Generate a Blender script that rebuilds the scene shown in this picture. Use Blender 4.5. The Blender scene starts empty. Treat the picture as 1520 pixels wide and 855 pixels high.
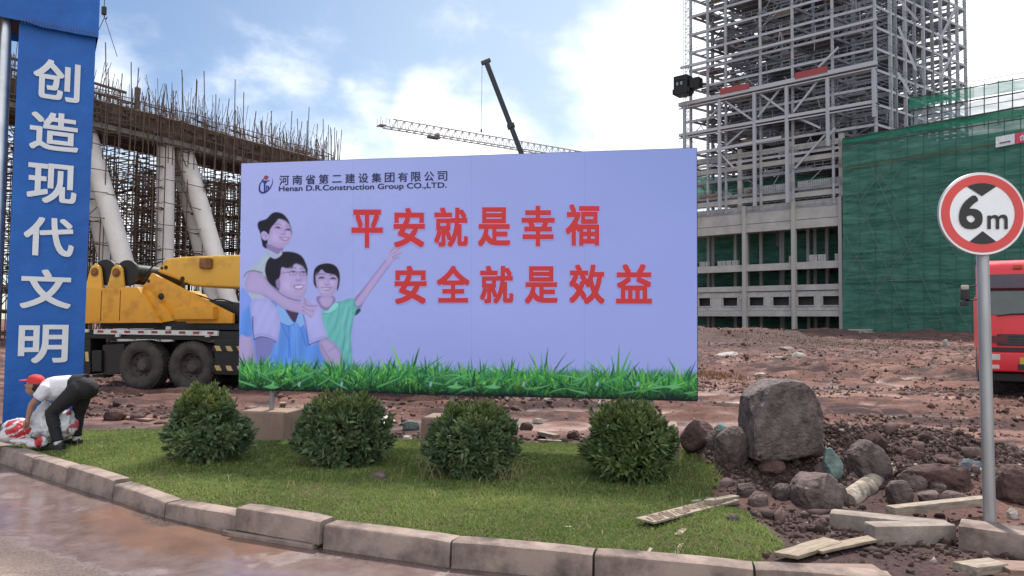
import bpy, bmesh, math, random
import numpy as np
from mathutils import Vector, Matrix, Quaternion
R = math.radians
SC = bpy.context.scene
COL = SC.collection
random.seed(7)

# ------------------------------------------------------------------ camera
F, CX, CY = 1100.0, 760.0, 427.5            # focal length and centre in photo pixels (1520 x 855)
EYE = Vector((0, 0, 1.6))
PITCH, ROLL = math.atan(52.5 / F), R(0.57)
_f = Vector((0, math.cos(PITCH), math.sin(PITCH)))
_u0 = Vector((0, -math.sin(PITCH), math.cos(PITCH)))
_r0 = Vector((1, 0, 0))
UP = _u0 * math.cos(ROLL) - _r0 * math.sin(ROLL)
RT = _r0 * math.cos(ROLL) + _u0 * math.sin(ROLL)
cam_d = bpy.data.cameras.new('camera')
cam = bpy.data.objects.new('camera', cam_d)
COL.objects.link(cam)
cam.matrix_world = Matrix(((RT.x, UP.x, -_f.x, EYE.x), (RT.y, UP.y, -_f.y, EYE.y), (RT.z, UP.z, -_f.z, EYE.z), (0, 0, 0, 1)))
cam_d.sensor_width = 36.0
cam_d.lens = 36.0 * F / 1520.0
cam_d.clip_start, cam_d.clip_end = 0.05, 4000
SC.camera = cam

# ------------------------------------------------------------------ light
SUN_EL, SUN_AZ = R(57), R(8)                 # azimuth measured from +Y towards +X
SKY_STRENGTH, SUN_STRENGTH, EXPOSURE = 0.065, 3.3, 0.93
sun_dir = Vector((math.sin(SUN_AZ) * math.cos(SUN_EL), math.cos(SUN_AZ) * math.cos(SUN_EL), math.sin(SUN_EL)))
ld = bpy.data.lights.new('sun', 'SUN')
ld.energy, ld.angle, ld.color = SUN_STRENGTH, R(5.0), (1.0, 0.94, 0.86)
lo = bpy.data.objects.new('sun', ld)
lo.rotation_euler = sun_dir.to_track_quat('Z', 'Y').to_euler()
lo.location = (0, 20, 60)
COL.objects.link(lo)
vs = SC.view_settings
SC.display_settings.display_device = 'sRGB'
vs.view_transform = 'Standard'; vs.look = 'None'; vs.exposure = EXPOSURE; vs.gamma = 1; vs.use_curve_mapping = False
try:
    SC.cycles.max_bounces = 6; SC.cycles.transparent_max_bounces = 16
    SC.cycles.use_denoising = True
except Exception:
    pass


def ray(px, py):
    x, y = (px - CX) / F, (py - CY) / F
    return (_f + RT * x - UP * y)


def at_z(px, py, z):
    d = ray(px, py)
    return EYE + d * ((z - EYE.z) / d.z)


def at_y(px, py, Y):
    d = ray(px, py)
    return EYE + d * (Y / d.y)


def project(co):
    """world points (n,3) -> photo pixels"""
    r = np.asarray(co, float) - np.array(EYE)
    a, b, c = r @ np.array(RT), r @ np.array(UP), r @ np.array(_f)
    return CX + F * a / c, CY - F * b / c


class Plane:
    """vertical plane through o with horizontal direction u; uv() gives metres along u and height"""
    def __init__(s, o, u):
        s.o = Vector((o[0], o[1], 0)); s.u = Vector((u[0], u[1], 0)).normalized()
        s.n = Vector((s.u.y, -s.u.x, 0))        # towards the camera when u points right

    def hit(s, px, py, off=0.0):
        d = ray(px, py); o = s.o + s.n * off
        t = (o - EYE).dot(s.n) / d.dot(s.n)
        return EYE + d * t

    def uv(s, px, py, off=0.0):
        h = s.hit(px, py, off)
        return (h - s.o).dot(s.u), h.z

    def P(s, u, z, off=0.0):
        p = s.o + s.u * u + s.n * off
        return Vector((p.x, p.y, z))

    def rot(s):
        return math.atan2(s.u.y, s.u.x)


# ------------------------------------------------------------------ numpy noise
_rng = np.random.RandomState(11)
_PERM = _rng.permutation(4096)
_VAL = _rng.rand(4096)


def _h(ix, iy, iz):
    return _VAL[_PERM[(_PERM[(_PERM[ix & 4095] + iy) & 4095] + iz) & 4095]]


def vnoise(p):
    p = np.asarray(p, float)
    i = np.floor(p).astype(int); f = p - i
    f = f * f * (3 - 2 * f)
    x, y, z = i[..., 0], i[..., 1], i[..., 2]
    a, b, c = f[..., 0], f[..., 1], f[..., 2]
    def L(u, v, t): return u + (v - u) * t
    return L(L(L(_h(x, y, z), _h(x + 1, y, z), a), L(_h(x, y + 1, z), _h(x + 1, y + 1, z), a), b),
             L(L(_h(x, y, z + 1), _h(x + 1, y, z + 1), a), L(_h(x, y + 1, z + 1), _h(x + 1, y + 1, z + 1), a), b), c) * 2 - 1


def fbm(p, oct=4, lac=2.1, gain=0.5):
    p = np.asarray(p, float); s = 0; a = 1.0; t = 0
    for k in range(oct):
        s = s + a * vnoise(p + 17.3 * k); t += a; a *= gain; p = p * lac
    return s / t


# ------------------------------------------------------------------ materials
def srgb(r, g, b):
    def f(c):
        c /= 255.0
        return c / 12.92 if c <= 0.04045 else ((c + 0.055) / 1.055) ** 2.4
    return (f(r), f(g), f(b))


MATS = {}


def mat(name, col, rough=0.6, metal=0.0, var=0.18, scale=3.0, bump=0.15, bscale=25.0, col2=None, spec=0.4, stretch=(1, 1, 1),
        lo=0.35, hi=0.68, dist=0.02, alpha=1.0):
    if name in MATS: return MATS[name]
    m = bpy.data.materials.new(name); m.use_nodes = True
    nt = m.node_tree; N = nt.nodes; L = nt.links
    b = N['Principled BSDF']
    b.inputs['Roughness'].default_value = rough; b.inputs['Metallic'].default_value = metal
    b.inputs['Specular IOR Level'].default_value = spec
    if alpha < 1: b.inputs['Alpha'].default_value = alpha
    tc = N.new('ShaderNodeTexCoord'); mp = N.new('ShaderNodeMapping'); mp.inputs['Scale'].default_value = stretch
    L.new(tc.outputs['Object'], mp.inputs['Vector'])
    n1 = N.new('ShaderNodeTexNoise'); n1.inputs['Scale'].default_value = scale; n1.inputs['Detail'].default_value = 8; n1.inputs['Roughness'].default_value = 0.65
    L.new(mp.outputs[0], n1.inputs['Vector'])
    rp = N.new('ShaderNodeValToRGB')
    c2 = col2 or tuple(min(1, c * (1 + var)) for c in col)
    c1 = col if col2 else tuple(c * (1 - var) for c in col)
    rp.color_ramp.elements[0].color = (*c1, 1); rp.color_ramp.elements[0].position = lo
    rp.color_ramp.elements[1].color = (*c2, 1); rp.color_ramp.elements[1].position = hi
    L.new(n1.outputs['Fac'], rp.inputs['Fac']); L.new(rp.outputs['Color'], b.inputs['Base Color'])
    # roughness breakup
    mr = N.new('ShaderNodeMapRange'); mr.inputs[3].default_value = max(0.05, rough - 0.12); mr.inputs[4].default_value = min(1, rough + 0.12)
    L.new(n1.outputs['Fac'], mr.inputs[0]); L.new(mr.outputs[0], b.inputs['Roughness'])
    if bump > 0:
        n2 = N.new('ShaderNodeTexNoise'); n2.inputs['Scale'].default_value = bscale; n2.inputs['Detail'].default_value = 6
        L.new(mp.outputs[0], n2.inputs['Vector'])
        bp = N.new('ShaderNodeBump'); bp.inputs['Strength'].default_value = bump; bp.inputs['Distance'].default_value = dist
        L.new(n2.outputs['Fac'], bp.inputs['Height']); L.new(bp.outputs[0], b.inputs['Normal'])
    MATS[name] = m
    return m


def attr_mat(name, attr='Col', rough=0.6, spec=0.3, bump=0.0, bscale=30, translucent=0.0):
    if name in MATS: return MATS[name]
    m = bpy.data.materials.new(name); m.use_nodes = True
    nt = m.node_tree; N = nt.nodes; L = nt.links; b = N['Principled BSDF']
    b.inputs['Roughness'].default_value = rough; b.inputs['Specular IOR Level'].default_value = spec
    a = N.new('ShaderNodeAttribute'); a.attribute_name = attr
    L.new(a.outputs['Color'], b.inputs['Base Color'])
    if bump:
        tc = N.new('ShaderNodeTexCoord'); n2 = N.new('ShaderNodeTexNoise'); n2.inputs['Scale'].default_value = bscale; n2.inputs['Detail'].default_value = 6
        L.new(tc.outputs['Object'], n2.inputs['Vector'])
        bp = N.new('ShaderNodeBump'); bp.inputs['Strength'].default_value = bump; bp.inputs['Distance'].default_value = 0.02
        L.new(n2.outputs['Fac'], bp.inputs['Height']); L.new(bp.outputs[0], b.inputs['Normal'])
    if translucent:
        t = N.new('ShaderNodeBsdfTranslucent'); mx = N.new('ShaderNodeMixShader'); mx.inputs[0].default_value = translucent
        L.new(a.outputs['Color'], t.inputs['Color'])
        L.new(b.outputs[0], mx.inputs[1]); L.new(t.outputs[0], mx.inputs[2]); L.new(mx.outputs[0], N['Material Output'].inputs['Surface'])
    MATS[name] = m
    return m


# ------------------------------------------------------------------ mesh builder
class MB:
    def __init__(s): s.v = []; s.f = []; s.n = 0; s.mi = []; s.cur = 0

    def add(s, vs, fs):
        k = s.n; vs = [tuple(v) for v in vs]
        s.v += vs; s.n += len(vs); s.f += [tuple(i + k for i in f) for f in fs]; s.mi += [s.cur] * len(fs)
        return s

    def box(s, x0, y0, z0, x1, y1, z1):
        return s.add([(x0, y0, z0), (x1, y0, z0), (x1, y1, z0), (x0, y1, z0), (x0, y0, z1), (x1, y0, z1), (x1, y1, z1), (x0, y1, z1)],
                     [(0, 3, 2, 1), (4, 5, 6, 7), (0, 1, 5, 4), (1, 2, 6, 5), (2, 3, 7, 6), (3, 0, 4, 7)])

    def obox(s, c, ax, ay, az):
        """box with centre c and half-axis vectors"""
        c, ax, ay, az = map(Vector, (c, ax, ay, az)); V = []
        for k in (-1, 1):
            for (i, j) in ((-1, -1), (1, -1), (1, 1), (-1, 1)): V.append(c + ax * i + ay * j + az * k)
        return s.add(V, [(0, 3, 2, 1), (4, 5, 6, 7), (0, 1, 5, 4), (1, 2, 6, 5), (2, 3, 7, 6), (3, 0, 4, 7)])

    def bar(s, a, b, w, h=None, up=(0, 0, 1)):
        a, b = Vector(a), Vector(b); h = h or w; d = (b - a)
        if d.length < 1e-6: return s
        dn = d.normalized(); up = Vector(up)
        if abs(dn.dot(up)) > 0.98: up = Vector((0, 1, 0))
        sx = dn.cross(up).normalized(); sz = sx.cross(dn)
        return s.obox((a + b) / 2, d / 2, sx * w / 2, sz * h / 2)

    def tube(s, pts, r, n=10, caps=True):
        pts = [Vector(p) for p in pts]; m = len(pts)
        rs = r if isinstance(r, (list, tuple)) else [r] * m
        V = []; Fc = []; prev = None
        for i, p in enumerate(pts):
            d = (pts[min(i + 1, m - 1)] - pts[max(i - 1, 0)]).normalized()
            if prev is None:
                ref = Vector((0, 0, 1)) if abs(d.z) < 0.9 else Vector((1, 0, 0))
                x = d.cross(ref).normalized()
            else:
                x = (prev - d * prev.dot(d)).normalized()
            prev = x; y = d.cross(x)
            for k in range(n):
                a = 2 * math.pi * k / n
                V.append(p + (x * math.cos(a) + y * math.sin(a)) * rs[i])
        for i in range(m - 1):
            for k in range(n):
                Fc.append((i * n + k, i * n + (k + 1) % n, (i + 1) * n + (k + 1) % n, (i + 1) * n + k))
        if caps: Fc += [tuple(range(n))[::-1], tuple((m - 1) * n + k for k in range(n))]
        return s.add(V, Fc)

    def prism(s, poly, a, b, fn):
        """polygon of (u,z) extruded from depth a to b; fn(u,z,depth) -> point"""
        n = len(poly)
        V = [fn(u, z, a) for u, z in poly] + [fn(u, z, b) for u, z in poly]
        Fc = [tuple(range(n)), tuple(range(2 * n - 1, n - 1, -1))] + [(i, i + n, (i + 1) % n + n, (i + 1) % n) for i in range(n)]
        return s.add(V, Fc)

    def lathe(s, prof, c, ax, n=32):
        """profile (r, t) revolved about axis ax through c"""
        c, ax = Vector(c), Vector(ax).normalized()
        ref = Vector((0, 0, 1)) if abs(ax.z) < 0.9 else Vector((1, 0, 0))
        x = ax.cross(ref).normalized(); y = ax.cross(x); V = []; Fc = []; m = len(prof)
        for r, t in prof:
            for k in range(n):
                a = 2 * math.pi * k / n
                V.append(c + ax * t + (x * math.cos(a) + y * math.sin(a)) * r)
        for i in range(m - 1):
            for k in range(n):
                Fc.append((i * n + k, i * n + (k + 1) % n, (i + 1) * n + (k + 1) % n, (i + 1) * n + k))
        return s.add(V, Fc)

    def mesh(s, name, mats, smooth=None, bevel=0.0, seg=2, fix=True, xf=None):
        me = bpy.data.meshes.new(name)
        vs = s.v if xf is None else [tuple(xf @ Vector(v)) for v in s.v]
        me.from_pydata(vs, [], s.f)
        for m_ in (mats if isinstance(mats, (list, tuple)) else [mats]): me.materials.append(m_)
        if any(s.mi): me.polygons.foreach_set('material_index', s.mi)
        if fix or bevel:
            bm = bmesh.new(); bm.from_mesh(me)
            if fix: bmesh.ops.recalc_face_normals(bm, faces=bm.faces)
            if bevel:
                es = [e for e in bm.edges if len(e.link_faces) == 2 and e.calc_face_angle(0) > R(28)]
                bmesh.ops.bevel(bm, geom=es, offset=bevel, segments=seg, affect='EDGES', profile=0.6, clamp_overlap=True)
            bm.to_mesh(me); bm.free()
        if smooth is not None:
            me.polygons.foreach_set('use_smooth', [True] * len(me.polygons))
            me.set_sharp_from_angle(angle=R(smooth))
        me.update()
        return me


def chain(o):
    M = Matrix.Identity(4)
    while o: M = o.matrix_basis @ M; o = o.parent
    return M


def link(name, me, parent=None):
    o = bpy.data.objects.new(name, me); COL.objects.link(o)
    if parent: o.parent = parent
    return o


def put(name, mb, m, parent=None, world=True, **kw):
    """link a builder as ONE mesh object; world coordinates are turned into the parent's"""
    xf = chain(parent).inverted() if (parent and world) else None
    return link(name, mb.mesh(name, m, xf=xf, **kw), parent)


def tag(o, label=None, cat=None, group=None, kind=None):
    if label: o['label'] = label
    if cat: o['category'] = cat
    if group: o['group'] = group
    if kind: o['kind'] = kind
    return o


def thing(name, label, cat, loc=(0, 0, 0), rz=0.0, group=None):
    o = bpy.data.objects.new(name, None); COL.objects.link(o); o.location = loc; o.rotation_euler = (0, 0, rz)
    o.empty_display_size = 0.2
    return tag(o, label, cat, group)


def solo(name, label, cat, mb, m, loc, group=None, **kw):
    """a thing that is one mesh; its origin sits at loc"""
    me = mb.mesh(name, m, xf=Matrix.Translation(-Vector(loc)), **kw)
    o = link(name, me); o.location = loc
    return tag(o, label, cat, group)


def np_mesh(name, V, Fa, m, col=None, smooth=False):
    """numpy verts (n,3), faces (k,3|4), optional per-vertex colours"""
    me = bpy.data.meshes.new(name)
    V = np.ascontiguousarray(V, np.float32); Fa = np.ascontiguousarray(Fa, np.int32); k = Fa.shape[1]
    me.vertices.add(len(V)); me.vertices.foreach_set('co', V.ravel())
    me.loops.add(Fa.size); me.loops.foreach_set('vertex_index', Fa.ravel())
    me.polygons.add(len(Fa)); me.polygons.foreach_set('loop_start', np.arange(0, Fa.size, k, dtype=np.int32))
    me.polygons.foreach_set('loop_total', np.full(len(Fa), k, np.int32))
    if smooth: me.polygons.foreach_set('use_smooth', np.ones(len(Fa), bool))
    me.update(calc_edges=True); me.validate()
    if col is not None:
        a = me.color_attributes.new('Col', 'FLOAT_COLOR', 'POINT')
        c = np.ones((len(V), 4), np.float32); c[:, :3] = col
        a.data.foreach_set('color', c.ravel())
    if m: me.materials.append(m)
    return me


# ------------------------------------------------------------------ lettering
def text_shape(txt, offset=0.0):
    """outline of a word as 2-D triangles: (verts, faces)"""
    cu = bpy.data.curves.new('lettering', 'FONT'); cu.body = txt; cu.size = 1.0; cu.offset = offset; cu.resolution_u = 6
    cu.fill_mode = 'FRONT' if hasattr(cu, 'fill_mode') else cu.fill_mode
    o = bpy.data.objects.new('lettering', cu); COL.objects.link(o)
    dg = bpy.context.evaluated_depsgraph_get()
    me = bpy.data.meshes.new_from_object(o.evaluated_get(dg))
    V = np.array([v.co[:2] for v in me.vertices]).reshape(-1, 2); Fc = [tuple(p.vertices) for p in me.polygons]
    bpy.data.meshes.remove(me); bpy.data.objects.remove(o); bpy.data.curves.remove(cu)
    return V, Fc


def text_quad(mb, pl, txt, quad, off, bold=0.0, grow=0.0):
    """lay a word on a plane inside a quad of photo pixels (tl, tr, br, bl); strokes are thickened by
    laying the outline several times, each copy a hair above the last"""
    V, Fc = text_shape(txt)
    if not len(V): return
    lo_, hi_ = V.min(0) - bold, V.max(0) + bold
    c = [np.array(pl.uv(*q, off)) for q in quad]; b_ = bold + grow
    rings = [(0, 0)] + ([(b_ * f * x, b_ * f * y) for f in ((1.0, 0.5) if b_ > 0.03 else (1.0,)) for x, y in ((-1, -1), (0, -1), (1, -1), (1, 0), (1, 1), (0, 1), (-1, 1), (-1, 0))] if b_ else [])
    for i, (dx, dy) in enumerate(rings):
        out = []
        for a, b in (V + np.array([dx, dy]) - lo_) / (hi_ - lo_):
            t = c[3] * (1 - a) + c[2] * a; h = c[0] * (1 - a) + c[1] * a
            u, z = t * (1 - b) + h * b
            out.append(pl.P(u, z, off + i * 0.00004))
        mb.add(out, Fc)


def text_shape_on(mb, pl, txt, u0, u1, z0, z1, off, bold):
    """a word in an upright box of plane metres"""
    V, Fc = text_shape(txt); lo_, hi_ = V.min(0) - bold, V.max(0) + bold
    for i, (dx, dy) in enumerate([(0, 0)] + [(bold * x, bold * y) for x, y in ((-1, -1), (0, -1), (1, -1), (1, 0), (1, 1), (0, 1), (-1, 1), (-1, 0))]):
        U = (V + np.array([dx, dy]) - lo_) / (hi_ - lo_)
        mb.add([pl.P(u0 + (u1 - u0) * a, z0 + (z1 - z0) * b, off + i * 0.0001) for a, b in U], Fc)


def smooth_poly(pts, n=6, closed=True):
    P = [np.array(p, float) for p in pts]; m = len(P); out = []
    for i in range(m if closed else m - 1):
        p0, p1, p2, p3 = (P[(i - 1) % m], P[i], P[(i + 1) % m], P[(i + 2) % m]) if closed else (P[max(i - 1, 0)], P[i], P[i + 1], P[min(i + 2, m - 1)])
        for k in range(n):
            t = k / n
            out.append(0.5 * ((2 * p1) + (-p0 + p2) * t + (2 * p0 - 5 * p1 + 4 * p2 - p3) * t * t + (-p0 + 3 * p1 - 3 * p2 + p3) * t ** 3))
    if not closed: out.append(P[-1])
    return np.array(out)

# ------------------------------------------------------------------ sky
W = bpy.data.worlds.new('World'); SC.world = W; W.use_nodes = True
nt = W.node_tree; N = nt.nodes; L = nt.links
bg = N['Background']
sky = N.new('ShaderNodeTexSky'); sky.sky_type = 'NISHITA'; sky.sun_disc = False
sky.sun_elevation = SUN_EL; sky.sun_rotation = SUN_AZ; sky.altitude = 600; sky.air_density = 1.0; sky.dust_density = 0.5; sky.ozone_density = 3.2


def wmath(op, a, b=None, clamp=False):
    n = N.new('ShaderNodeMath'); n.operation = op; n.use_clamp = clamp
    for i, x in enumerate((a, b)):
        if x is None: continue
        if isinstance(x, (int, float)): n.inputs[i].default_value = x
        else: L.new(x, n.inputs[i])
    return n.outputs[0]


tc = N.new('ShaderNodeTexCoord')
mp = N.new('ShaderNodeMapping'); mp.inputs['Scale'].default_value = (1, 1, 1.7); L.new(tc.outputs['Generated'], mp.inputs['Vector'])
n1 = N.new('ShaderNodeTexNoise'); n1.inputs['Scale'].default_value = 5.5; n1.inputs['Detail'].default_value = 9; n1.inputs['Roughness'].default_value = 0.6
n1.inputs['Distortion'].default_value = 0.25
L.new(mp.outputs[0], n1.inputs['Vector'])
nrm = N.new('ShaderNodeVectorMath'); nrm.operation = 'NORMALIZE'; L.new(tc.outputs['Generated'], nrm.inputs[0])
mask = None
# banks of cumulus: direction (photo pixel used only to note where in the sky), angular radius, weight; the unseen bank behind the camera is added to brighten camera-facing surfaces
for px, py, rad, wgt in ((1010, 170, 0.13, 0.95), (640, 180, 0.055, 0.95), (700, 235, 0.10, 0.95), (950, 215, 0.10, 0.9), (1290, 110, 0.27, 1.25), (1500, 60, 0.22, 1.2),
                         (545, 160, 0.05, 0.55), (430, 135, 0.07, 0.45), (330, 130, 0.03, 0.45), (165, 120, 0.05, 0.75), (230, 50, 0.03, 0.35),
                         (660, 20, 0.05, 0.35), (9999, 0, 0.95, 1.2), (500, 240, 0.09, 0.6), (860, 120, 0.10, 0.35), (520, 128, 0.02, 0.5), (250, 330, 0.22, 0.7)):
    d = ray(px, py).normalized() if px < 9000 else Vector((0.1, -0.75, 0.6)).normalized()
    vm = N.new('ShaderNodeVectorMath'); vm.operation = 'DISTANCE'; L.new(nrm.outputs[0], vm.inputs[0]); vm.inputs[1].default_value = d
    f = wmath('MULTIPLY', wmath('SUBTRACT', 1.0, wmath('DIVIDE', vm.outputs['Value'], rad * 1.6), True), wgt)
    mask = f if mask is None else wmath('MAXIMUM', mask, f)
m2 = wmath('ADD', mask, wmath('MULTIPLY', wmath('SUBTRACT', n1.outputs['Fac'], 0.55), 1.4))
mr = N.new('ShaderNodeMapRange'); mr.interpolation_type = 'SMOOTHSTEP'; mr.inputs[1].default_value = 0.06; mr.inputs[2].default_value = 0.80
L.new(m2, mr.inputs[0])
cm = N.new('ShaderNodeMix'); cm.data_type = 'RGBA'
veil = N.new('ShaderNodeMix'); veil.data_type = 'RGBA'; veil.inputs['Factor'].default_value = 0.10
vd = N.new('ShaderNodeVectorMath'); vd.operation = 'DISTANCE'; L.new(nrm.outputs[0], vd.inputs[0]); vd.inputs[1].default_value = ray(1000, 200).normalized()
vr = N.new('ShaderNodeMapRange'); vr.interpolation_type = 'SMOOTHSTEP'; vr.inputs[1].default_value = 0.75; vr.inputs[2].default_value = 0.05; vr.inputs[3].default_value = 0.06; vr.inputs[4].default_value = 0.72; L.new(vd.outputs['Value'], vr.inputs[0]); L.new(vr.outputs[0], veil.inputs['Factor'])
L.new(sky.outputs[0], veil.inputs['A']); veil.inputs['B'].default_value = (6.6, 8.0, 9.4, 1)
L.new(mr.outputs[0], cm.inputs['Factor']); L.new(veil.outputs['Result'], cm.inputs['A'])
cm.inputs['B'].default_value = (12.5, 12.7, 13.0, 1)
L.new(cm.outputs['Result'], bg.inputs['Color']); bg.inputs['Strength'].default_value = SKY_STRENGTH

# ------------------------------------------------------------------ the lie of the land
KERB_H = 0.17
_kb = [(-90, 664), (0, 686), (48, 703), (99, 720), (168, 741), (245, 767), (351, 792), (479, 813), (669, 842)]
KERB = [at_z(x, y, 0.0) for x, y in _kb]
KERB += [at_z(x, y, KERB_H) for x, y in ((881, 822), (1120, 843), (1330, 858), (1560, 866))]
_d = (KERB[0] - KERB[1]).normalized()
KERB = [KERB[0] + _d * 9.0] + KERB
_e = (KERB[-1] - KERB[-2]).normalized()
KERB.append(KERB[-1] + _e * 6)
KP = np.array([(p.x, p.y) for p in KERB])


def kerb_dist(X, Y):
    """signed distance to the kerb face, positive behind it (lawn side)"""
    best = np.full(X.shape, 1e9); sgn = np.ones(X.shape)
    for a, b in zip(KP[:-1], KP[1:]):
        d = b - a; l2 = d @ d
        t = np.clip(((X - a[0]) * d[0] + (Y - a[1]) * d[1]) / l2, 0, 1)
        dx, dy = X - a[0] - t * d[0], Y - a[1] - t * d[1]; ds = np.hypot(dx, dy)
        cr = d[0] * (Y - a[1]) - d[1] * (X - a[0])
        up = ds < best - 1e-9
        best = np.where(up, ds, best); sgn = np.where(up, np.where(cr >= 0, 1, -1), sgn)
    return best * sgn


def in_poly(X, Y, P):
    r = np.zeros(X.shape, bool); n = len(P)
    for i in range(n):
        (x0, y0), (x1, y1) = P[i], P[(i + 1) % n]
        if y0 == y1: continue
        c = ((y0 > Y) != (y1 > Y)) & (X < (x1 - x0) * (Y - y0) / (y1 - y0) + x0)
        r ^= c
    return r


def poly_dist(X, Y, P):
    best = np.full(X.shape, 1e9); n = len(P)
    for i in range(n):
        a, b = np.array(P[i]), np.array(P[(i + 1) % n]); d = b - a
        t = np.clip(((X - a[0]) * d[0] + (Y - a[1]) * d[1]) / (d @ d), 0, 1)
        best = np.minimum(best, np.hypot(X - a[0] - t * d[0], Y - a[1] - t * d[1]))
    return np.where(in_poly(X, Y, P), best, -best)


LZ = 0.13
_lw = [(-260, 628), (0, 634), (90, 637), (200, 637), (330, 640), (430, 652), (560, 652), (680, 657), (880, 656), (985, 668), (1046, 686), (1062, 712), (1050, 732),
       (1112, 757), (1150, 782), (1168, 803), (1100, 836), (1000, 860), (700, 830), (480, 780), (240, 745), (0, 690), (-300, 640)]
LAWN = [(p.x, p.y) for p in (at_z(x, y, LZ) for x, y in _lw)]


def blob(X, Y, px, py, rx, ry, h, z=0.1, pw=2.0):
    c = at_z(px, py, z)
    return h * np.exp(-(((X - c.x) / rx) ** 2 + ((Y - c.y) / ry) ** 2) ** (pw / 2))


def ruts(X, Y):
    """wheel tracks of lorries across the yard: (relief, darkness)"""
    base = 0 * X; mask = 0 * X
    for (ax, ay, bx, by, bend, w) in ((-14, 13.2, 30, 10.5, 0.7, 0.35), (-14, 15.0, 30, 12.4, 0.8, 0.35), (4, 40, 22, 15, -3, 0.4), (12, 19, 26, 30, -4, 0.4), (13.5, 18, 28, 28.5, -4, 0.4), (9, 22, 40, 17, 2.5, 0.35), (9, 24, 40, 19, 2.5, 0.35), (20, 45, 40, 21, -2, 0.45), (22.5, 46, 43, 22, -2, 0.45), (6, 41, 24.2, 15.5, -3, 0.4),
                                      (8, 60, 10, 20, 3, 0.35), (-2, 24, 34, 20, 1.5, 0.45), (-2, 26.2, 34, 22.2, 1.5, 0.45), (16, 55, 44, 24, 2, 0.5), (10, 30, 40, 33, 1, 0.5)):
        dx, dy = bx - ax, by - ay; l = math.hypot(dx, dy)
        t = ((X - ax) * dx + (Y - ay) * dy) / (l * l); s = (-(X - ax) * dy + (Y - ay) * dx) / l - bend * np.sin(np.clip(t, 0, 1) * math.pi)
        k = ((t > -0.02) & (t < 1.02)).astype(float)
        base = base + k * (-0.13 * np.exp(-(s / w) ** 2) * (1 + 0.3 * np.sin(t * l * 9)) + 0.10 * np.exp(-((np.abs(s) - w * 1.7) / (w * 0.6)) ** 2))
        mask = np.maximum(mask, k * np.exp(-(s / (w * 0.8)) ** 2))
    return base, mask


def land(X, Y):
    X = np.asarray(X, float); Y = np.asarray(Y, float)
    kd = kerb_dist(X, Y)
    Pn = np.stack([X, Y, np.zeros_like(X)], -1)
    far = np.clip((Y - 9) / 25, 0, 1)
    ld_ = poly_dist(X, Y, LAWN)
    lawn = np.clip(ld_ / 0.25 + 0.3, 0, 1)
    # dirt yard: rolling, churned, rutted
    base = 0.05 + 0.10 * fbm(Pn * np.array([0.10, 0.22, 1]), 4) * far * 1.6
    churn = fbm(Pn * np.array([1.0, 1.15, 1]), 5)
    base = base + np.abs(churn) * (0.07 + 0.24 * far) + 0.012 * fbm(Pn * 4.0, 3)
    base = base + ruts(X, Y)[0]
    # spoil heaps along the foot of the buildings
    heap = np.exp(-((Y - 92 - 0.25 * X) / 14.0) ** 2) * np.clip(0.9 + 1.2 * fbm(Pn * np.array([0.09, 0.12, 1]), 4), 0, 3)
    heap2 = np.exp(-((Y - 62) / 9.0) ** 2) * np.exp(-((X - 17) / 9.0) ** 2) * (1.3 + 1.2 * fbm(Pn * np.array([0.25, 0.3, 1]), 4))
    base = base + heap * np.clip((X - 8) / 12, 0, 1) + 0.9 * np.clip(heap2, 0, 2)
    base = base + np.clip((Y - 30) / 60, 0, 1) * 0.12 * fbm(Pn * np.array([0.6, 0.9, 1]), 3)
    # rubble bank to the right of the lawn
    bank = blob(X, Y, 1180, 700, 1.3, 0.9, 0.20) + blob(X, Y, 1300, 690, 1.5, 0.8, 0.22) + blob(X, Y, 1460, 700, 1.3, 0.9, 0.16) + blob(X, Y, 1090, 690, 0.7, 0.8, 0.09)
    bank = bank * (1 + 0.5 * fbm(Pn * 2.3, 4)) + np.clip(bank * 4, 0, 1) * 0.055 * fbm(Pn * 6.5, 4)
    base = base + bank
    strip = np.exp(-((Y - 9.4) / 0.7) ** 2) * 0.05 * (1 + fbm(Pn * 3, 4)) * (X < 3.4)
    base = base + strip
    near = np.clip((7.0 - Y) / 1.5, 0, 1)
    base = np.maximum(base, 0.09 * near)
    lz = LZ + 0.02 * fbm(Pn * 0.9, 3) + 0.010 * fbm(Pn * 5, 2) + blob(X, Y, 1030, 712, 0.34, 0.34, 0.10)
    z = base * (1 - lawn) + lz * lawn
    # tuck the soil under the kerb's top
    z = np.where(kd < 0.4, np.minimum(z, 0.075 + 0.16 * np.clip(kd, 0, 0.4)), z)
    rz = 0.006 * fbm(Pn * 0.8, 3) - 0.012 * np.exp(-((kd + 0.55) / 0.45) ** 2) + 0.01 * np.exp(-((kd + 1.55) / 0.25) ** 2)
    return np.where(kd < 0.05, rz, z)


def landz(x, y):
    return float(land(np.array([x]), np.array([y]))[0])


def hit(px, py):
    """where the sight line meets the ground"""
    z = 0.1
    for _ in range(25):
        p = at_z(px, py, z); z = 0.5 * z + 0.5 * landz(p.x, p.y)
    p = at_z(px, py, z); p.z = landz(p.x, p.y)
    return p


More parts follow.
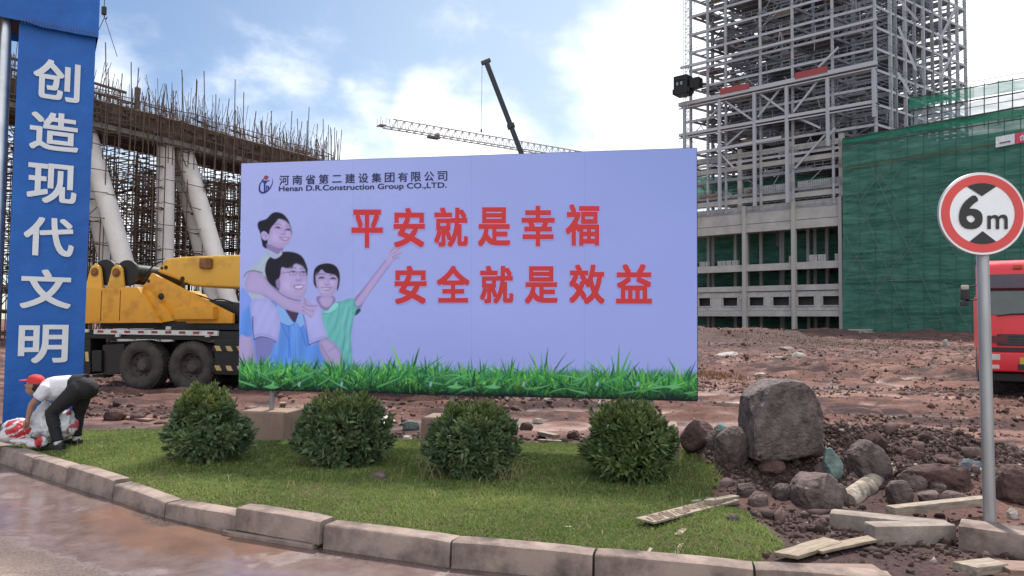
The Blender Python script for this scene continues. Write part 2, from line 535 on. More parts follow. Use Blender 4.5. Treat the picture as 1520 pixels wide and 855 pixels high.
def ground_material():
    m = bpy.data.materials.new('dirt'); m.use_nodes = True
    nt = m.node_tree; N = nt.nodes; L = nt.links; b = N['Principled BSDF']
    tc = N.new('ShaderNodeTexCoord')
    def noise(scale, st=(1, 1, 1), det=8, ro=0.62, dis=0.0):
        mp = N.new('ShaderNodeMapping'); mp.inputs['Scale'].default_value = st; L.new(tc.outputs['Object'], mp.inputs['Vector'])
        n = N.new('ShaderNodeTexNoise'); n.inputs['Scale'].default_value = scale; n.inputs['Detail'].default_value = det; n.inputs['Roughness'].default_value = ro
        n.inputs['Distortion'].default_value = dis
        L.new(mp.outputs[0], n.inputs['Vector']); return n.outputs['Fac']
    def ramp(f, els):
        r = N.new('ShaderNodeValToRGB'); e = r.color_ramp.elements
        e[0].position, e[0].color = els[0][0], (*els[0][1], 1); e[1].position, e[1].color = els[-1][0], (*els[-1][1], 1)
        for p_, c_ in els[1:-1]:
            x = e.new(p_); x.color = (*c_, 1)
        L.new(f, r.inputs['Fac']); return r.outputs['Color']
    def mix(f, a, c):
        x = N.new('ShaderNodeMix'); x.data_type = 'RGBA'
        if isinstance(f, float): x.inputs['Factor'].default_value = f
        else: L.new(f, x.inputs['Factor'])
        for s_, v in (('A', a), ('B', c)):
            if isinstance(v, tuple): x.inputs[s_].default_value = (*v, 1)
            else: L.new(v, x.inputs[s_])
        return x.outputs['Result']
    big = noise(0.22, (0.8, 1.2, 1), 9, 0.62, 0.4)
    med = noise(1.1, (0.8, 1.2, 1), 10, 0.70, 0.3)
    fine = noise(22, (1, 1, 1), 6, 0.7)
    c = ramp(med, [(0.36, (0.085, 0.050, 0.047)), (0.46, (0.150, 0.088, 0.074)), (0.54, (0.235, 0.145, 0.118)), (0.64, (0.32, 0.215, 0.175))])
    c2 = ramp(big, [(0.36, (0.085, 0.050, 0.046)), (0.50, (0.220, 0.110, 0.080)), (0.66, (0.300, 0.190, 0.150))])
    c = mix(0.42, c, c2)
    c = mix(ramp(noise(0.55, (0.9, 1.1, 1), 10, 0.72, 0.6), [(0.47, (0, 0, 0)), (0.56, (0.95, 0.95, 0.95))]), c, (0.060, 0.038, 0.040))
    c = mix(ramp(noise(0.62, (0.7, 1.2, 1), 10, 0.70, 0.5), [(0.51, (0, 0, 0)), (0.59, (0.85, 0.85, 0.85))]), c, (0.37, 0.245, 0.20))
    c = mix(ramp(fine, [(0.35, (0.45, 0.45, 0.45)), (0.65, (0.0, 0.0, 0.0))]), c, (0.055, 0.036, 0.034))
    a = N.new('ShaderNodeAttribute'); a.attribute_name = 'Col'
    sep = N.new('ShaderNodeSeparateColor'); L.new(a.outputs['Color'], sep.inputs[0])
    # r: dark damp rubble soil, g: lawn soil, b: wet film lying in hollows
    c = mix(sep.outputs[0], c, mix(ramp(fine, [(0.38, (0, 0, 0)), (0.66, (1, 1, 1))]), (0.050, 0.034, 0.034), (0.125, 0.088, 0.084)))
    c = mix(sep.outputs[1], c, mix(fine, (0.085, 0.095, 0.038), (0.15, 0.155, 0.065)))
    k_ = N.new('ShaderNodeMix'); k_.data_type = 'RGBA'; k_.blend_type = 'MULTIPLY'; k_.inputs['Factor'].default_value = 1.0; L.new(c, k_.inputs['A']); k_.inputs['B'].default_value = (0.86, 0.705, 0.685, 1); c = k_.outputs['Result']
    L.new(c, b.inputs['Base Color'])
    wet = N.new('ShaderNodeMapRange'); wet.inputs[3].default_value = 0.92; wet.inputs[4].default_value = 0.16
    L.new(sep.outputs[2], wet.inputs[0]); L.new(wet.outputs[0], b.inputs['Roughness']); b.inputs['Specular IOR Level'].default_value = 0.35
    bsum = N.new('ShaderNodeMath'); bsum.operation = 'ADD'; L.new(noise(9, (1, 1, 1), 9, 0.7), bsum.inputs[0]); L.new(noise(45, (1, 1, 1), 5, 0.7), bsum.inputs[1])
    bp = N.new('ShaderNodeBump'); bp.inputs['Distance'].default_value = 0.06
    st = N.new('ShaderNodeMapRange'); st.inputs[3].default_value = 0.7; st.inputs[4].default_value = 0.02
    L.new(sep.outputs[2], st.inputs[0]); L.new(st.outputs[0], bp.inputs['Strength'])
    L.new(bsum.outputs[0], bp.inputs['Height']); L.new(bp.outputs[0], b.inputs['Normal'])
    return m


def road_material():
    """concrete road: silty water along the kerb, a wet sheet, a gritty tide line, then dry pale concrete.
    attribute r = metres from the kerb / 3, g = how silty the gutter is"""
    m = bpy.data.materials.new('muddy concrete'); m.use_nodes = True
    nt = m.node_tree; N = nt.nodes; L = nt.links; b = N['Principled BSDF']
    tc = N.new('ShaderNodeTexCoord'); a = N.new('ShaderNodeAttribute'); a.attribute_name = 'Col'
    sep = N.new('ShaderNodeSeparateColor'); L.new(a.outputs['Color'], sep.inputs[0])
    def noise(scale, det=8, ro=0.65, dis=0.0):
        n = N.new('ShaderNodeTexNoise'); n.inputs['Scale'].default_value = scale; n.inputs['Detail'].default_value = det; n.inputs['Roughness'].default_value = ro; n.inputs['Distortion'].default_value = dis
        L.new(tc.outputs['Object'], n.inputs['Vector']); return n.outputs['Fac']
    def M(op, x, y=None, clamp=False):
        n = N.new('ShaderNodeMath'); n.operation = op; n.use_clamp = clamp
        for i_, v in enumerate((x, y)):
            if v is None: continue
            if isinstance(v, (int, float)): n.inputs[i_].default_value = v
            else: L.new(v, n.inputs[i_])
        return n.outputs[0]
    def ss(v, lo_, hi_):
        n = N.new('ShaderNodeMapRange'); n.interpolation_type = 'SMOOTHSTEP'; n.inputs[1].default_value = lo_; n.inputs[2].default_value = hi_; L.new(v, n.inputs[0]); return n.outputs[0]
    def ramp(f, p0, c0, p1, c1):
        r = N.new('ShaderNodeValToRGB'); e = r.color_ramp.elements; e[0].position = p0; e[0].color = (*c0, 1); e[1].position = p1; e[1].color = (*c1, 1)
        L.new(f, r.inputs['Fac']); return r.outputs['Color']
    def mix(f, x, y):
        k = N.new('ShaderNodeMix'); k.data_type = 'RGBA'
        if isinstance(f, float): k.inputs['Factor'].default_value = f
        else: L.new(f, k.inputs['Factor'])
        for s_, v in (('A', x), ('B', y)):
            if isinstance(v, tuple): k.inputs[s_].default_value = (*v, 1)
            else: L.new(v, k.inputs[s_])
        return k.outputs['Result']
    k = M('ADD', M('MULTIPLY', sep.outputs[0], 3.0), M('ADD', M('MULTIPLY', M('SUBTRACT', noise(1.3, 9, 0.6, 0.3), 0.5), 0.9), M('MULTIPLY', M('SUBTRACT', noise(9, 6, 0.7), 0.5), 0.22)))
    grit = noise(120, 3, 0.7); spk = noise(55, 4, 0.75)
    dry = ramp(noise(1.1, 9, 0.7), 0.34, (0.25, 0.175, 0.145), 0.66, (0.40, 0.305, 0.25))
    dry = mix(ramp(spk, 0.44, (0.75, 0.75, 0.75), 0.62, (0, 0, 0)), dry, (0.17, 0.125, 0.11))
    dry = mix(ramp(grit, 0.58, (0, 0, 0), 0.70, (0.55, 0.55, 0.55)), dry, (0.50, 0.42, 0.36))
    sheet = ramp(noise(4.0, 8, 0.7), 0.36, (0.12, 0.082, 0.076), 0.66, (0.20, 0.145, 0.135))
    silt = ramp(noise(2.0, 8, 0.65), 0.35, (0.140, 0.085, 0.066), 0.68, (0.205, 0.112, 0.080))
    tide = ramp(spk, 0.38, (0.045, 0.032, 0.030), 0.66, (0.16, 0.115, 0.10))
    wet = ss(k, 1.12, 1.00); line = M('MULTIPLY', ss(k, 0.92, 1.10), ss(k, 1.50, 1.18)); gut = ss(M('ADD', sep.outputs[1], M('MULTIPLY', M('SUBTRACT', noise(3.2, 8, 0.65), 0.5), 0.7)), 0.36, 0.70)
    c = mix(wet, dry, sheet); c = mix(gut, c, silt); c = mix(M('MULTIPLY', line, 0.8), c, tide)
    foot = ss(k, 0.12, 0.02); c = mix(foot, c, tide)
    L.new(c, b.inputs['Base Color'])
    pool = M('MULTIPLY', wet, M('SUBTRACT', 1.0, M('MULTIPLY', line, 0.9), True)); pool = M('MULTIPLY', pool, ss(noise(1.6, 7, 0.55), 0.28, 0.46)); pool = M('MAXIMUM', pool, gut)
    mr = N.new('ShaderNodeMapRange'); mr.inputs[3].default_value = 0.85; mr.inputs[4].default_value = 0.10; L.new(pool, mr.inputs[0]); L.new(mr.outputs[0], b.inputs['Roughness'])
    bp = N.new('ShaderNodeBump'); bp.inputs['Distance'].default_value = 0.012
    st = N.new('ShaderNodeMapRange'); st.inputs[3].default_value = 0.9; st.inputs[4].default_value = 0.03; L.new(pool, st.inputs[0]); L.new(st.outputs[0], bp.inputs['Strength'])
    L.new(M('ADD', spk, noise(18, 6, 0.7)), bp.inputs['Height']); L.new(bp.outputs[0], b.inputs['Normal'])
    return m


def build_land():
    nr, nc = 470, 620
    Yr = np.concatenate([np.geomspace(1.2, 3.6, 24)[:-1], np.geomspace(3.6, 130, nr - 60), np.geomspace(130, 1500, 38)[1:]])
    t = np.linspace(-1, 1, nc); T = 1.35 * (0.75 * t + 0.25 * t ** 3)
    Yg, Tg = np.meshgrid(Yr, T, indexing='ij'); Xg = Tg * (Yg + 1.5)
    Z = land(Xg, Yg); nr = len(Yr)
    V = np.stack([Xg, Yg, Z], -1).reshape(-1, 3)
    i = np.arange(nr - 1)[:, None] * nc + np.arange(nc - 1)[None]
    Fq = np.stack([i, i + 1, i + nc + 1, i + nc], -1).reshape(-1, 4)
    X, Y = V[:, 0], V[:, 1]; kd = kerb_dist(X, Y)
    Pn = np.stack([X, Y, 0 * X], -1)
    # ground
    ldv = poly_dist(X, Y, LAWN)
    lawn = np.clip(ldv / 0.12 + 0.3 + 0.5 * fbm(Pn * 4, 3), 0, 1)
    rub = np.zeros(len(X))
    for px, py, rx, ry in ((1180, 700, 1.7, 1.15), (1320, 690, 1.8, 1.0), (1470, 700, 1.7, 1.1), (1080, 680, 0.9, 1.0), (1250, 770, 1.6, 0.8), (1450, 790, 1.5, 0.8), (1300, 830, 1.3, 0.5), (1500, 840, 1.2, 0.5)):
        rub = np.maximum(rub, blob(X, Y, px, py, rx, ry, 1.0, 0.15, 4.0))
    rub = np.maximum(rub, 0.75 * np.exp(-((Y - 9.5) / 0.8) ** 2) * (X < 3.6) * (X > -7))
    rub = np.maximum(rub, np.clip(land_dark(X, Y), 0, 1.0)); rub = np.maximum(rub, 0.75 * ruts(X, Y)[1] * (Y > 9.5) * np.clip(0.8 + 1.5 * fbm(Pn * 0.5, 3), 0, 1))
    rub = np.clip(rub * (0.95 + 0.9 * fbm(Pn * 1.8, 4) * (Y < 12) + 0.9 * fbm(Pn * np.array([0.25, 0.35, 1]), 4) * (Y >= 12)), 0, 1)
    zl = V[:, 2]; zs = 0.05 + 0.16 * fbm(Pn * np.array([0.10, 0.22, 1]), 4) * np.clip((Y - 9) / 25, 0, 1)
    wet = np.clip((zs + 0.03 - zl) / 0.05, 0, 1) * (Y > 9.8) * (fbm(Pn * np.array([0.12, 0.3, 1]) + 5, 3) > -0.05)
    wet = np.clip(wet, 0, 0.85)
    colg = np.stack([rub, lawn, wet], -1)
    # road
    _mud = at_z(270, 785, 0)
    colr = np.stack([np.clip(-kd / 3, 0, 1), np.clip(1.25 - np.hypot(X - _mud.x, Y - _mud.y) / 1.6, 0, 1) * np.clip(1.6 + kd / 0.55, 0, 1), 0 * kd], -1)
    fk = kd[Fq].mean(1); road_f = Fq[fk < 0.06]; land_f = Fq[fk >= 0.02]
    def sub(Fa, cols, name, m):
        u, inv = np.unique(Fa, return_inverse=True)
        o = link(name, np_mesh(name, V[u], inv.reshape(-1, 4), m, cols[u], True)); tag(o, kind='structure')
        return o
    sub(road_f, colr, 'road', road_material()); sub(land_f, colg, 'ground', ground_material())


def land_dark(X, Y):
    """freshly dug dark earth: the heaps before the buildings"""
    Pn = np.stack([X, Y, 0 * X], -1)
    a = 1.3 * np.exp(-((Y - 58) / 13.0) ** 2) * np.exp(-((X - 17) / 11.0) ** 2) + 0.9 * np.exp(-((Y - 92 - 0.25 * X) / 12.0) ** 2) * (X > 8)
    b = np.clip(fbm(Pn * np.array([0.07, 0.16, 1]) + 9, 4) * 2.2 - 0.1, 0, 1) * np.clip((Y - 14) / 10, 0, 1)
    return np.maximum(a, b)


build_land()

# ------------------------------------------------------------------ kerb stones
M_KERB = mat('weathered kerb concrete', (0.060, 0.043, 0.037), 0.88, var=0.3, scale=2.6, bump=0.5, bscale=34, col2=(0.30, 0.228, 0.196), lo=0.37, hi=0.62, dist=0.01)


def kerb_point(i_f):
    i = min(int(i_f), len(KERB) - 2); return KERB[i].lerp(KERB[i + 1], i_f - i)


def kerb_stone(a, b, dz0, dz1, label, dn=0.0, h=0.22):
    """one stone between two points of the kerb face; dz lifts its ends"""
    a, b = Vector(a), Vector(b); d = (b - a).normalized(); n = Vector((-d.y, d.x, 0)); g = 0.008
    if dz0 > 0.03: h = 0.165
    a, b = a + d * g + n * dn, b - d * g + n * dn
    mb = MB(); W_ = 0.155; zt = KERB_H
    prof = [(-0.012, zt - h), (0.0, zt - 0.022), (0.006, zt - 0.007), (0.020, zt), (0.06, zt + 0.001), (W_ - 0.01, zt), (W_, zt - 0.012), (W_, zt - h)]
    V = []; k = len(prof); ns = 7; rs = random.Random(label)
    for j in range(ns):
        t = j / (ns - 1); p = a.lerp(b, t); lift = dz0 + (dz1 - dz0) * t
        e = 0.006 if j in (0, ns - 1) else 0
        for q, (w_, z_) in enumerate(prof):
            wv = rs.uniform(-0.0025, 0.0025)
            V.append((p.x + n.x * (w_ + wv), p.y + n.y * (w_ + wv), z_ + lift - e * (1 if 2 <= q <= 5 else 0) + rs.uniform(-0.002, 0.002)))
    Fc = [(j * k + q, j * k + (q + 1) % k, (j + 1) * k + (q + 1) % k, (j + 1) * k + q) for j in range(ns - 1) for q in range(k)]
    Fc += [tuple(range(k)), tuple((ns - 1) * k + q for q in range(k))[::-1]]
    mb.add(V, Fc)
    return solo('kerb_stone', label, 'kerb stone', mb, M_KERB, (a.x, a.y, 0), 'kerb stones along the lawn', smooth=32)


kerb_labels = [
    (1, 2, 0, 0, 'kerb stone cut by the left photo edge, below the red and white bag', 0),
    (2, 3, 0.0, 0, 'short kerb stone beside the bending worker and his sack', 0),
    (3, 4, 0.0, 0.0, 'level kerb stone just right of the worker, before the step down', 0),
    (4, 5, 0.015, 0.0, 'long level kerb stone whose right end stands above the sunken one', 0),
    (5, 6, -0.03, -0.05, 'sunken kerb stone tilted down, left of the leftmost bush', 0.0),
    (6, 7, -0.055, -0.03, 'low kerb stone in front of the leftmost bush, lower than the raised one beside it', 0.0),
    (7, 8, 0.034, 0.022, 'raised kerb stone resting on a thin slab, in front of second bush', -0.02),
    (8, 9, -0.005, 0.0, 'kerb stone in front of the gap between second and third bush', 0),
    (9, 10, 0.0, 0.0, 'kerb stone in front of third bush with dark stained face', 0),
    (10, 11, 0.0, 0.0, 'kerb stone below the cracked board lying on the lawn', 0),
    (11, 12, 0.0, 0.0, 'rightmost kerb stone along the bottom edge under the plank scraps', 0)]
for a, b, d0, d1, lab, dn in kerb_labels: kerb_stone(KERB[a], KERB[b], d0, d1, lab, dn)
_p, _q = KERB[7], KERB[8]; _dd = (_q - _p).normalized(); _nn = Vector((-_dd.y, _dd.x, 0))
mb = MB(); mb.obox((_p.lerp(_q, 0.42) - _nn * 0.005) + Vector((0, 0, 0.010)), _dd * 0.42, _nn * 0.055, Vector((0, 0, 0.016)))
solo('stone_slab', 'thin grey slab wedged beneath the raised kerb stone', 'slab', mb, M_KERB, (_p.x, _p.y, 0), bevel=0.005)

# ------------------------------------------------------------------ lawn
def rand_in_lawn(n, rs):
    P = np.array(LAWN); lo_, hi_ = P.min(0), P.max(0); lo_[0] = max(lo_[0], -9.5)
    out = []; c = 0
    while c < n:
        q = lo_ + rs.rand(n * 2, 2) * (hi_ - lo_)
        e = poly_dist(q[:, 0], q[:, 1], LAWN) + 0.16 * fbm(np.stack([q[:, 0] * 3, q[:, 1] * 3, 0 * q[:, 0]], -1), 3)
        k = (e > 0.0) & (kerb_dist(q[:, 0], q[:, 1]) > 0.165)
        out.append(q[k]); c += k.sum()
    return np.concatenate(out)[:n]


def build_grass(n=190000):
    rs = np.random.RandomState(3)
    q = rand_in_lawn(n, rs); X, Y = q[:, 0], q[:, 1]
    Pn = np.stack([X, Y, 0 * X], -1)
    patch = fbm(Pn * 1.1, 4); tuft = fbm(Pn * 7, 2)
    keep = rs.rand(n) < np.clip(0.95 + 0.9 * fbm(Pn * 1.7 + 40, 3), 0.25, 1)
    X, Y, patch, tuft = X[keep], Y[keep], patch[keep], tuft[keep]; n = len(X)
    Z = land(X, Y) - 0.004
    h = (0.017 + 0.022 * rs.rand(n)) * (1 + 0.5 * tuft) * (1 + 0.35 * patch)
    long_ = rs.rand(n) < 0.0015; h = np.where(long_, 0.06 + 0.05 * rs.rand(n), h)
    w = 0.0032 + 0.0035 * rs.rand(n)
    a = rs.rand(n) * 2 * np.pi; tilt = 0.25 + 0.75 * rs.rand(n); b = rs.rand(n) * 2 * np.pi
    sx, sy = np.cos(a) * w, np.sin(a) * w
    mx, my = np.cos(b) * h * tilt * 0.35, np.sin(b) * h * tilt * 0.35
    V = np.stack([np.stack([X - sx, Y - sy, Z], -1), np.stack([X + sx, Y + sy, Z], -1),
                  np.stack([X + mx + sx * .7, Y + my + sy * .7, Z + h * 0.62], -1), np.stack([X + mx - sx * .7, Y + my - sy * .7, Z + h * 0.62], -1),
                  np.stack([X + mx * 2.6, Y + my * 2.6, Z + h * (1.1 - 0.35 * tilt)], -1)], 1).reshape(-1, 3)
    i = np.arange(n)[:, None] * 5
    F3 = np.concatenate([i + [0, 1, 2], i + [0, 2, 3], i + [3, 2, 4]])
    g1, g2, dry = np.array([0.130, 0.195, 0.052]), np.array([0.27, 0.330, 0.105]), np.array([0.34, 0.29, 0.15])
    t = np.clip(0.45 + 0.9 * patch + 0.25 * tuft + 0.25 * rs.randn(n), 0, 1)[:, None]
    C = g1 * (1 - t) + g2 * t
    d = ((rs.rand(n) < 0.06) | long_)[:, None]; C = np.where(d, dry * (0.7 + 0.5 * rs.rand(n)[:, None]), C)
    C = np.repeat(C, 5, 0)
    o = link('lawn_grass', np_mesh('lawn_grass', V, F3, attr_mat('grass blade', rough=0.6, translucent=0.35), C))
    tag(o, 'short yellow-green mown lawn between the kerb and the billboard', 'grass', kind='stuff')


build_grass()

# ------------------------------------------------------------------ clipped shrubs
M_LEAF = attr_mat('shrub leaf', rough=0.42, spec=0.4, translucent=0.18)
M_TWIG = mat('twig bark', (0.09, 0.06, 0.04), 0.9, bscale=60)


def leaf_cloud(shoots, rs, ln, wd, cols, nper=15, droop=0.5):
    """shoots: list of (tip, axis, scale, colour index 0..1)"""
    V = []; C = []; Fc = []
    pat = np.array([[0, 1, 4], [0, 4, 2], [4, 1, 3], [2, 4, 3]])
    for (tip, ax, sc, t) in shoots:
        ax = ax / np.linalg.norm(ax); ref = np.array([0, 0, 1.0]) if abs(ax[2]) < 0.9 else np.array([1.0, 0, 0])
        ux = np.cross(ax, ref); ux /= np.linalg.norm(ux); uy = np.cross(ax, ux)
        for k in range(nper):
            ph = k * 2.4 + rs.rand() * 0.6; f = k / nper
            el = 0.15 + 1.15 * f + 0.25 * rs.randn()
            rad = np.cos(ph) * ux + np.sin(ph) * uy
            d = ax * math.cos(el) + rad * math.sin(el)
            base = tip - ax * (0.075 * f * sc) + rs.randn(3) * 0.004
            L_ = ln * sc * (0.6 + 0.55 * rs.rand()) * (0.7 + 0.4 * f); w = wd * sc * (0.8 + 0.4 * rs.rand())
            side = np.cross(d, rad * math.cos(el) - ax * math.sin(el)); side /= (np.linalg.norm(side) + 1e-9)
            nrm = np.cross(side, d)
            mid = base + d * L_ * 0.5
            tp = base + d * L_ - np.array([0, 0, 1]) * L_ * droop * 0.35 * rs.rand()
            i = len(V)
            V += [base, mid + side * w + nrm * w * 0.35, mid - side * w + nrm * w * 0.35, tp, mid]
            Fc.append(pat + i)
            c = cols[0] * (1 - t) + cols[1] * t; c = c * (0.7 + 0.6 * rs.rand())
            C += [c] * 5
    return np.array(V), np.concatenate(Fc), np.array(C)


def shrub(px, py, wpx, hpx, seed, label, top_cols, body_cols, topping=0.3, lop=0.0, small_top=False):
    rs = np.random.RandomState(seed)
    c = hit(px, py); sc = c.y / F
    c.y += 0.30; c.z = landz(c.x, c.y)
    rx, H = wpx * sc / 2, hpx * sc * 1.02; ry = rx * 0.92
    t = thing('shrub', label, 'shrub', c, 0, 'round clipped shrubs on the lawn')
    shoots = []
    n = 560
    for k in range(n):
        z = rs.rand() ** 0.8; a = rs.rand() * 2 * np.pi
        ox = -0.16 * rx if (small_top and z > 0.5) else 0.0
        prof = (1 - max(0, z - 0.42) ** 2 * 2.6) ** 0.5 if z > 0.42 else 0.80 + 0.2 * math.sin(z / 0.42 * math.pi / 2)
        if small_top: prof = prof * (1.0 if z < 0.5 else 0.80 if z < 0.62 else 0.72)
        prof = max(prof, 0.12) * (1.0 if rs.rand() > 0.08 else 1.12)
        lump = 1 + 0.26 * vnoise(np.array([[math.cos(a) * 2.2 + seed, math.sin(a) * 2.2, z * 3.5]]))[0]
        r = prof * lump * (1 if k < n * 0.72 else 0.45 + 0.4 * rs.rand())
        p = np.array([math.cos(a) * r * rx * 0.90 + lop * z * rx + ox, math.sin(a) * r * ry * 0.90, 0.05 + z * (H - 0.13) * (1 + 0.04 * rs.randn())])
        out = np.array([math.cos(a), math.sin(a), 0]) * (1.1 - 0.75 * z) + np.array([0, 0, 0.35 + 0.9 * z]) + rs.randn(3) * 0.22
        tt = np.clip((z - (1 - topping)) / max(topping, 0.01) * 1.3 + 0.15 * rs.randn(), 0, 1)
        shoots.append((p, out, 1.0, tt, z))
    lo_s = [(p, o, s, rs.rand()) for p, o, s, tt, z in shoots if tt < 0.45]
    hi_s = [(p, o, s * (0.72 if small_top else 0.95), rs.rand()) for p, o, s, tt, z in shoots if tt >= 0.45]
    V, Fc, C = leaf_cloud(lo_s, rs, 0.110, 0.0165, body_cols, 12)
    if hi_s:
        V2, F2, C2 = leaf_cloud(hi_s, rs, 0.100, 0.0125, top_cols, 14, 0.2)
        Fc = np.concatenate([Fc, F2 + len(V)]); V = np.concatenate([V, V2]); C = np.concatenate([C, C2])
    link('foliage', np_mesh('foliage', V, Fc, M_LEAF, C), t)
    mb = MB()
    for k in range(26):
        a = rs.rand() * 6.28; r = rs.rand() * 0.6
        mb.tube([(0.03 * math.cos(a), 0.03 * math.sin(a), -0.03), (math.cos(a) * r * rx * 0.5, math.sin(a) * r * ry * 0.5, H * 0.4), (math.cos(a) * r * rx, math.sin(a) * r * ry, H * 0.8)],
                [0.012, 0.007, 0.003], 5)
    put('stem', mb, M_TWIG, t, world=False)
    return t


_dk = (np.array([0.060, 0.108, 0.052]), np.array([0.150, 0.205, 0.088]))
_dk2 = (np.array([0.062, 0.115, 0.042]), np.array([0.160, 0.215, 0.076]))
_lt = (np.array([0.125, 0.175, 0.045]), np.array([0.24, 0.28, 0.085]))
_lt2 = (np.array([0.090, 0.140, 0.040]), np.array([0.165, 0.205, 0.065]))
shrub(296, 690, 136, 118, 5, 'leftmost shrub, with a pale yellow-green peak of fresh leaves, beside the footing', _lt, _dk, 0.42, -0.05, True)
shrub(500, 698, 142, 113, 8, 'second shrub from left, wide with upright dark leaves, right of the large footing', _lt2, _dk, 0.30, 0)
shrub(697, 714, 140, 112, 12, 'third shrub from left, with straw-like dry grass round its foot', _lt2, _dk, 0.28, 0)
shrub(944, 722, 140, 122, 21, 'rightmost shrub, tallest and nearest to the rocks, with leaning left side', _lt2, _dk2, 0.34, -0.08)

# dry stalks at the foot of the third shrub
c0 = hit(690, 712); mb = MB(); rs = random.Random(4)
for k in range(46):
    x = c0.x + rs.uniform(-0.45, 0.55); y = c0.y + rs.uniform(-0.12, 0.12); z = landz(x, y); a = rs.uniform(-1, 1)
    h = rs.uniform(0.10, 0.30); dx = a * h * 0.9
    mb.tube([(x, y, z), (x + dx * 0.5, y - 0.03, z + h * 0.8), (x + dx, y - 0.05 - 0.05 * rs.random(), z + h * rs.uniform(0.5, 1.0))], [0.0024, 0.002, 0.0012], 4)
tag(put('dry_grass', mb, mat('dry straw', (0.30, 0.26, 0.14), 0.8, bump=0)), 'dry straw stalks tangled at the foot of the third shrub', 'grass', kind='stuff')

# ------------------------------------------------------------------ stones
def hull_rock(name, pts, m, seed, rough, cell, chips=5):
    """broken stone: the hull of a few corner points, its faces cut fine and roughened"""
    bm = bmesh.new()
    for p in pts: bm.verts.new(p)
    r = bmesh.ops.convex_hull(bm, input=bm.verts)
    bmesh.ops.delete(bm, geom=[v for v in bm.verts if not v.link_faces], context='VERTS')
    bmesh.ops.bevel(bm, geom=list(bm.edges), offset=cell * 1.5, segments=2, affect='EDGES', clamp_overlap=True)
    for _ in range(6):
        es = [e for e in bm.edges if e.calc_length() > cell]
        if not es or len(bm.verts) > 9000: break
        bmesh.ops.subdivide_edges(bm, edges=es, cuts=1); bmesh.ops.triangulate(bm, faces=[f for f in bm.faces if len(f.verts) > 3])
    bmesh.ops.triangulate(bm, faces=bm.faces); bmesh.ops.smooth_vert(bm, verts=bm.verts, factor=0.5, use_axis_x=True, use_axis_y=True, use_axis_z=True)
    bm.normal_update(); bm.verts.ensure_lookup_table(); bm.verts.index_update()
    P = np.array([v.co[:] for v in bm.verts]); Nn = np.array([v.normal[:] for v in bm.verts]); Fc = np.array([[v.index for v in f.verts] for f in bm.faces]); bm.free()
    s = np.abs(P).max(); Q = P / s
    rc = np.random.RandomState(seed + 77)
    for _ in range(chips):              # flat fracture faces
        n_ = rc.randn(3); n_ /= np.linalg.norm(n_); e = Q @ n_; e = e - e.max() * rc.uniform(0.80, 0.93); Q = Q - np.where(e > 0, e * 0.92, 0)[:, None] * n_
    P = Q * s
    d = 0.55 * fbm(Q * 1.5 + seed, 4) + 0.8 * (0.25 - np.abs(fbm(Q * 3.2 + seed, 4))) + 0.30 * fbm(Q * 12 + seed, 3)
    P = P + Nn * (d * rough * s)[:, None]
    return np_mesh(name, P, Fc, m, smooth=True)


def rock_mesh(name, sx, sy, sz, seed, m, cuts=7, rough=0.10, **kw):
    rs = np.random.RandomState(seed * 7 + 1); n = 13 + cuts
    k = np.arange(n) + 0.5; ph = np.arccos(1 - 2 * k / n); th = math.pi * (1 + 5 ** 0.5) * k
    P = np.stack([np.cos(th) * np.sin(ph), np.sin(th) * np.sin(ph), np.cos(ph)], -1) + rs.randn(n, 3) * 0.24
    P /= np.linalg.norm(P, axis=1, keepdims=True); P = np.sign(P) * np.abs(P) ** 0.85
    P = P / np.abs(P).max(0)
    return hull_rock(name, P * np.array([sx, sy, sz]), m, seed, rough * 0.9, max(sx, sz) * 0.09)


M_BOULD = mat('dark pitted basalt', (0.062, 0.047, 0.046), 0.92, scale=9, bump=1.0, bscale=30, col2=(0.205, 0.160, 0.152), lo=0.36, hi=0.70, dist=0.03)
M_ROCKR = mat('red brown rock', (0.050, 0.027, 0.025), 0.92, scale=5, bump=1.0, bscale=24, col2=(0.120, 0.070, 0.060), dist=0.03)
M_ROCKG = mat('grey brown rock', (0.052, 0.037, 0.036), 0.9, scale=7, bump=1.0, bscale=26, col2=(0.150, 0.112, 0.105), dist=0.03)
M_ROCKB = mat('bluish grey rock', (0.075, 0.085, 0.10), 0.9, scale=6, bump=0.8, bscale=24, col2=(0.15, 0.165, 0.185), dist=0.03)
M_TEAL = mat('pale green rock', (0.075, 0.115, 0.108), 0.85, scale=8, bump=0.9, bscale=26, col2=(0.22, 0.29, 0.27), dist=0.025)
M_ROCKP = mat('pinkish rock', (0.085, 0.058, 0.056), 0.9, scale=5, bump=1.0, bscale=22, col2=(0.195, 0.145, 0.137), dist=0.03)
M_PALE = mat('pale broken concrete', (0.30, 0.275, 0.25), 0.9, scale=6, bump=0.6, bscale=24, col2=(0.48, 0.44, 0.40), dist=0.02)


def rock(name, cat, label, box, m, seed, dy=0.8, rot=0.0, tilt=0.0, roll=0.0, sink=0.15, group=None, **kw):
    """a stone whose outline fills a box of photo pixels, standing where the box's foot meets the ground"""
    x0, y0, x1, y1 = box
    p = hit((x0 + x1) / 2, y1 - 0.10 * (y1 - y0)); s = p.y / F
    sx, sz = (x1 - x0) * s / 2, (y1 - y0) * s / 2 * (1 + sink)
    p.y += sx * dy * 0.5
    top = at_y((x0 + x1) / 2, y0, p.y).z
    me = rock_mesh(name, sx * 1.04, sx * dy, sz, seed, m, **kw)
    o = link(name, me); o.location = (p.x, p.y, top - sz * (1 if not tilt else 0.96)); o.rotation_euler = (roll, tilt, rot)
    return tag(o, label, cat, group)


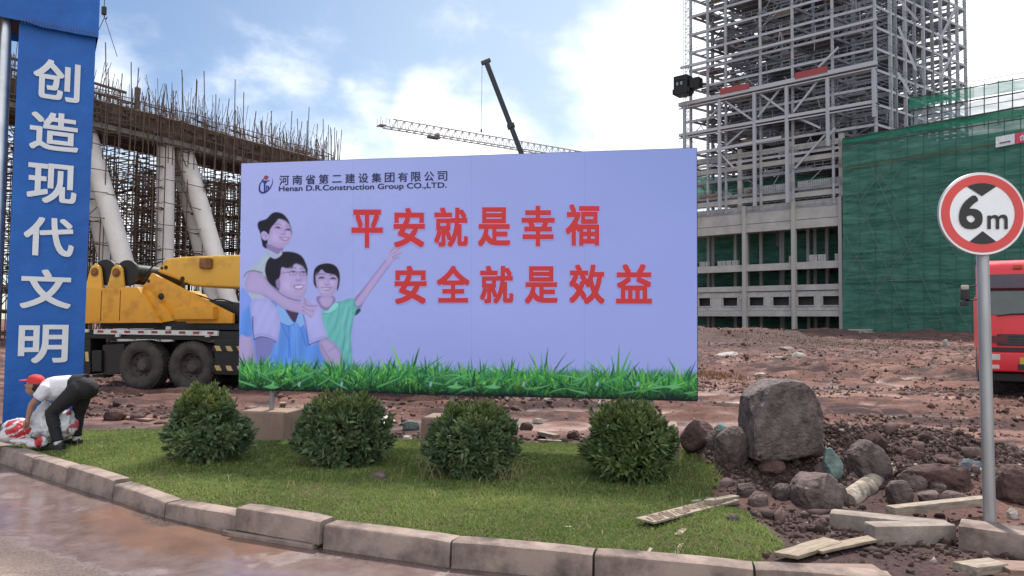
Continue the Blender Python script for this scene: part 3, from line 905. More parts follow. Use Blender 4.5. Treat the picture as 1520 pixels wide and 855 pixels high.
p = hit(1166, 668); p.y += 0.28; sc = p.y / F
prof = [(-53, 3), (-54, 40), (-52, 84), (-38, 96), (-20, 108), (0, 113), (18, 111), (36, 103), (47, 88), (53, 74), (53, 34), (46, 14), (6, 4), (-38, -4)]
rs_ = np.random.RandomState(2); pts = []
for dy, k in ((-0.34, 0.93), (-0.24, 1.0), (0.05, 1.0), (0.30, 0.84)):
    for x, z in prof: pts.append((x * k * sc * 0.95 + rs_.uniform(-.012, .012), dy + rs_.uniform(-.03, .03) - 0.0010 * z, (z * (0.93 + 0.07 * k) * sc) - 0.38 + rs_.uniform(-.012, .012)))
o = link('boulder', hull_rock('boulder', pts, M_BOULD, 3, 0.07, 0.020, 8)); o.location = (p.x, p.y, at_y(1166, 676, p.y).z + 0.38)
tag(o, 'biggest boulder, dark grey and flat-topped, standing at the lawn end', 'boulder')
GR = 'rocks dumped beside the lawn'
rock('rock', 'rock', 'round red-brown rock nearest the rightmost shrub', (1014, 624, 1067, 670), M_ROCKR, 5, 0.9, group=GR, rough=0.07)
rock('rock', 'rock', 'small rock wedged behind the upright rock left of the big boulder', (1048, 634, 1076, 672), M_ROCKG, 9, 0.9, group=GR)
rock('rock', 'rock', 'upright grey-brown rock leaning on the left side of the big boulder', (1062, 630, 1118, 696), M_ROCKG, 14, 0.8, tilt=0.25, group=GR, cuts=9)
rock('rock', 'rock', 'small pale green rock peeping out left of the big boulder, behind the round rock', (1060, 628, 1082, 642), M_TEAL, 17, group=GR)
rock('rock', 'rock', 'pale green slab-shaped rock standing tilted on the dark earth', (1226, 664, 1252, 716), M_TEAL, 23, 0.7, tilt=-0.35, group=GR, cuts=10)
rock('rock', 'rock', 'wide pinkish rock half buried below the pale green slab', (1178, 694, 1256, 760), M_ROCKP, 28, 0.9, group=GR, cuts=9, sink=0.3)
rock('rock', 'rock', 'large brown rock behind the leaning concrete post', (1262, 652, 1330, 712), M_ROCKG, 31, 0.9, group=GR, cuts=9, sink=0.3)
rock('rock', 'rock', 'blue-green stone on the far edge of the earth bank', (1274, 640, 1300, 658), M_TEAL, 33, group=GR)
rock('rock', 'rock', 'long log-shaped brown rock lying left of the sign post', (1328, 686, 1462, 730), M_ROCKR, 35, 0.35, tilt=0.06, group=GR, rough=0.06, block=2.2)
rock('rock', 'rock', 'squat angular rock in front of the left end of the log-shaped rock', (1338, 696, 1382, 726), M_ROCKP, 38, group=GR, cuts=9)
rock('rock', 'rock', 'dark rock right beside the leaning concrete post', (1320, 712, 1358, 752), M_ROCKG, 41, group=GR, cuts=9)
rock('rock', 'rock', 'grey rock just above the pale timber, between two others', (1368, 726, 1402, 748), M_ROCKP, 43, group=GR)
rock('rock', 'rock', 'small rounded rock below the middle of the log-shaped rock', (1382, 714, 1406, 732), M_ROCKG, 46, group=GR)
rock('rock', 'rock', 'flat rock just left of the sign post, above the pale timber', (1400, 728, 1436, 746), M_ROCKP, 48, group=GR)
rock('rock', 'rock', 'bluish rock behind the log-shaped rock, close to the sign post', (1428, 680, 1460, 702), M_ROCKB, 51, group=GR)
rock('rock', 'rock', 'big dark rock cut by the right photo edge, beyond the sign post', (1478, 688, 1560, 752), M_ROCKR, 55, 0.8, group=GR, cuts=9)
rock('rock', 'rock', 'small pink stone right of the sign post foot', (1497, 754, 1513, 772), M_PALE, 57, group=GR)
rock('rock', 'rock', 'flat stone at the lower end of the leaning concrete post', (1218, 716, 1262, 752), M_ROCKG, 60, group=GR, cuts=9)
rock('rock', 'rock', 'reddish clod-like rock in front of the big boulder base', (1128, 680, 1172, 706), M_ROCKR, 62, group=GR)
rock('rock', 'rock', 'small grey rock at the lawn corner right of the rightmost shrub', (1094, 716, 1122, 738), M_ROCKG, 66, group=GR)
rock('rock', 'rock', 'pale pebble-sized rock beside the block of wood at the lawn corner', (1112, 730, 1142, 752), M_ROCKP, 69, group=GR)
rock('rock', 'rock', 'stone on the grass near the right end of the cracked board', (1078, 762, 1100, 777), M_ROCKG, 71, group=GR)
rock('rock', 'rock', 'brown rock on the bank midway between big boulder and brown rock', (1196, 652, 1228, 676), M_ROCKR, 73, group=GR)
rock('rock', 'rock', 'dark rock sitting in the bank right of the large brown rock', (1340, 664, 1372, 688), M_ROCKR, 75, group=GR)
rock('rock', 'rock', 'low dark rock beyond the log-shaped rock, left of the bluish one', (1386, 674, 1424, 692), M_ROCKR, 77, group=GR)
rock('rock', 'rock', 'slate-coloured stone far in the bank left of sign post', (1440, 664, 1462, 680), M_ROCKG, 79, group=GR)
rock('rock', 'rock', 'half buried grey stone left of the wide pinkish rock', (1148, 716, 1184, 742), M_ROCKG, 81, group=GR)
for k, (bx, lab, mm) in enumerate([
        ((536, 634, 566, 652), 'whitish stone in the rubble strip right of second shrub', M_PALE), ((596, 624, 622, 640), 'greenish stone left of the half-hidden footing', M_TEAL),
        ((770, 626, 792, 640), 'grey stone in the rubble strip right of third shrub', M_ROCKG), ((840, 638, 862, 654), 'reddish stone at the lawn back edge near rightmost shrub', M_ROCKR),
        ((404, 706, 404.1, 706.1), None, None), ((596, 646, 612, 656), 'white stone at the lawn back edge left of half-hidden footing', M_PALE),
        ((190, 612, 214, 624), 'brown clod at the lawn back edge right of the worker', M_ROCKR), ((150, 606, 184, 626), 'dark clod heap behind the worker, right of his legs', M_ROCKR),
        ((790, 620, 806, 630), 'small pale stone behind the splintered planks', M_PALE), ((548, 700, 576, 712), 'flat brown stone lying on the grass right of second shrub', M_ROCKP)]):
    if lab: rock('rock', 'rock', lab, bx, mm, 90 + k, group='stones in the rubble strip behind the lawn')


def scatter(name, label, cat, n, pick, m, smin, smax, seed, cols, octa=False):
    """uncountable small stones and clods, one mesh"""
    rs = np.random.RandomState(seed)
    bm = bmesh.new(); bmesh.ops.create_icosphere(bm, subdivisions=1, radius=1.0)
    P0 = np.array([v.co[:] for v in bm.verts]); F0 = np.array([[v.index for v in f.verts] for f in bm.faces]); bm.free()
    if octa:
        P0 = np.array([(1, 0, 0), (-1, 0, 0), (0, 1, 0), (0, -1, 0), (0, 0, 1), (0, 0, -1.0)]); F0 = np.array([(0, 2, 4), (2, 1, 4), (1, 3, 4), (3, 0, 4), (2, 0, 5), (1, 2, 5), (3, 1, 5), (0, 3, 5)])
    xy = pick(n, rs); n = len(xy); z = land(xy[:, 0], xy[:, 1])
    s = smin * (smax / smin) ** (rs.rand(n) ** 2.2)
    if xy.shape[1] > 2: s = s * xy[:, 2]
    J = 1 + 0.42 * rs.randn(n, len(P0), 1)
    sc = s[:, None] * (0.55 + 0.7 * rs.rand(n, 3)) * np.array([1.0, 1.0, 0.85])
    V = P0[None] * J * sc[:, None]
    a = rs.rand(n) * 6.28; ca, sa = np.cos(a)[:, None], np.sin(a)[:, None]
    V = np.stack([V[..., 0] * ca - V[..., 1] * sa, V[..., 0] * sa + V[..., 1] * ca, V[..., 2]], -1)
    V += np.stack([xy[:, 0], xy[:, 1], z + sc[:, 2] * 0.25], -1)[:, None]
    Fa = (F0[None] + (np.arange(n) * len(P0))[:, None, None]).reshape(-1, 3)
    t = rs.rand(n)[:, None]; c = cols[0] * (1 - t) + cols[1] * t
    pale = rs.rand(n)[:, None] < 0.025; c = np.where(pale, np.array([0.30, 0.27, 0.25]), c)
    C = np.repeat(c, len(P0), 0)
    o = link(name, np_mesh(name, V.reshape(-1, 3), Fa, m, C)); tag(o, label, cat, kind='stuff')
    return o


M_CLOD = attr_mat('clods', rough=0.95, spec=0.2, bump=0.5, bscale=60)


def pick_bank(n, rs):
    out = []
    for px, py, rx, ry, k in ((1180, 700, 1.1, 0.8, .28), (1320, 690, 1.3, 0.75, .28), (1470, 705, 1.0, 0.8, .16), (1085, 690, 0.55, 0.7, .12), (1235, 765, 1.0, 0.45, .10), (1420, 800, 1.1, 0.4, .06)):
        c = at_z(px, py, 0.15); m_ = int(n * k)
        out.append(np.stack([c.x + rs.randn(m_) * rx * 0.62, c.y + rs.randn(m_) * ry * 0.62], -1))
    q = np.concatenate(out)
    ok = (poly_dist(q[:, 0], q[:, 1], LAWN) < -0.02 + 0.05 * rs.rand(len(q))) & (kerb_dist(q[:, 0], q[:, 1]) > 0.2)
    return q[ok]


def pick_strip(n, rs):
    x = -7 + 10.6 * rs.rand(n); y = 9.45 + 0.38 * rs.randn(n)
    q = np.stack([x, y], -1); return q[poly_dist(x, y, LAWN) < 0.03]


def pick_yard(n, rs):
    y = 10.5 * (9.0) ** rs.rand(n); x = (rs.rand(n) * 1.5 - 0.65) * y
    dens = fbm(np.stack([x * 0.35, y * 0.5, 0 * x], -1), 4); k = rs.rand(n) < np.clip(0.18 + 2.6 * dens + 0.5 * land_dark(x, y), 0.02, 1)
    q = np.stack([x, y, 0.7 + 0.03 * y], -1); return q[k]


_c1, _c2 = np.array([0.045, 0.028, 0.026]), np.array([0.105, 0.072, 0.066])
scatter('rubble', 'dark crumbly earth and pebbles between the dumped rocks', 'rubble', 15000, pick_bank, M_CLOD, 0.005, 0.034, 2, (_c1, _c2))
scatter('stones', 'middle-sized broken stones strewn over the dark earth bank', 'stones', 260, pick_bank, M_CLOD, 0.03, 0.10, 12, (_c1 * 1.1, _c2 * 1.5))
scatter('gravel', 'gravel and crumbs of earth along the back edge of the lawn', 'gravel', 2600, pick_strip, M_CLOD, 0.006, 0.045, 5, (_c1, _c2 * 1.3))
scatter('dirt', 'loose clods churned up across the muddy yard', 'dirt', 90000, pick_yard, M_CLOD, 0.012, 0.060, 6, (_c1 * 1.2, np.array([0.19, 0.115, 0.10])), octa=True)

# ------------------------------------------------------------------ timber, kerb blocks and scraps
M_WOOD = mat('weathered board', (0.19, 0.145, 0.105), 0.8, scale=5, bump=0.5, bscale=40, col2=(0.36, 0.295, 0.225), stretch=(1, 6, 6), dist=0.008)
M_WOODW = mat('pale sawn timber', (0.17, 0.13, 0.10), 0.8, scale=6, bump=0.5, bscale=40, col2=(0.40, 0.335, 0.27), stretch=(1, 5, 5), dist=0.006)
M_WOODB = mat('reddish brown board', (0.17, 0.105, 0.08), 0.8, scale=4, bump=0.4, bscale=40, col2=(0.29, 0.20, 0.16), stretch=(1, 6, 6), dist=0.008)
M_STONEW = mat('cast kerb block', (0.15, 0.118, 0.10), 0.88, scale=3.5, bump=0.8, bscale=26, col2=(0.34, 0.285, 0.25), dist=0.01)


def plank(name, label, cat, A, B, w, h, m, za=None, zb=None, lift=0.0, bevel=0.004, group=None, cut=0.0, twist=0.0, wn=0.0):
    """a board whose long upper edge runs between two photo points"""
    a, b = hit(*A), hit(*B)
    for _ in range(6):
        a, b = at_z(A[0], A[1], landz(a.x, a.y) + lift + h * 0.9), at_z(B[0], B[1], landz(b.x, b.y) + lift + h * 0.9)
    d = b - a; l = d.length; c = (a + b) / 2
    mb = MB(); n = 8; rs = random.Random(label); V = []; Fc = []
    for j in range(n + 1):
        t = j / n; x = (t - 0.5) * l; e = rs.uniform(-1, 1) * wn
        sl = cut * (1 if j in (0,) else 0)
        V += [(x + sl, -w / 2 + e, -h), (x - sl, w / 2 + e, -h), (x - sl, w / 2 + e, 0), (x + sl, -w / 2 + e, 0)]
    for j in range(n):
        for q in range(4): Fc.append((j * 4 + q, (j + 1) * 4 + q, (j + 1) * 4 + (q + 1) % 4, j * 4 + (q + 1) % 4))
    Fc += [(3, 2, 1, 0), (n * 4, n * 4 + 1, n * 4 + 2, n * 4 + 3)]
    mb.add(V, Fc)
    o = link(name, mb.mesh(name, m, bevel=bevel, smooth=40)); o.location = c
    o.rotation_euler = (twist, -math.asin(max(-1, min(1, d.z / l))), math.atan2(d.y, d.x))
    return tag(o, label, cat, group)


# cracked board on the lawn: bark-like cross gaps are real slots between short strips of its face
a, b = hit(957, 783), hit(1085, 749); d = (b - a); l = d.length; d.normalize(); n_ = Vector((-d.y, d.x, 0))
br = thing('board', 'cracked bark-streaked board lying askew on the lawn', 'board', (a + b) / 2)
mb = MB(); mb.obox((a + b) / 2 + Vector((0, 0, 0.047)), d * l / 2, n_ * 0.083, Vector((0, 0, 0.008))); put('plank', mb, M_WOOD, br, bevel=0.003)
mb = MB(); rs = random.Random(3); x = 0.03
while x < l - 0.05:
    w_ = rs.uniform(0.02, 0.05); s0, s1 = rs.uniform(-0.080, -0.03), rs.uniform(0.0, 0.080)
    mb.obox(a + d * (x + w_ * 0.5) + n_ * (s0 + s1) / 2 + Vector((0, 0, 0.0565)), d * w_ * 0.42 + n_ * rs.uniform(-0.02, 0.02), n_ * (s1 - s0) / 2 + d * 0.02, Vector((0, 0, 0.0022))); x += w_ * 1.15
o = put('bark', mb, mat('dark bark strips', (0.11, 0.08, 0.062), 0.9, scale=8, bscale=40, col2=(0.20, 0.15, 0.115)), br)

plank('timber', 'long pale sawn timber lying over the kerb blocks, left of the sign post', 'timber', (1322, 752), (1462, 737), 0.09, 0.06, M_WOODW, lift=0.10)
plank('kerb_block', 'whitish rounded kerb block lying lowest and leftmost of the loose blocks', 'kerb block', (1232, 757), (1408, 775), 0.17, 0.16, M_STONEW, lift=-0.02, bevel=0.03, group='loose kerb blocks in the rubble')
plank('kerb_block', 'kerb block lying in front of the whitish rounded one', 'kerb block', (1290, 777), (1410, 775), 0.15, 0.20, M_STONEW, lift=-0.05, bevel=0.02, group='loose kerb blocks in the rubble')
plank('kerb_block', 'brownish kerb block at the sign post foot, cut by the right photo edge', 'kerb block', (1424, 774), (1590, 797), 0.26, 0.22, M_KERB, lift=-0.04, bevel=0.02, group='loose kerb blocks in the rubble')
plank('plank', 'wide reddish plank lying flat beside the rightmost kerb stone', 'plank', (1176, 842), (1304, 843), 0.16, 0.03, M_WOODB, lift=0.05, cut=0.03)
plank('plank', 'reddish plank cut by the right photo edge, in front of the brownish block', 'plank', (1486, 838), (1580, 842), 0.20, 0.03, M_WOODB, lift=0.06)
plank('plank', 'short pale plank in front of the sign post foot', 'plank', (1432, 838), (1482, 832), 0.13, 0.05, M_WOODW, lift=0.05, cut=0.02)
plank('plank', 'pale broken plank under the left end of the reddish one', 'plank', (1166, 822), (1236, 800), 0.14, 0.025, M_WOOD, lift=0.03, cut=0.03, wn=0.006)
plank('plank', 'thin grey board on the earth below the whitish kerb block', 'plank', (1210, 815), (1330, 790), 0.10, 0.02, M_WOOD, lift=0.03, wn=0.004)
plank('wood_block', 'pale block of wood at the lawn corner near the cracked board', 'wood block', (1052, 742), (1092, 735), 0.07, 0.07, M_WOODW, cut=0.02)
plank('wood_chip', 'white splinter in front of the pale block of wood', 'wood chip', (1032, 743), (1054, 738), 0.05, 0.02, M_PALE, cut=0.03)
plank('wood_chip', 'upright stick-like chip near the kerb on the lawn', 'wood chip', (1001, 826), (1012, 806), 0.03, 0.012, M_WOOD)
plank('wood_chip', 'small curled chip right of the cracked board', 'wood chip', (1006, 793), (1016, 784), 0.045, 0.015, M_WOOD, cut=0.01)
plank('wood_chip', 'tiny pale chip by the kerb left of the stick-like chip', 'wood chip', (961, 820), (967, 812), 0.025, 0.012, M_WOODW)
plank('wood_chip', 'bright chip lying on the middle of the lawn', 'wood chip', (834, 781), (848, 781), 0.02, 0.008, M_PALE)
plank('plank', 'upper of two splintered planks behind the lawn, right of third shrub', 'plank', (802, 640), (826, 645), 0.10, 0.05, M_WOODW, lift=0.04)
plank('plank', 'lower of two splintered planks behind the lawn, right of third shrub', 'plank', (800, 652), (836, 654), 0.07, 0.03, M_WOODW)
plank('plaster_board', 'white broken board leaning at the right side of second shrub', 'board', (556, 632), (580, 620), 0.16, 0.025, mat('white board', (0.62, 0.61, 0.60), 0.7), lift=0.10, twist=0.5)
plank('plank', 'left one of two tan boards behind the large footing', 'plank', (402, 597), (418, 592), 0.10, 0.03, M_WOODW, lift=0.03)
plank('plank', 'right one of two tan boards behind the large footing', 'plank', (418, 598), (430, 592), 0.10, 0.03, M_WOOD, lift=0.03)
plank('plank', 'buried plank lying in the dirt right of the worker', 'plank', (160, 616), (226, 622), 0.12, 0.03, M_WOODB, lift=0.02)
# leaning round-headed concrete post
pa, pb = hit(1262, 742), at_y(1322, 699, hit(1262, 742).y + 0.75)
mb = MB(); dd = (pb - pa).normalized(); mb.tube([pa - dd * 0.1, pa, pa.lerp(pb, .3), pa.lerp(pb, .6), pb - dd * 0.04, pb, pb + dd * 0.02], [0.092, 0.095, 0.095, 0.096, 0.095, 0.082, 0.035], 18)
solo('concrete_post', 'round pale concrete post lying aslant among the rocks', 'post', mb, mat('stained pale concrete', (0.13, 0.105, 0.082), 0.9, scale=6, bump=0.7, bscale=26, col2=(0.36, 0.31, 0.255), lo=0.42, hi=0.56, dist=0.01), pa, smooth=50)

# pale concrete fragments lying about the yard
for k, (x, y, w, h, lab, mm) in enumerate(((1078, 531, 1.3, 0.35, 'pale slab fragment on the dark heap nearest the billboard edge', M_PALE), (1168, 521, 1.5, 0.3, 'long grey slab fragment in the middle of the dark heap', M_STONEW), (1150, 534, 1.7, 0.2, 'flat whitish slab at the foot of the dark heap', M_PALE),
                                   (1186, 533, 0.7, 0.45, 'small pale block beside the flat whitish slab', M_PALE), (1128, 559, 0.45, 0.16, 'pale flat stone on the yard above the big boulder', M_PALE), (1404, 516, 0.5, 0.9, 'pale upright fragment in the yard left of the sign post', M_PALE), (1352, 566, 0.6, 0.16, 'grey stone on the rutted ground between boulder and truck', M_STONEW))):
    p = hit(x, y); o = link('slab_fragment', rock_mesh('slab_fragment', w * 0.5, w * 0.35, h * 0.5, 200 + k, mm, cuts=2, rough=0.05)); o.location = (p.x, p.y, p.z + h * 0.3); o.rotation_euler = (0.1, 0.15 * (k % 3 - 1), k)
    tag(o, lab, 'slab fragment', 'pale fragments across the yard')
# dry weeds in the yard
rs = np.random.RandomState(31); V = []; Fw = []; C = []
for px, py, n, rx, ry, hh, c in ((1064, 558, 260, 0.5, 0.9, 0.16, (0.15, 0.075, 0.035)), (1205, 507, 700, 6.0, 4.0, 0.22, (0.11, 0.085, 0.030)), (1165, 503, 500, 3.0, 3.0, 0.26, (0.09, 0.085, 0.030)), (1270, 512, 400, 6.0, 4.0, 0.20, (0.11, 0.085, 0.032))):
    q = hit(px, py); x = q.x + rs.randn(n) * rx; y = q.y + rs.randn(n) * ry; z = land(x, y)
    for a, b, zz in zip(x, y, z):
        h = hh * rs.uniform(0.4, 1.1); w = 0.008 * (1 + b / 25); d = rs.randn(2) * h * 0.45; i = len(V)
        V += [(a - w, b, zz), (a + w, b, zz), (a + d[0], b + d[1], zz + h)]; Fw.append((i, i + 1, i + 2)); C += [np.array(c) * rs.uniform(0.6, 1.3)] * 3
o = link('dry_weeds', np_mesh('dry_weeds', np.array(V), np.array(Fw), MATS['grass blade'], np.array(C))); tag(o, 'patches of dry brown and olive weeds on the muddy yard', 'weeds', kind='stuff')

# ------------------------------------------------------------------ the billboard
BL, BR = at_y(355, 578, 9.40), at_y(1034, 595, 8.39)
BP = Plane(BL, BR - BL)
BQ = [BP.uv(*q) for q in ((359, 243), (1034, 220), (1035, 595), (355, 578))]     # tl tr br bl

# what a white print reflects towards the camera here, used to turn the colours seen into ink colours
ILL = np.array([1.02, 0.91, 0.84])


def ink(r, g, b): return np.clip(np.array(srgb(r, g, b)) / ILL, 0, 0.9)


class Print:
    """a printed sheet: colours laid down point by point on a fine mesh grid"""
    def __init__(s, nu, nv):
        a = np.linspace(0, 1, nu); b = np.linspace(0, 1, nv); A, B = np.meshgrid(a, b)
        q = [np.array(x) for x in BQ]
        T = q[0][None, None] * (1 - A)[..., None] + q[1][None, None] * A[..., None]
        Bo = q[3][None, None] * (1 - A)[..., None] + q[2][None, None] * A[..., None]
        U = Bo * (1 - B)[..., None] + T * B[..., None]
        o, u = np.array(BP.o), np.array(BP.u)
        s.W = np.stack([o[0] + u[0] * U[..., 0], o[1] + u[1] * U[..., 0], U[..., 1]], -1)
        s.x, s.y = project(s.W.reshape(-1, 3)); s.x = s.x.reshape(A.shape); s.y = s.y.reshape(A.shape)
        s.A, s.B = A, B; s.nu, s.nv = nu, nv
        s.C = np.zeros(A.shape + (3,))

    def win(s, x0, y0, x1, y1):
        i = np.clip(np.searchsorted(s.x[s.nv // 2], [x0 - 3, x1 + 3]), 0, s.nu)
        j = np.clip(s.nv - np.searchsorted(s.y[::-1, 0], [y1 + 14, y0 - 14]), 0, s.nv)
        return slice(j[0], j[1]), slice(i[0], i[1])

    def lay(s, w, al, col):
        s.C[w] = s.C[w] * (1 - al[..., None]) + np.asarray(col) * al[..., None]

    def poly(s, pts, col, soft=0.8, sm=True, op=1.0, shade=None):
        P = smooth_poly(pts) if sm else np.array(pts, float)
        w = s.win(P[:, 0].min() - soft * 2, P[:, 1].min() - soft * 2, P[:, 0].max() + soft * 2, P[:, 1].max() + soft * 2)
        X, Y = s.x[w], s.y[w]
        if not X.size: return
        d = poly_dist(X, Y, P); al = np.clip(0.5 + d / (2 * soft), 0, 1); al = al * al * (3 - 2 * al) * op
        c = np.broadcast_to(np.asarray(col, float), X.shape + (3,))
        if shade: c = c * shade(X, Y, d)[..., None]
        s.C[w] = s.C[w] * (1 - al[..., None]) + c * al[..., None]

    def line(s, pts, wd, col, op=1.0, soft=0.5, sm=True):
        P = smooth_poly(pts, 5, False) if sm else np.array(pts, float)
        w = s.win(P[:, 0].min() - wd - 2, P[:, 1].min() - wd - 2, P[:, 0].max() + wd + 2, P[:, 1].max() + wd + 2)
        X, Y = s.x[w], s.y[w]; best = np.full(X.shape, 1e9)
        for a, b in zip(P[:-1], P[1:]):
            d = b - a; t = np.clip(((X - a[0]) * d[0] + (Y - a[1]) * d[1]) / (d @ d + 1e-9), 0, 1)
            best = np.minimum(best, np.hypot(X - a[0] - t * d[0], Y - a[1] - t * d[1]))
        al = np.clip(0.5 + (wd / 2 - best) / (2 * soft), 0, 1) * op
        s.lay(w, al, col)

    def spot(s, x, y, rx, ry, col, op=1.0, ang=0.0, pw=1.0):
        r = max(rx, ry) * 2.2; w = s.win(x - r, y - r, x + r, y + r); X, Y = s.x[w] - x, s.y[w] - y
        ca, sa = math.cos(ang), math.sin(ang); u, v = (X * ca + Y * sa) / rx, (-X * sa + Y * ca) / ry
        s.lay(w, np.clip(np.exp(-(u * u + v * v) ** pw) * op, 0, 1), col)

    def blade(s, a, b, wd, bend, col):
        """one grass blade from root a to tip b"""
        a, b = np.array(a, float), np.array(b, float); d = b - a; n = np.array([-d[1], d[0]])
        m = (a + b) / 2 + n * bend
        w = s.win(min(a[0], b[0], m[0]) - wd - 1, min(a[1], b[1], m[1]) - wd - 1, max(a[0], b[0], m[0]) + wd + 1, max(a[1], b[1], m[1]) + wd + 1)
        X, Y = s.x[w], s.y[w]
        if not X.size: return
        best = np.full(X.shape, 1e9); tt = np.zeros(X.shape)
        pts = [a * (1 - t) ** 2 + 2 * m * t * (1 - t) + b * t * t for t in np.linspace(0, 1, 6)]
        for i in range(5):
            p, q = pts[i], pts[i + 1]; e = q - p; t = np.clip(((X - p[0]) * e[0] + (Y - p[1]) * e[1]) / (e @ e + 1e-9), 0, 1)
            ds = np.hypot(X - p[0] - t * e[0], Y - p[1] - t * e[1]); up = ds < best
            tt = np.where(up, (i + t) / 5, tt); best = np.where(up, ds, best)
        rad = wd / 2 * np.clip(1.15 * (1 - tt) ** 0.7, 0.05, 1) * np.clip(tt * 4 + 0.5, 0, 1)
        al = np.clip(0.5 + (rad - best) / 0.9, 0, 1)
        c = np.asarray(col)[None, None] * (0.75 + 0.45 * tt)[..., None]
        s.C[w] = s.C[w] * (1 - al[..., None]) + c * al[..., None]


def paint_billboard():
    S = Print(940, 470); X, Y = S.x, S.y
    # backdrop
    c0, c1, c2 = ink(173, 171, 216), ink(141, 150, 203), ink(163, 164, 221)
    t = np.clip((X - 355) / 680, 0, 1)[..., None]; v = np.clip((Y - 225) / 350, 0, 1)[..., None]
    base = (c0 * (1 - t) + c1 * t) * (1 - v) + c2 * v
    k = fbm(np.stack([X / 120, Y / 90, 0 * X], -1), 3)[..., None]
    S.C = base * (1 + 0.05 * k)
    skin, skin_d, skin_l = ink(180, 156, 198), ink(140, 114, 160), ink(202, 180, 218)
    hair, hair2 = ink(26, 22, 36), ink(52, 44, 66)
    lip, dark = ink(172, 108, 146), ink(84, 64, 100)
    white, white_d = ink(180, 172, 228), ink(146, 140, 204)
    yel, yel_d = ink(176, 184, 196), ink(146, 152, 180)
    blue, blue_d, blue_l = ink(98, 142, 220), ink(62, 94, 178), ink(136, 172, 236)
    grn, grn_d, grn_l = ink(112, 184, 178), ink(76, 138, 146), ink(142, 206, 200)

    # --- woman in the green shirt (furthest back)
    S.poly([(524, 452), (534, 459), (542, 446), (556, 426), (572, 404), (585, 387), (592, 381), (586, 373), (577, 381), (560, 402), (540, 428), (528, 442)], skin_d * 0.95, 1.2)
    S.poly([(527, 450), (536, 452), (556, 424), (574, 399), (586, 384), (578, 383), (560, 404), (541, 430)], skin, 2.0)
    S.poly([(574, 388), (577, 374), (583, 368), (592, 366), (596, 371), (596, 378), (591, 383), (583, 386)], skin, 0.8)
    for p_, q_ in (((580, 379), (594, 368)), ((582, 382), (597, 375)), ((579, 375), (586, 368)), ((584, 384), (593, 382))): S.line([p_, q_], 1.0, dark, 0.55, sm=False)
    S.line([(581, 384), (583, 375), (590, 370)], 1.4, skin_l, 0.5)
    S.poly([(480, 458), (492, 450), (507, 447), (524, 443), (530, 455), (537, 462), (528, 467), (526, 470), (522, 500), (520, 545), (478, 545), (476, 490)], grn, 1.0,
           shade=lambda x, y, d: 1 - 0.16 * np.clip(1 - d / 6, 0, 1) - 0.12 * np.sin(x * 0.24 + y * 0.12) ** 2 * (x > 486))
    S.poly([(527, 468), (532, 466), (536, 460), (533, 458), (529, 461)], ink(34, 66, 66), 0.8)
    for p_ in ([(505, 452), (502, 470), (497, 490)], [(519, 456), (514, 480), (510, 520)], [(512, 500), (508, 522), (506, 545)], [(527, 450), (529, 458), (528, 466)]): S.line(p_, 1.2, grn_d, 0.7)
    for p_ in ([(515, 452), (511, 475), (506, 500)], [(522, 462), (518, 490), (516, 520)]): S.line(p_, 1.6, grn_l, 0.5)
    S.poly([(472, 440), (496, 440), (497, 452), (488, 461), (478, 458), (472, 450)], skin_d, 1.0)
    S.poly([(476, 442), (494, 442), (492, 452), (485, 456), (478, 452)], skin, 1.6)
    S.poly([(480, 463), (487, 461), (497, 450), (503, 452), (497, 461), (489, 465)], grn_l, 0.6); S.line([(481, 465), (489, 465), (497, 461)], 1.0, grn_d, 0.8)
    S.poly([(466, 418), (467, 401), (475, 393), (489, 391), (500, 396), (505, 408), (504, 424), (501, 432), (498, 426), (474, 428), (469, 426)], hair, 0.9)
    S.poly([(469, 413), (471, 405), (478, 400), (484, 405), (494, 407), (501, 409), (502, 420), (499, 432), (493, 440), (486, 443), (478, 440), (472, 430)], skin, 0.9,
           shade=lambda x, y, d: 1 - 0.13 * np.clip(1 - d / 8, 0, 1))
    S.poly([(470, 410), (473, 402), (481, 398), (491, 399), (500, 405), (503, 415), (498, 408), (490, 406), (483, 404), (478, 400), (473, 406)], hair, 0.6)
    S.spot(480, 431, 5, 4, skin_l, 0.55); S.spot(494, 420, 4, 4, skin_l, 0.5); S.spot(477, 422, 4, 4, skin_l, 0.5)
    for ex, ey in ((478, 412.5), (495, 413.5)):
        S.line([(ex - 4, ey + 0.5), (ex, ey - 1.2), (ex + 4, ey + 0.6)], 1.7, hair, 0.95); S.spot(ex, ey + 0.6, 1.8, 1.3, hair, 0.9)
        S.line([(ex - 4.5, ey - 4.5), (ex, ey - 6), (ex + 4.5, ey - 4.5)], 1.2, hair2, 0.75)
    S.line([(487, 413), (488.5, 420), (486, 422.5)], 1.2, skin_d, 0.5); S.line([(482.5, 422.5), (486, 423.6), (489.5, 422.5)], 1.1, dark, 0.45)
    S.poly([(477.5, 426.2), (484, 427.2), (492, 426.8), (489, 431), (484, 432), (480, 430)], lip, 0.6); S.poly([(479, 427.2), (485, 427.9), (490.5, 427.5), (487, 429.8), (481, 429.6)], ink(196, 190, 232), 0.5)
    S.line([(478, 426.4), (485, 427.2), (492, 426.6)], 0.8, dark, 0.7)
    S.line([(475, 424), (474, 428)], 0.8, skin_d, 0.5); S.line([(494.5, 424), (495, 428)], 0.8, skin_d, 0.5)

    # --- boy's body behind the man's head
    S.poly([(366, 440), (365, 410), (374, 396), (388, 384), (395, 376), (400, 372), (416, 372), (420, 380), (412, 400), (400, 420), (390, 445)], yel, 1.0,
           shade=lambda x, y, d: 1 - 0.10 * np.sin(x * 0.4 + y * 0.3) ** 2)
    S.line([(396, 372), (402, 385), (405, 396)], 1.2, yel_d, 0.8); S.line([(386, 386), (376, 400), (370, 420)], 1.4, yel_d, 0.5)
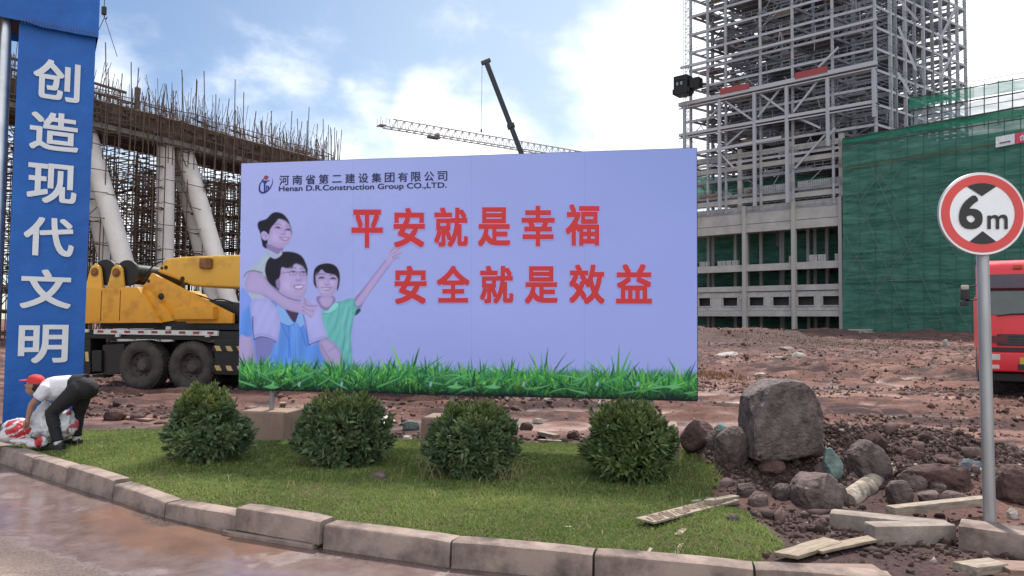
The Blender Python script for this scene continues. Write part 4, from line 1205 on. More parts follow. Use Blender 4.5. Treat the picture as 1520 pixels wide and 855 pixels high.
    S.poly([(358, 430), (357, 500), (357, 520), (380, 520), (382, 470), (372, 440)], ink(132, 150, 222), 1.2)
    # --- man's shirt
    S.poly([(357, 486), (362, 462), (380, 450), (420, 446), (446, 450), (470, 470), (476, 500), (474, 545), (356, 545)], blue, 1.0,
           shade=lambda x, y, d: 1 + 0.10 * np.sin(x * 0.22 + y * 0.05))
    S.poly([(357, 500), (366, 500), (376, 505), (379, 545), (356, 545)], skin, 1.2, shade=lambda x, y, d: 1 - 0.25 * np.clip((x - 368) / 12, 0, 1))
    S.poly([(380, 500), (398, 502), (408, 508), (404, 522), (395, 545), (384, 545)], white_d * 0.75, 1.2)
    for p_ in ([(417, 480), (424, 492), (430, 508), (432, 530)], [(428, 478), (430, 500), (429, 530)], [(445, 480), (450, 498), (456, 515)]): S.line(p_, 1.3, blue_d, 0.65)
    for p_ in ([(436, 484), (440, 505), (442, 530)], [(410, 486), (412, 505), (411, 525)]): S.line(p_, 4, blue_l, 0.4, 2)
    S.poly([(424, 452), (442, 455), (444, 470), (440, 478), (433, 476), (427, 466)], ink(74, 50, 84), 1.0)
    S.poly([(412, 452), (420, 455), (432, 473), (437, 481), (428, 483), (418, 478), (414, 470)], blue_l, 0.7); S.poly([(440, 480), (444, 466), (449, 458), (453, 470), (452, 482), (446, 486)], blue_l, 0.7)
    S.line([(417, 479), (428, 484), (437, 481)], 1.1, blue_d, 0.85); S.line([(441, 480), (447, 487), (452, 482)], 1.1, blue_d, 0.85); S.line([(437, 482), (439, 500), (440, 530)], 1.0, blue_d, 0.5)
    # --- boy's legs in pale shorts over the shoulders
    S.poly([(372, 452), (382, 443), (400, 446), (412, 458), (417, 478), (414, 502), (412, 508), (398, 503), (386, 500), (376, 503), (375, 480)], white, 1.0,
           shade=lambda x, y, d: 1 - 0.12 * np.clip(1 - d / 9, 0, 1) - 0.06 * np.sin(x * 0.21 + y * 0.1) ** 2)
    S.line([(377, 499), (390, 496), (404, 500), (413, 506)], 1.3, white_d, 0.9); S.line([(378, 504), (388, 500), (402, 503), (411, 508)], 1.6, ink(58, 52, 104), 0.85)
    S.line([(376, 470), (376, 490), (378, 504)], 1.6, ink(52, 56, 120), 0.85)
    S.poly([(450, 462), (455, 448), (466, 444), (476, 456), (480, 478), (486, 500), (474, 506), (462, 512), (458, 498), (452, 480)], white, 1.0,
           shade=lambda x, y, d: 1 - 0.12 * np.clip(1 - d / 9, 0, 1))
    S.line([(458, 508), (470, 503), (485, 499)], 1.3, white_d, 0.9); S.line([(459, 512), (471, 507), (486, 502)], 1.6, ink(58, 52, 104), 0.85); S.line([(450, 464), (455, 485), (458, 512)], 1.5, blue_d, 0.9)
    S.poly([(474, 508), (486, 502), (498, 510), (507, 524), (509, 545), (492, 545), (480, 530)], skin, 1.3, shade=lambda x, y, d: 1 - 0.25 * np.clip(1 - d / 6, 0, 1))
    S.line([(487, 522), (496, 516), (500, 512)], 1.2, skin_d, 0.7); S.line([(478, 512), (484, 524), (490, 532)], 2.2, skin_d, 0.6)
    # --- man's head
    S.poly([(397, 415), (394, 400), (398, 386), (408, 378), (420, 374), (434, 374), (447, 379), (454, 390), (457, 408), (452, 424), (440, 420), (418, 425), (414, 434), (404, 430)], hair, 0.9)
    S.poly([(419, 397), (430, 398), (438, 391), (450, 396), (455, 404), (457, 416), (456, 430), (452, 440), (444, 445), (434, 445), (424, 438), (415, 428), (413, 420), (417, 408)], skin, 0.9,
           shade=lambda x, y, d: 1 - 0.15 * np.clip(1 - d / 9, 0, 1) + 0.06 * np.clip((440 - x) / 20, 0, 1))
    S.poly([(414, 404), (418, 396), (425, 398), (430, 396), (434, 398), (438, 392), (446, 391), (453, 398), (456, 408), (457, 398), (450, 384), (438, 378), (420, 382), (410, 394), (412, 408)], hair, 0.7)
    for p_ in ([(425, 390), (424, 396), (428, 399)], [(432, 388), (432, 396)], [(440, 385), (439, 392)], [(420, 386), (416, 398)]): S.line(p_, 1.0, hair2, 0.5)
    S.poly([(410, 418), (414, 414), (417, 420), (416, 428), (412, 427)], skin_d, 0.8)
    S.spot(428, 424, 8, 8, skin_l, 0.5); S.spot(452, 422, 3, 6, skin_l, 0.5); S.spot(443, 398, 7, 4, skin_l, 0.4)
    for ex, ey in ((436, 403.5), (451, 404)):
        S.line([(ex - 4, ey), (ex, ey - 1), (ex + 3.5, ey + 0.3)], 1.4, hair, 0.9); S.spot(ex, ey + 0.7, 1.6, 1.2, hair, 0.85)
        S.line([(ex - 5, ey - 4.5), (ex, ey - 6), (ex + 4, ey - 5)], 1.2, hair2, 0.7)
        S.line([(ex - 5.5, ey + 0.5), (ex - 5, ey + 4), (ex, ey + 5), (ex + 4.5, ey + 3.8), (ex + 5, ey)], 0.8, ink(80, 70, 104), 0.8)
    S.line([(419, 405.5), (425, 404.5), (431, 404)], 1.0, dark, 0.85); S.line([(441, 403.5), (446, 403.8)], 0.8, dark, 0.7)
    S.line([(444, 405), (447.5, 412), (446, 415.5), (440, 415)], 1.2, skin_d, 0.65); S.line([(440, 416), (445, 417), (450, 415.5)], 1.1, dark, 0.5)
    S.poly([(436, 424.5), (443, 423), (451, 423), (452.5, 424), (449, 429), (442, 430), (438, 428)], lip, 0.6); S.poly([(438, 425), (444, 424), (451, 424), (447, 427.6), (441, 427.8)], ink(200, 194, 234), 0.5)
    S.line([(435.5, 424.6), (443, 423), (452.5, 423.4)], 0.9, dark, 0.75); S.line([(434, 419), (432, 424), (434, 428)], 1.0, skin_d, 0.55); S.line([(438, 433), (445, 433.5)], 1.0, skin_d, 0.5)
    # --- boy's arm round the man's chin, with the hand
    S.poly([(366, 412), (372, 402), (382, 402), (394, 410), (400, 420), (410, 428), (424, 438), (440, 446), (453, 448), (462, 452), (468, 460), (462, 466), (450, 465), (434, 462), (418, 456), (404, 446), (388, 438), (370, 434), (364, 424)], skin, 1.0,
           shade=lambda x, y, d: 1 - 0.14 * np.clip(1 - d / 7, 0, 1))
    S.line([(394, 412), (408, 428), (424, 440), (440, 445.6), (452, 446)], 1.3, dark, 0.75); S.line([(392, 438), (408, 448), (422, 458)], 1.2, skin_d, 0.7)
    S.poly([(448, 446), (452, 441), (458, 446), (466, 452), (474, 454), (470, 460), (466, 470), (462, 472), (458, 468), (450, 466), (444, 458)], skin, 0.8)
    for p_ in ([(452, 450), (459, 454), (472, 453.5)], [(450, 455), (458, 459), (466, 462)], [(449, 460), (456, 465), (462, 471)], [(452, 443), (455, 449)]): S.line(p_, 1.0, dark, 0.65)
    for p_ in ([(455, 456.5), (463, 460)], [(454, 462), (460, 467)]): S.line(p_, 1.4, skin_l, 0.7, sm=False)
    S.line([(363, 411), (368, 404), (378, 402), (390, 405)], 1.6, ink(70, 74, 96), 0.75)
    # --- boy's head
    S.poly([(383, 336), (385, 329), (396, 325), (404, 317), (412, 315), (421, 318), (428, 326), (432, 336), (434, 348), (428, 350), (400, 348), (398, 360), (397, 369), (391, 366), (389, 358), (387, 347)], hair, 0.9)
    S.poly([(397, 362), (412, 366), (420, 366), (420, 373), (410, 377), (399, 374), (397, 368)], skin_d, 0.9)
    S.poly([(402, 338), (411, 329), (414, 325), (423, 327), (430, 333), (433, 345), (433.5, 352), (430, 360), (423, 367), (413, 368), (403, 363), (398, 356), (400, 346)], skin, 0.9,
           shade=lambda x, y, d: 1 - 0.13 * np.clip(1 - d / 8, 0, 1))
    S.poly([(388, 348), (391, 343.5), (396, 345), (399, 351), (396, 356.5), (391, 355.5)], skin, 0.7); S.line([(391, 348), (395, 349), (395, 353)], 1.2, skin_d, 0.8)
    S.poly([(400, 348), (402, 340), (409, 331), (412, 326), (417, 325), (424, 328), (430, 333), (428, 327), (420, 320), (408, 322), (398, 334)], hair, 0.7)
    S.spot(409, 352, 6, 6, skin_l, 0.5); S.spot(428, 348, 3, 5, skin_l, 0.4); S.spot(420, 332, 5, 4, skin_l, 0.35)
    for ex, ey in ((413.5, 338), (428.5, 341)):
        S.line([(ex - 4, ey + 0.5), (ex, ey - 1), (ex + 3, ey + 0.8)], 1.6, hair, 0.95); S.spot(ex + 0.3, ey + 0.5, 1.7, 1.3, hair, 0.9)
    S.line([(409, 334), (414, 332.5), (418, 334)], 1.1, hair2, 0.6); S.line([(425, 336), (429, 335.5), (432, 338)], 1.1, hair2, 0.6)
    S.line([(420, 339), (424, 345), (421, 347.5)], 1.1, skin_d, 0.6); S.line([(418, 347), (421, 348), (424, 347.3)], 1.1, dark, 0.5)
    S.poly([(415, 352), (421, 352.8), (430, 353.4), (426, 357.5), (420, 357)], lip, 0.6); S.poly([(417, 352.8), (422, 353.4), (428.5, 353.9), (424, 355.8)], ink(200, 194, 234), 0.5)
    S.line([(415, 352), (422, 352.8), (430, 353.2)], 0.9, dark, 0.7)
    S.poly([(395, 370), (400, 371), (412, 377), (418, 373), (419, 378), (410, 384), (402, 381)], ink(170, 172, 196), 0.7)
    # a printed photograph is never crisp: soften the figures and let halftone mottle show
    w = S.win(356, 308, 606, 548); B_ = S.C[w].copy()
    for ax in (0, 1):
        B_ = 0.17 * np.roll(B_, 1, ax) + 0.66 * B_ + 0.17 * np.roll(B_, -1, ax)
    m_ = fbm(np.stack([S.x[w] / 9, S.y[w] / 9, 0 * S.x[w]], -1), 4)[..., None]; m2_ = fbm(np.stack([S.x[w] / 30 + 7, S.y[w] / 30, 0 * S.x[w]], -1), 3)[..., None]
    B_ = B_ * (1 + 0.035 * m_ + 0.02 * m2_); S.C[w][2:-2, 2:-2] = B_[2:-2, 2:-2]
    # --- soft edge of the cut-out against the backdrop, then grass along the foot
    g = np.random.RandomState(5)
    gb = lambda x: 577.5 + (x - 355) * 0.0258
    w = S.win(340, 530, 1050, 610)
    top = 551 + 9 * fbm(np.stack([S.x[w] / 14, 0 * S.x[w], 0 * S.x[w]], -1), 3)
    al = np.clip((S.y[w] - top) / 10, 0, 1)
    dk = np.clip((S.y[w] - 545) / 35, 0, 1)[..., None]
    cc = ink(40, 104, 78) * (1 - dk) + ink(14, 44, 44) * dk
    S.C[w] = S.C[w] * (1 - al[..., None]) + cc * al[..., None]
    greens = [ink(30, 92, 58), ink(48, 122, 62), ink(80, 158, 66), ink(120, 186, 78), ink(20, 70, 50), ink(64, 144, 88)]
    for k in range(900):                                      # fine upright blades at the back
        x = g.uniform(350, 1042); a = g.normal(0, 0.35); L_ = g.uniform(14, 30); y0 = gb(x) - g.uniform(14, 24)
        S.blade((x, y0), (x + math.sin(a) * L_, y0 - L_), g.uniform(0.9, 1.9), g.normal(0, 0.1), greens[g.choice([1, 2, 5, 3])] * g.uniform(0.6, 1.05))
    tall = {388: 44, 412: 40, 502: 46, 560: 52, 606: 70, 650: 52, 706: 58, 760: 54, 806: 70, 860: 48, 916: 72, 962: 54, 1014: 62}
    fans = [(x, h) for x, h in tall.items()] + [(g.uniform(352, 1038), g.uniform(28, 46)) for _ in range(120)]
    g.shuffle(fans); fans.sort(key=lambda f: -f[1])
    for cx_, hh in fans:                                      # arching fans of broad blades
        b0 = gb(cx_) - g.uniform(3, 12); nb = 11 if hh > 42 else 8; tint = g.uniform(0.75, 1.1)
        for k in range(nb):
            f = (k - (nb - 1) / 2) / (nb / 2); a = f * 1.15 + g.normal(0, 0.12); L_ = hh * g.uniform(0.75, 1.08) * (1 - 0.10 * abs(f))
            S.blade((cx_ + g.normal(0, 2.0) + f * 3, b0), (cx_ + math.sin(a) * L_ * 1.15, b0 - math.cos(a) * L_), g.uniform(3.0, 6.2), -0.20 * f * g.uniform(0.4, 1.2), greens[g.choice([0, 1, 1, 2, 2, 3, 5])] * tint * g.uniform(0.7, 1.15))
        S.spot(cx_, b0 + 2, 8, 9, ink(10, 40, 32), 0.75)
    for k in range(800):                                     # tangled low growth with dark gaps
        x = g.uniform(350, 1042); y0 = gb(x) - g.uniform(0, 14); a = g.normal(0, 0.8); L_ = g.uniform(8, 20)
        S.blade((x, y0), (x + math.sin(a) * L_, y0 - math.cos(a) * L_), g.uniform(0.8, 2.0), g.normal(0, 0.2), greens[g.randint(6)] * g.uniform(0.15, 0.7))
    for k in range(46):                                       # long pale blades lying across
        x = g.uniform(360, 1020); y0 = gb(x) - g.uniform(4, 26); dx = g.choice([-1, 1]) * g.uniform(22, 46)
        S.blade((x, y0), (x + dx, y0 - g.uniform(4, 20)), g.uniform(1.8, 3.6), g.normal(0, 0.14), ink(112, 186, 112) * g.uniform(0.45, 0.95))
    for x in (444, 507, 639, 777, 886, 946): S.poly([(x - 1.5, 571), (x + 1, 566), (x + 3, 568.5), (x + 1, 574)], ink(150, 170, 180), 0.7)
    for x in (404, 676, 732, 1000): S.poly([(x - 12, 574), (x - 2, 571), (x + 3, 565), (x + 4, 572), (x + 12, 574), (x + 2, 577)], ink(110, 180, 112), 0.8)
    lowd = np.clip((S.y[w] - (gb(S.x[w]) - 7)) / 9, 0, 1)[..., None]; S.C[w] = S.C[w] * (1 - 0.55 * lowd)
    # a printed sheet never lies dead even: faint vertical joins of the print
    for x in (525, 700, 868): S.line([(x, 215), (x, 605)], 0.8, ink(100, 108, 176), 0.25, sm=False)
    return S


bb = thing('billboard', 'wide lavender billboard printed with a happy family, red slogans and a grass border', 'billboard', BP.P(2.8, landz(*BP.P(2.8, 0)[:2])))
S = paint_billboard()
Wv = S.W + np.array(BP.n) * 0.012
# slack vinyl: gentle waves between the frame bars
wave = 0.004 * fbm(np.stack([S.A * 7, S.B * 3.0, 0 * S.A], -1), 4) * np.clip(np.minimum(np.minimum(S.A, 1 - S.A) * 8, np.minimum(S.B, 1 - S.B) * 6), 0, 1)
Wv = (Wv + np.array(BP.n) * wave[..., None]).reshape(-1, 3) - np.array(bb.location)
i = np.arange(S.nv - 1)[:, None] * S.nu + np.arange(S.nu - 1)[None]
Fq = np.stack([i, i + 1, i + S.nu + 1, i + S.nu], -1).reshape(-1, 4)
M_PRINT = attr_mat('printed vinyl', rough=0.5, spec=0.25, bump=0.35, bscale=1.6)
link('printed_sheet', np_mesh('printed_sheet', Wv, Fq, M_PRINT, S.C.reshape(-1, 3), True), bb)
M_GALV = mat('dull galvanised steel', (0.24, 0.24, 0.245), 0.5, 0.6, scale=6, bump=0.1, col2=(0.36, 0.36, 0.365))
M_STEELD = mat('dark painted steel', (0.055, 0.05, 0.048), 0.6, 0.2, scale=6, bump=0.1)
M_RED = mat('red slogan ink', tuple(np.clip(ink(200, 40, 42), 0, 1)), 0.45, var=0.06, scale=4, bump=0)
M_HALO = mat('pale slogan edge', tuple(ink(172, 150, 206)), 0.5, var=0.03, bump=0)
M_NAVY = mat('navy ink', tuple(ink(28, 30, 66)), 0.45, var=0.05, bump=0)
M_LOGOB = mat('logo blue ink', tuple(ink(24, 34, 108)), 0.45, var=0.05, bump=0)
M_LOGOR = mat('logo red ink', tuple(ink(140, 52, 70)), 0.45, var=0.05, bump=0)
# frame box and edges
mb = MB(); (u0, z0), (u1, z1), (u2, z2), (u3, z3) = BQ[3], BQ[2], BQ[1], BQ[0]
for (a, b) in ((BQ[0], BQ[1]), (BQ[1], BQ[2]), (BQ[2], BQ[3]), (BQ[3], BQ[0])): mb.bar(BP.P(a[0], a[1], -0.022), BP.P(b[0], b[1], -0.022), 0.016, 0.04, up=BP.n)
for t in (0.2, 0.4, 0.6, 0.8): mb.bar(BP.P(u0 + (u1 - u0) * t, (z0 + (z1 - z0) * t) + 0.02, -0.022), BP.P(u3 + (u2 - u3) * t, z3 + (z2 - z3) * t - 0.02, -0.022), 0.036, 0.03, up=BP.n)
for t in (0.33, 0.66): mb.bar(BP.P(u0 + 0.02, z0 + (z3 - z0) * t, -0.055), BP.P(u1 - 0.02, z1 + (z2 - z1) * t, -0.055), 0.03, 0.03, up=BP.n)
put('frame', mb, M_STEELD, bb)
mb = MB(); q = [BP.P(*BQ[k], -0.042) for k in range(4)]; q2 = [BP.P(*BQ[k], -0.046) for k in range(4)]
put('backing_sheet', mb.add(q + q2, [(0, 1, 2, 3), (7, 6, 5, 4)]), M_STEELD, bb, fix=False)
M_FOOT = mat('cast footing concrete', (0.19, 0.125, 0.095), 0.9, scale=2.5, bump=0.3, bscale=28, col2=(0.31, 0.225, 0.18), stretch=(1, 1, 0.5), dist=0.012)
for (px, pw) in ((404, 66), (671, 66), (966, 66)):
    u, z = BP.uv(px, 580, -0.09); g0 = BP.P(u, 0, -0.09); gz = landz(g0.x, g0.y)
    mb = MB(); mb.tube([BP.P(u, gz + 0.10, -0.09), BP.P(u, 3.45, -0.09)], 0.032, 12); put('post', mb, M_GALV, bb, smooth=50)
    mb = MB(); c = BP.P(u, gz + 0.08, -0.09 + 0.02); mb.obox(c, BP.u * 0.30, BP.n * -0.25, Vector((0, 0, 0.27)))
    put('footing', mb, M_FOOT, bb, bevel=0.02, seg=3, smooth=40)
u, z = BP.uv(931, 590, -0.12); mb = MB(); mb.bar(BP.P(u, landz(*BP.P(u, 0, -0.5)[:2]) - 0.1, -0.55), BP.P(u, 2.2, -0.08), 0.045); put('brace', mb, M_STEELD, bb)

# slogans
def boxq(x0, y0, x1, y1): return ((x0, y0), (x1, y0), (x1, y1), (x0, y1))
def zq(z, sx, ox, oy):
    return tuple(v / sx + (ox if i % 2 == 0 else oy) for i, v in enumerate(z))
lines = [[('平', (38, 68, 188, 252)), ('安', (240, 60, 390, 250)), ('就', (435, 58, 597, 248)), ('是', (645, 57, 800, 245)), ('幸', (855, 50, 1013, 245)), ('福', (1066, 42, 1228, 242))],
         [('安', (245, 338, 398, 522)), ('全', (447, 338, 605, 515)), ('就', (655, 338, 815, 520)), ('是', (870, 340, 1028, 520)), ('效', (1083, 332, 1253, 522)), ('益', (1308, 330, 1480, 520))]]
for ln in lines:
    mb = MB(); mh = MB()
    for ch, z in ln:
        q = boxq(*zq(z, 3.234, 510, 290))
        text_quad(mb, BP, ch, q, 0.0172, 0.027)
        text_quad(mh, BP, ch, q, 0.0162, 0.027, 0.020)
    put('slogan_lettering', mb, M_RED, bb, fix=False); put('slogan_outline', mh, M_HALO, bb, fix=False)
Z4 = lambda *p: [(x / 4.903 + 370, y / 4.903 + 245) for x, y in p]
mb = MB()
cn = '河南省第二建设集团有限公司'
for k, ch in enumerate(cn):
    x0 = 218 + k * 96.0; x1 = x0 + 71; yt = lambda x: 76 - (x - 215) * 0.0265; hb = 70
    if ch == '二': q = Z4((x0, yt(x0) + 8), (x1, yt(x1) + 8), (x1, yt(x1) + 62), (x0, yt(x0) + 62))
    else: q = Z4((x0, yt(x0)), (x1, yt(x1)), (x1, yt(x1) + hb), (x0, yt(x0) + hb))
    text_quad(mb, BP, ch, q, 0.0168, 0.012)
text_quad(mb, BP, 'Henan D.R.Construction Group CO.,LTD.', Z4((215, 152), (1436, 124), (1436, 177), (215, 203)), 0.0168, 0.015)
put('company_lettering', mb, M_NAVY, bb, fix=False)
# emblem: tilted oval ring, three stems and a red dot
ZL = lambda x, y: (x / 23.1 + 380, y / 23.1 + 255)
def flat_ring(mb, outer, inner, off):
    n = len(outer); V = [BP.P(*BP.uv(*p), off) for p in outer] + [BP.P(*BP.uv(*p), off) for p in inner]
    mb.add(V, [(i, (i + 1) % n, (i + 1) % n + n, i + n) for i in range(n)])
def flat_poly(mb, pts, off):
    V = [BP.P(*BP.uv(*p), off) for p in pts]; mb.add(V, [tuple(range(len(V)))])
mb = MB(); oo = []; ii = []
for k in range(48):
    a = 2 * math.pi * k / 48; ca, sa = math.cos(R(-58)), math.sin(R(-58))
    def el(A, B, cx_, cy_):
        x, y = A * math.cos(a), B * math.sin(a); return ZL(cx_ + x * ca - y * sa, cy_ + x * sa + y * ca)
    oo.append(el(330, 200, 355, 455)); ii.append(el(300, 165, 372, 428))
flat_ring(mb, oo, ii, 0.0166)
for poly in ([(250, 310), (450, 305), (520, 295), (450, 335), (385, 345), (385, 400), (345, 400), (345, 700), (290, 700), (290, 400), (250, 370)],
             [(370, 480), (405, 460), (400, 690), (370, 700)], [(420, 490), (450, 480), (480, 520), (440, 560), (420, 540)], [(425, 560), (470, 520), (460, 600), (430, 650)]):
    flat_poly(mb, [ZL(*p) for p in poly], 0.0170)
put('emblem_mark', mb, M_LOGOB, bb, fix=False)
mb = MB(); flat_poly(mb, [ZL(370 + 72 * math.cos(k / 24 * 2 * math.pi), 205 + 72 * math.sin(k / 24 * 2 * math.pi)) for k in range(24)], 0.0174); put('emblem_dot', mb, M_LOGOR, bb, fix=False)

# ------------------------------------------------------------------ blue gate
ga = at_z(3, 636, 0.08); GP = Plane(ga, (0.845, 0.535))
M_BLUE = mat('blue tarpaulin', (0.010, 0.085, 0.34), 0.5, scale=1.8, bump=0.5, bscale=2.2, col2=(0.016, 0.120, 0.43), dist=0.06, spec=0.3)
M_WHITE = mat('white lettering', (0.62, 0.63, 0.66), 0.5, var=0.06, scale=3, bump=0)
gw = GP.uv(122, 600)[0]; gt = GP.uv(88, 43)[1]
gate = thing('site_gate', 'blue cloth-wrapped site gate pillar with white characters, carrying a blue beam', 'gate', GP.P(gw / 2, 0.05))


def cloth(mb, u0, u1, z0, z1, off, nu=24, nz=90, amp=0.012, seed=0, hem=0.0):
    V = []
    for j in range(nz + 1):
        for k in range(nu + 1):
            u = u0 + (u1 - u0) * k / nu; z = z0 + (z1 - z0) * j / nz
            e = amp * float(fbm(np.array([[u * 2.2 + seed, z * 0.9, seed]]), 3)[0]) * min(1, k * 0.4, (nu - k) * 0.4)
            if hem and j == 0: z += hem * float(fbm(np.array([[u * 3, 0, seed]]), 2)[0])
            V.append(GP.P(u, z, off + e))
    w = nu + 1
    mb.add(V, [(j * w + k, j * w + k + 1, (j + 1) * w + k + 1, (j + 1) * w + k) for j in range(nz) for k in range(nu)])


mb = MB(); cloth(mb, 0, gw, 0.02, gt, 0.0)
cloth_back = [GP.P(0, 0.02), GP.P(gw, 0.02), GP.P(gw, 0.02, -0.75), GP.P(0, 0.02, -0.75)]
V = cloth_back + [Vector((p.x, p.y, gt)) for p in cloth_back]
mb.add(V, [(1, 2, 6, 5), (2, 3, 7, 6), (3, 0, 4, 7)])
put('pillar', mb, M_BLUE, gate, smooth=50, fix=False)
# overhead beam, running left over the road
mb = MB(); zs = gt - 0.03
cloth(mb, -4.6, gw + 0.03, zs, zs + 1.5, 0.10, 70, 20, 0.03, 4, 0.05)
V = [GP.P(-4.6, zs, 0.10), GP.P(gw + 0.03, zs, 0.10), GP.P(gw + 0.03, zs, -0.85), GP.P(-4.6, zs, -0.85)]; V += [Vector((p.x, p.y, zs + 1.5)) for p in V]
mb.add(V, [(1, 2, 6, 5), (2, 3, 7, 6), (4, 5, 6, 7)])
put('beam', mb, M_BLUE, gate, smooth=50, fix=False)
mb = MB(); V = [GP.P(-4.55, zs + 0.10, 0.05), GP.P(0.0, zs + 0.10, 0.05), GP.P(0.0, zs + 0.10, -0.80), GP.P(-4.55, zs + 0.10, -0.80)]
mb.add(V + [v + Vector((0, 0, 0.05)) for v in V], [(0, 3, 2, 1), (4, 5, 6, 7), (0, 1, 5, 4), (2, 3, 7, 6)])
put('beam_underside', mb, mat('brown plywood', (0.07, 0.042, 0.03), 0.8), gate)
mb = MB(); mb.tube([GP.P(-0.16, -0.1, -0.12), GP.P(-0.16, zs + 0.1, -0.12)], 0.075, 14)
put('post', mb, mat('bright steel tube', (0.50, 0.51, 0.54), 0.3, 0.85, scale=3, bump=0.05), gate, smooth=50)
mb = MB()
for t in np.linspace(0.02, 0.98, 26): 
    u = gw * t; mb.tube([GP.P(u, zs + 0.06, 0.115), GP.P(u + 0.02, zs - 0.02, 0.11)], 0.004, 5)
put('lacing', mb, mat('lacing cord', (0.12, 0.15, 0.25), 0.8, bump=0), gate)
mb = MB()
for ch, (x0, y0, x1, y1) in (('创', (49, 88, 119, 151)), ('造', (44, 165, 117, 226)), ('现', (40, 241, 114, 304)), ('代', (35, 321, 110, 382)), ('文', (30, 398, 106, 460)), ('明', (27, 480, 101, 541))):
    uc, zc = GP.uv((x0 + x1) / 2, (y0 + y1) / 2, 0.02); ua, _ = GP.uv(x0, (y0 + y1) / 2, 0.02); ub, _ = GP.uv(x1, (y0 + y1) / 2, 0.02)
    _, zt = GP.uv((x0 + x1) / 2, y0 + 2, 0.02); _, zb = GP.uv((x0 + x1) / 2, y1 - 2, 0.02)
    text_shape_on(mb, GP, ch, ua, ub, zb, zt, 0.022, 0.020)
put('lettering', mb, M_WHITE, gate, fix=False)

# ------------------------------------------------------------------ yellow mobile crane behind the billboard
ca = at_z(208, 579, 0.03); TP = Plane(ca, (math.cos(R(-12)), math.sin(R(-12))))
crane = thing('mobile_crane', 'big yellow mobile crane parked behind the billboard with black winch drums and twin tyres', 'crane', (ca.x, ca.y, 0.0))
M_YEL = mat('crane yellow paint', (0.36, 0.150, 0.020), 0.55, scale=2.2, bump=0.12, bscale=18, col2=(0.66, 0.305, 0.026), lo=0.26, hi=0.50)
M_YEL2 = mat('boom yellow paint', (0.42, 0.22, 0.030), 0.5, scale=2.0, bump=0.10, bscale=18, col2=(0.70, 0.38, 0.05), lo=0.26, hi=0.50)
M_TYRE = mat('dusty tyre rubber', (0.035, 0.031, 0.029), 0.9, scale=6, bump=0.4, bscale=30, col2=(0.085, 0.072, 0.064))
M_BLACK = mat('greasy black steel', (0.018, 0.017, 0.017), 0.5, 0.2, scale=5, bump=0.2)
M_RUST = mat('rusty steel', (0.16, 0.065, 0.022), 0.85, scale=7, bump=0.4, col2=(0.28, 0.13, 0.05))
M_WHITEP = mat('white paint', (0.58, 0.57, 0.55), 0.5, scale=5, bump=0.05)
M_REDR = mat('red reflector', (0.25, 0.025, 0.022), 0.35, bump=0)
TU = lambda x, y, o=0.0: TP.uv(x, y, o)
def tpx(x, y, off=0.0, o2=None):
    u, z = TP.uv(x, y, off); return (u, z)
def tprism(mb, pts, o0, o1):
    mb.prism([tpx(x, y, o0) for x, y in pts], o0, o1, lambda u, z, d: TP.P(u, z, d))
mb = MB(); tprism(mb, [(112, 428), (204, 426), (236, 479), (112, 480)], 0.0, -2.3); cwt = put('counterweight', mb, M_YEL, crane, bevel=0.012, smooth=40)
mb = MB()
for x in (150, 178):
    u, z = tpx(x, 452, 0.004); _, zt_ = tpx(x, 429, 0.004); _, zb_ = tpx(x, 478, 0.004); mb.obox(TP.P(u, (zt_ + zb_) / 2, 0.003), TP.u * 0.006, TP.n * 0.003, Vector((0, 0, (zt_ - zb_) / 2 - 0.03)))
    put('panel_seam', mb, M_BLACK, cwt); mb = MB()
mb = MB()
for x in (132, 164, 196):
    u, z = tpx(x, 425, -0.4); mb.tube([TP.P(u - .05, z - .02, -0.4), TP.P(u - .05, z + .07, -0.4), TP.P(u + .05, z + .07, -0.4), TP.P(u + .05, z - .02, -0.4)], 0.014, 6)
put('lifting_eye', mb, M_RUST, cwt)
mb = MB(); tprism(mb, [(209, 429), (222, 432), (258, 476), (238, 479)], -0.12, -2.2); put('cover_plate', mb, M_YEL, crane, bevel=0.015, smooth=40)
for o0 in (-0.25, -1.75):
    mb = MB(); tprism(mb, [(208, 428), (216, 420), (225, 405), (231, 408), (345, 466), (345, 480), (240, 480)], o0, o0 - 0.10); put('side_plate', mb, M_YEL, crane, bevel=0.015, smooth=40)
mb = MB(); tprism(mb, [(258, 458), (266, 455), (316, 455), (316, 474), (258, 474)], -0.06, -0.25); put('tool_box', mb, M_YEL, crane, bevel=0.015, smooth=40)
mb = MB(); u, z = tpx(239, 440, -0.24); mb.lathe([(0.0, 0.02), (0.075, 0.006), (0.075, 0)], TP.P(u, z, -0.245), TP.n, 16); u, z = tpx(220, 417, -0.24); mb.lathe([(0, 0.006), (0.04, 0.006), (0.04, 0)], TP.P(u, z, -0.245), TP.n, 12)
put('pivot_hole_shade', mb, M_BLACK, crane)  # black discs standing in for the shade inside the holes
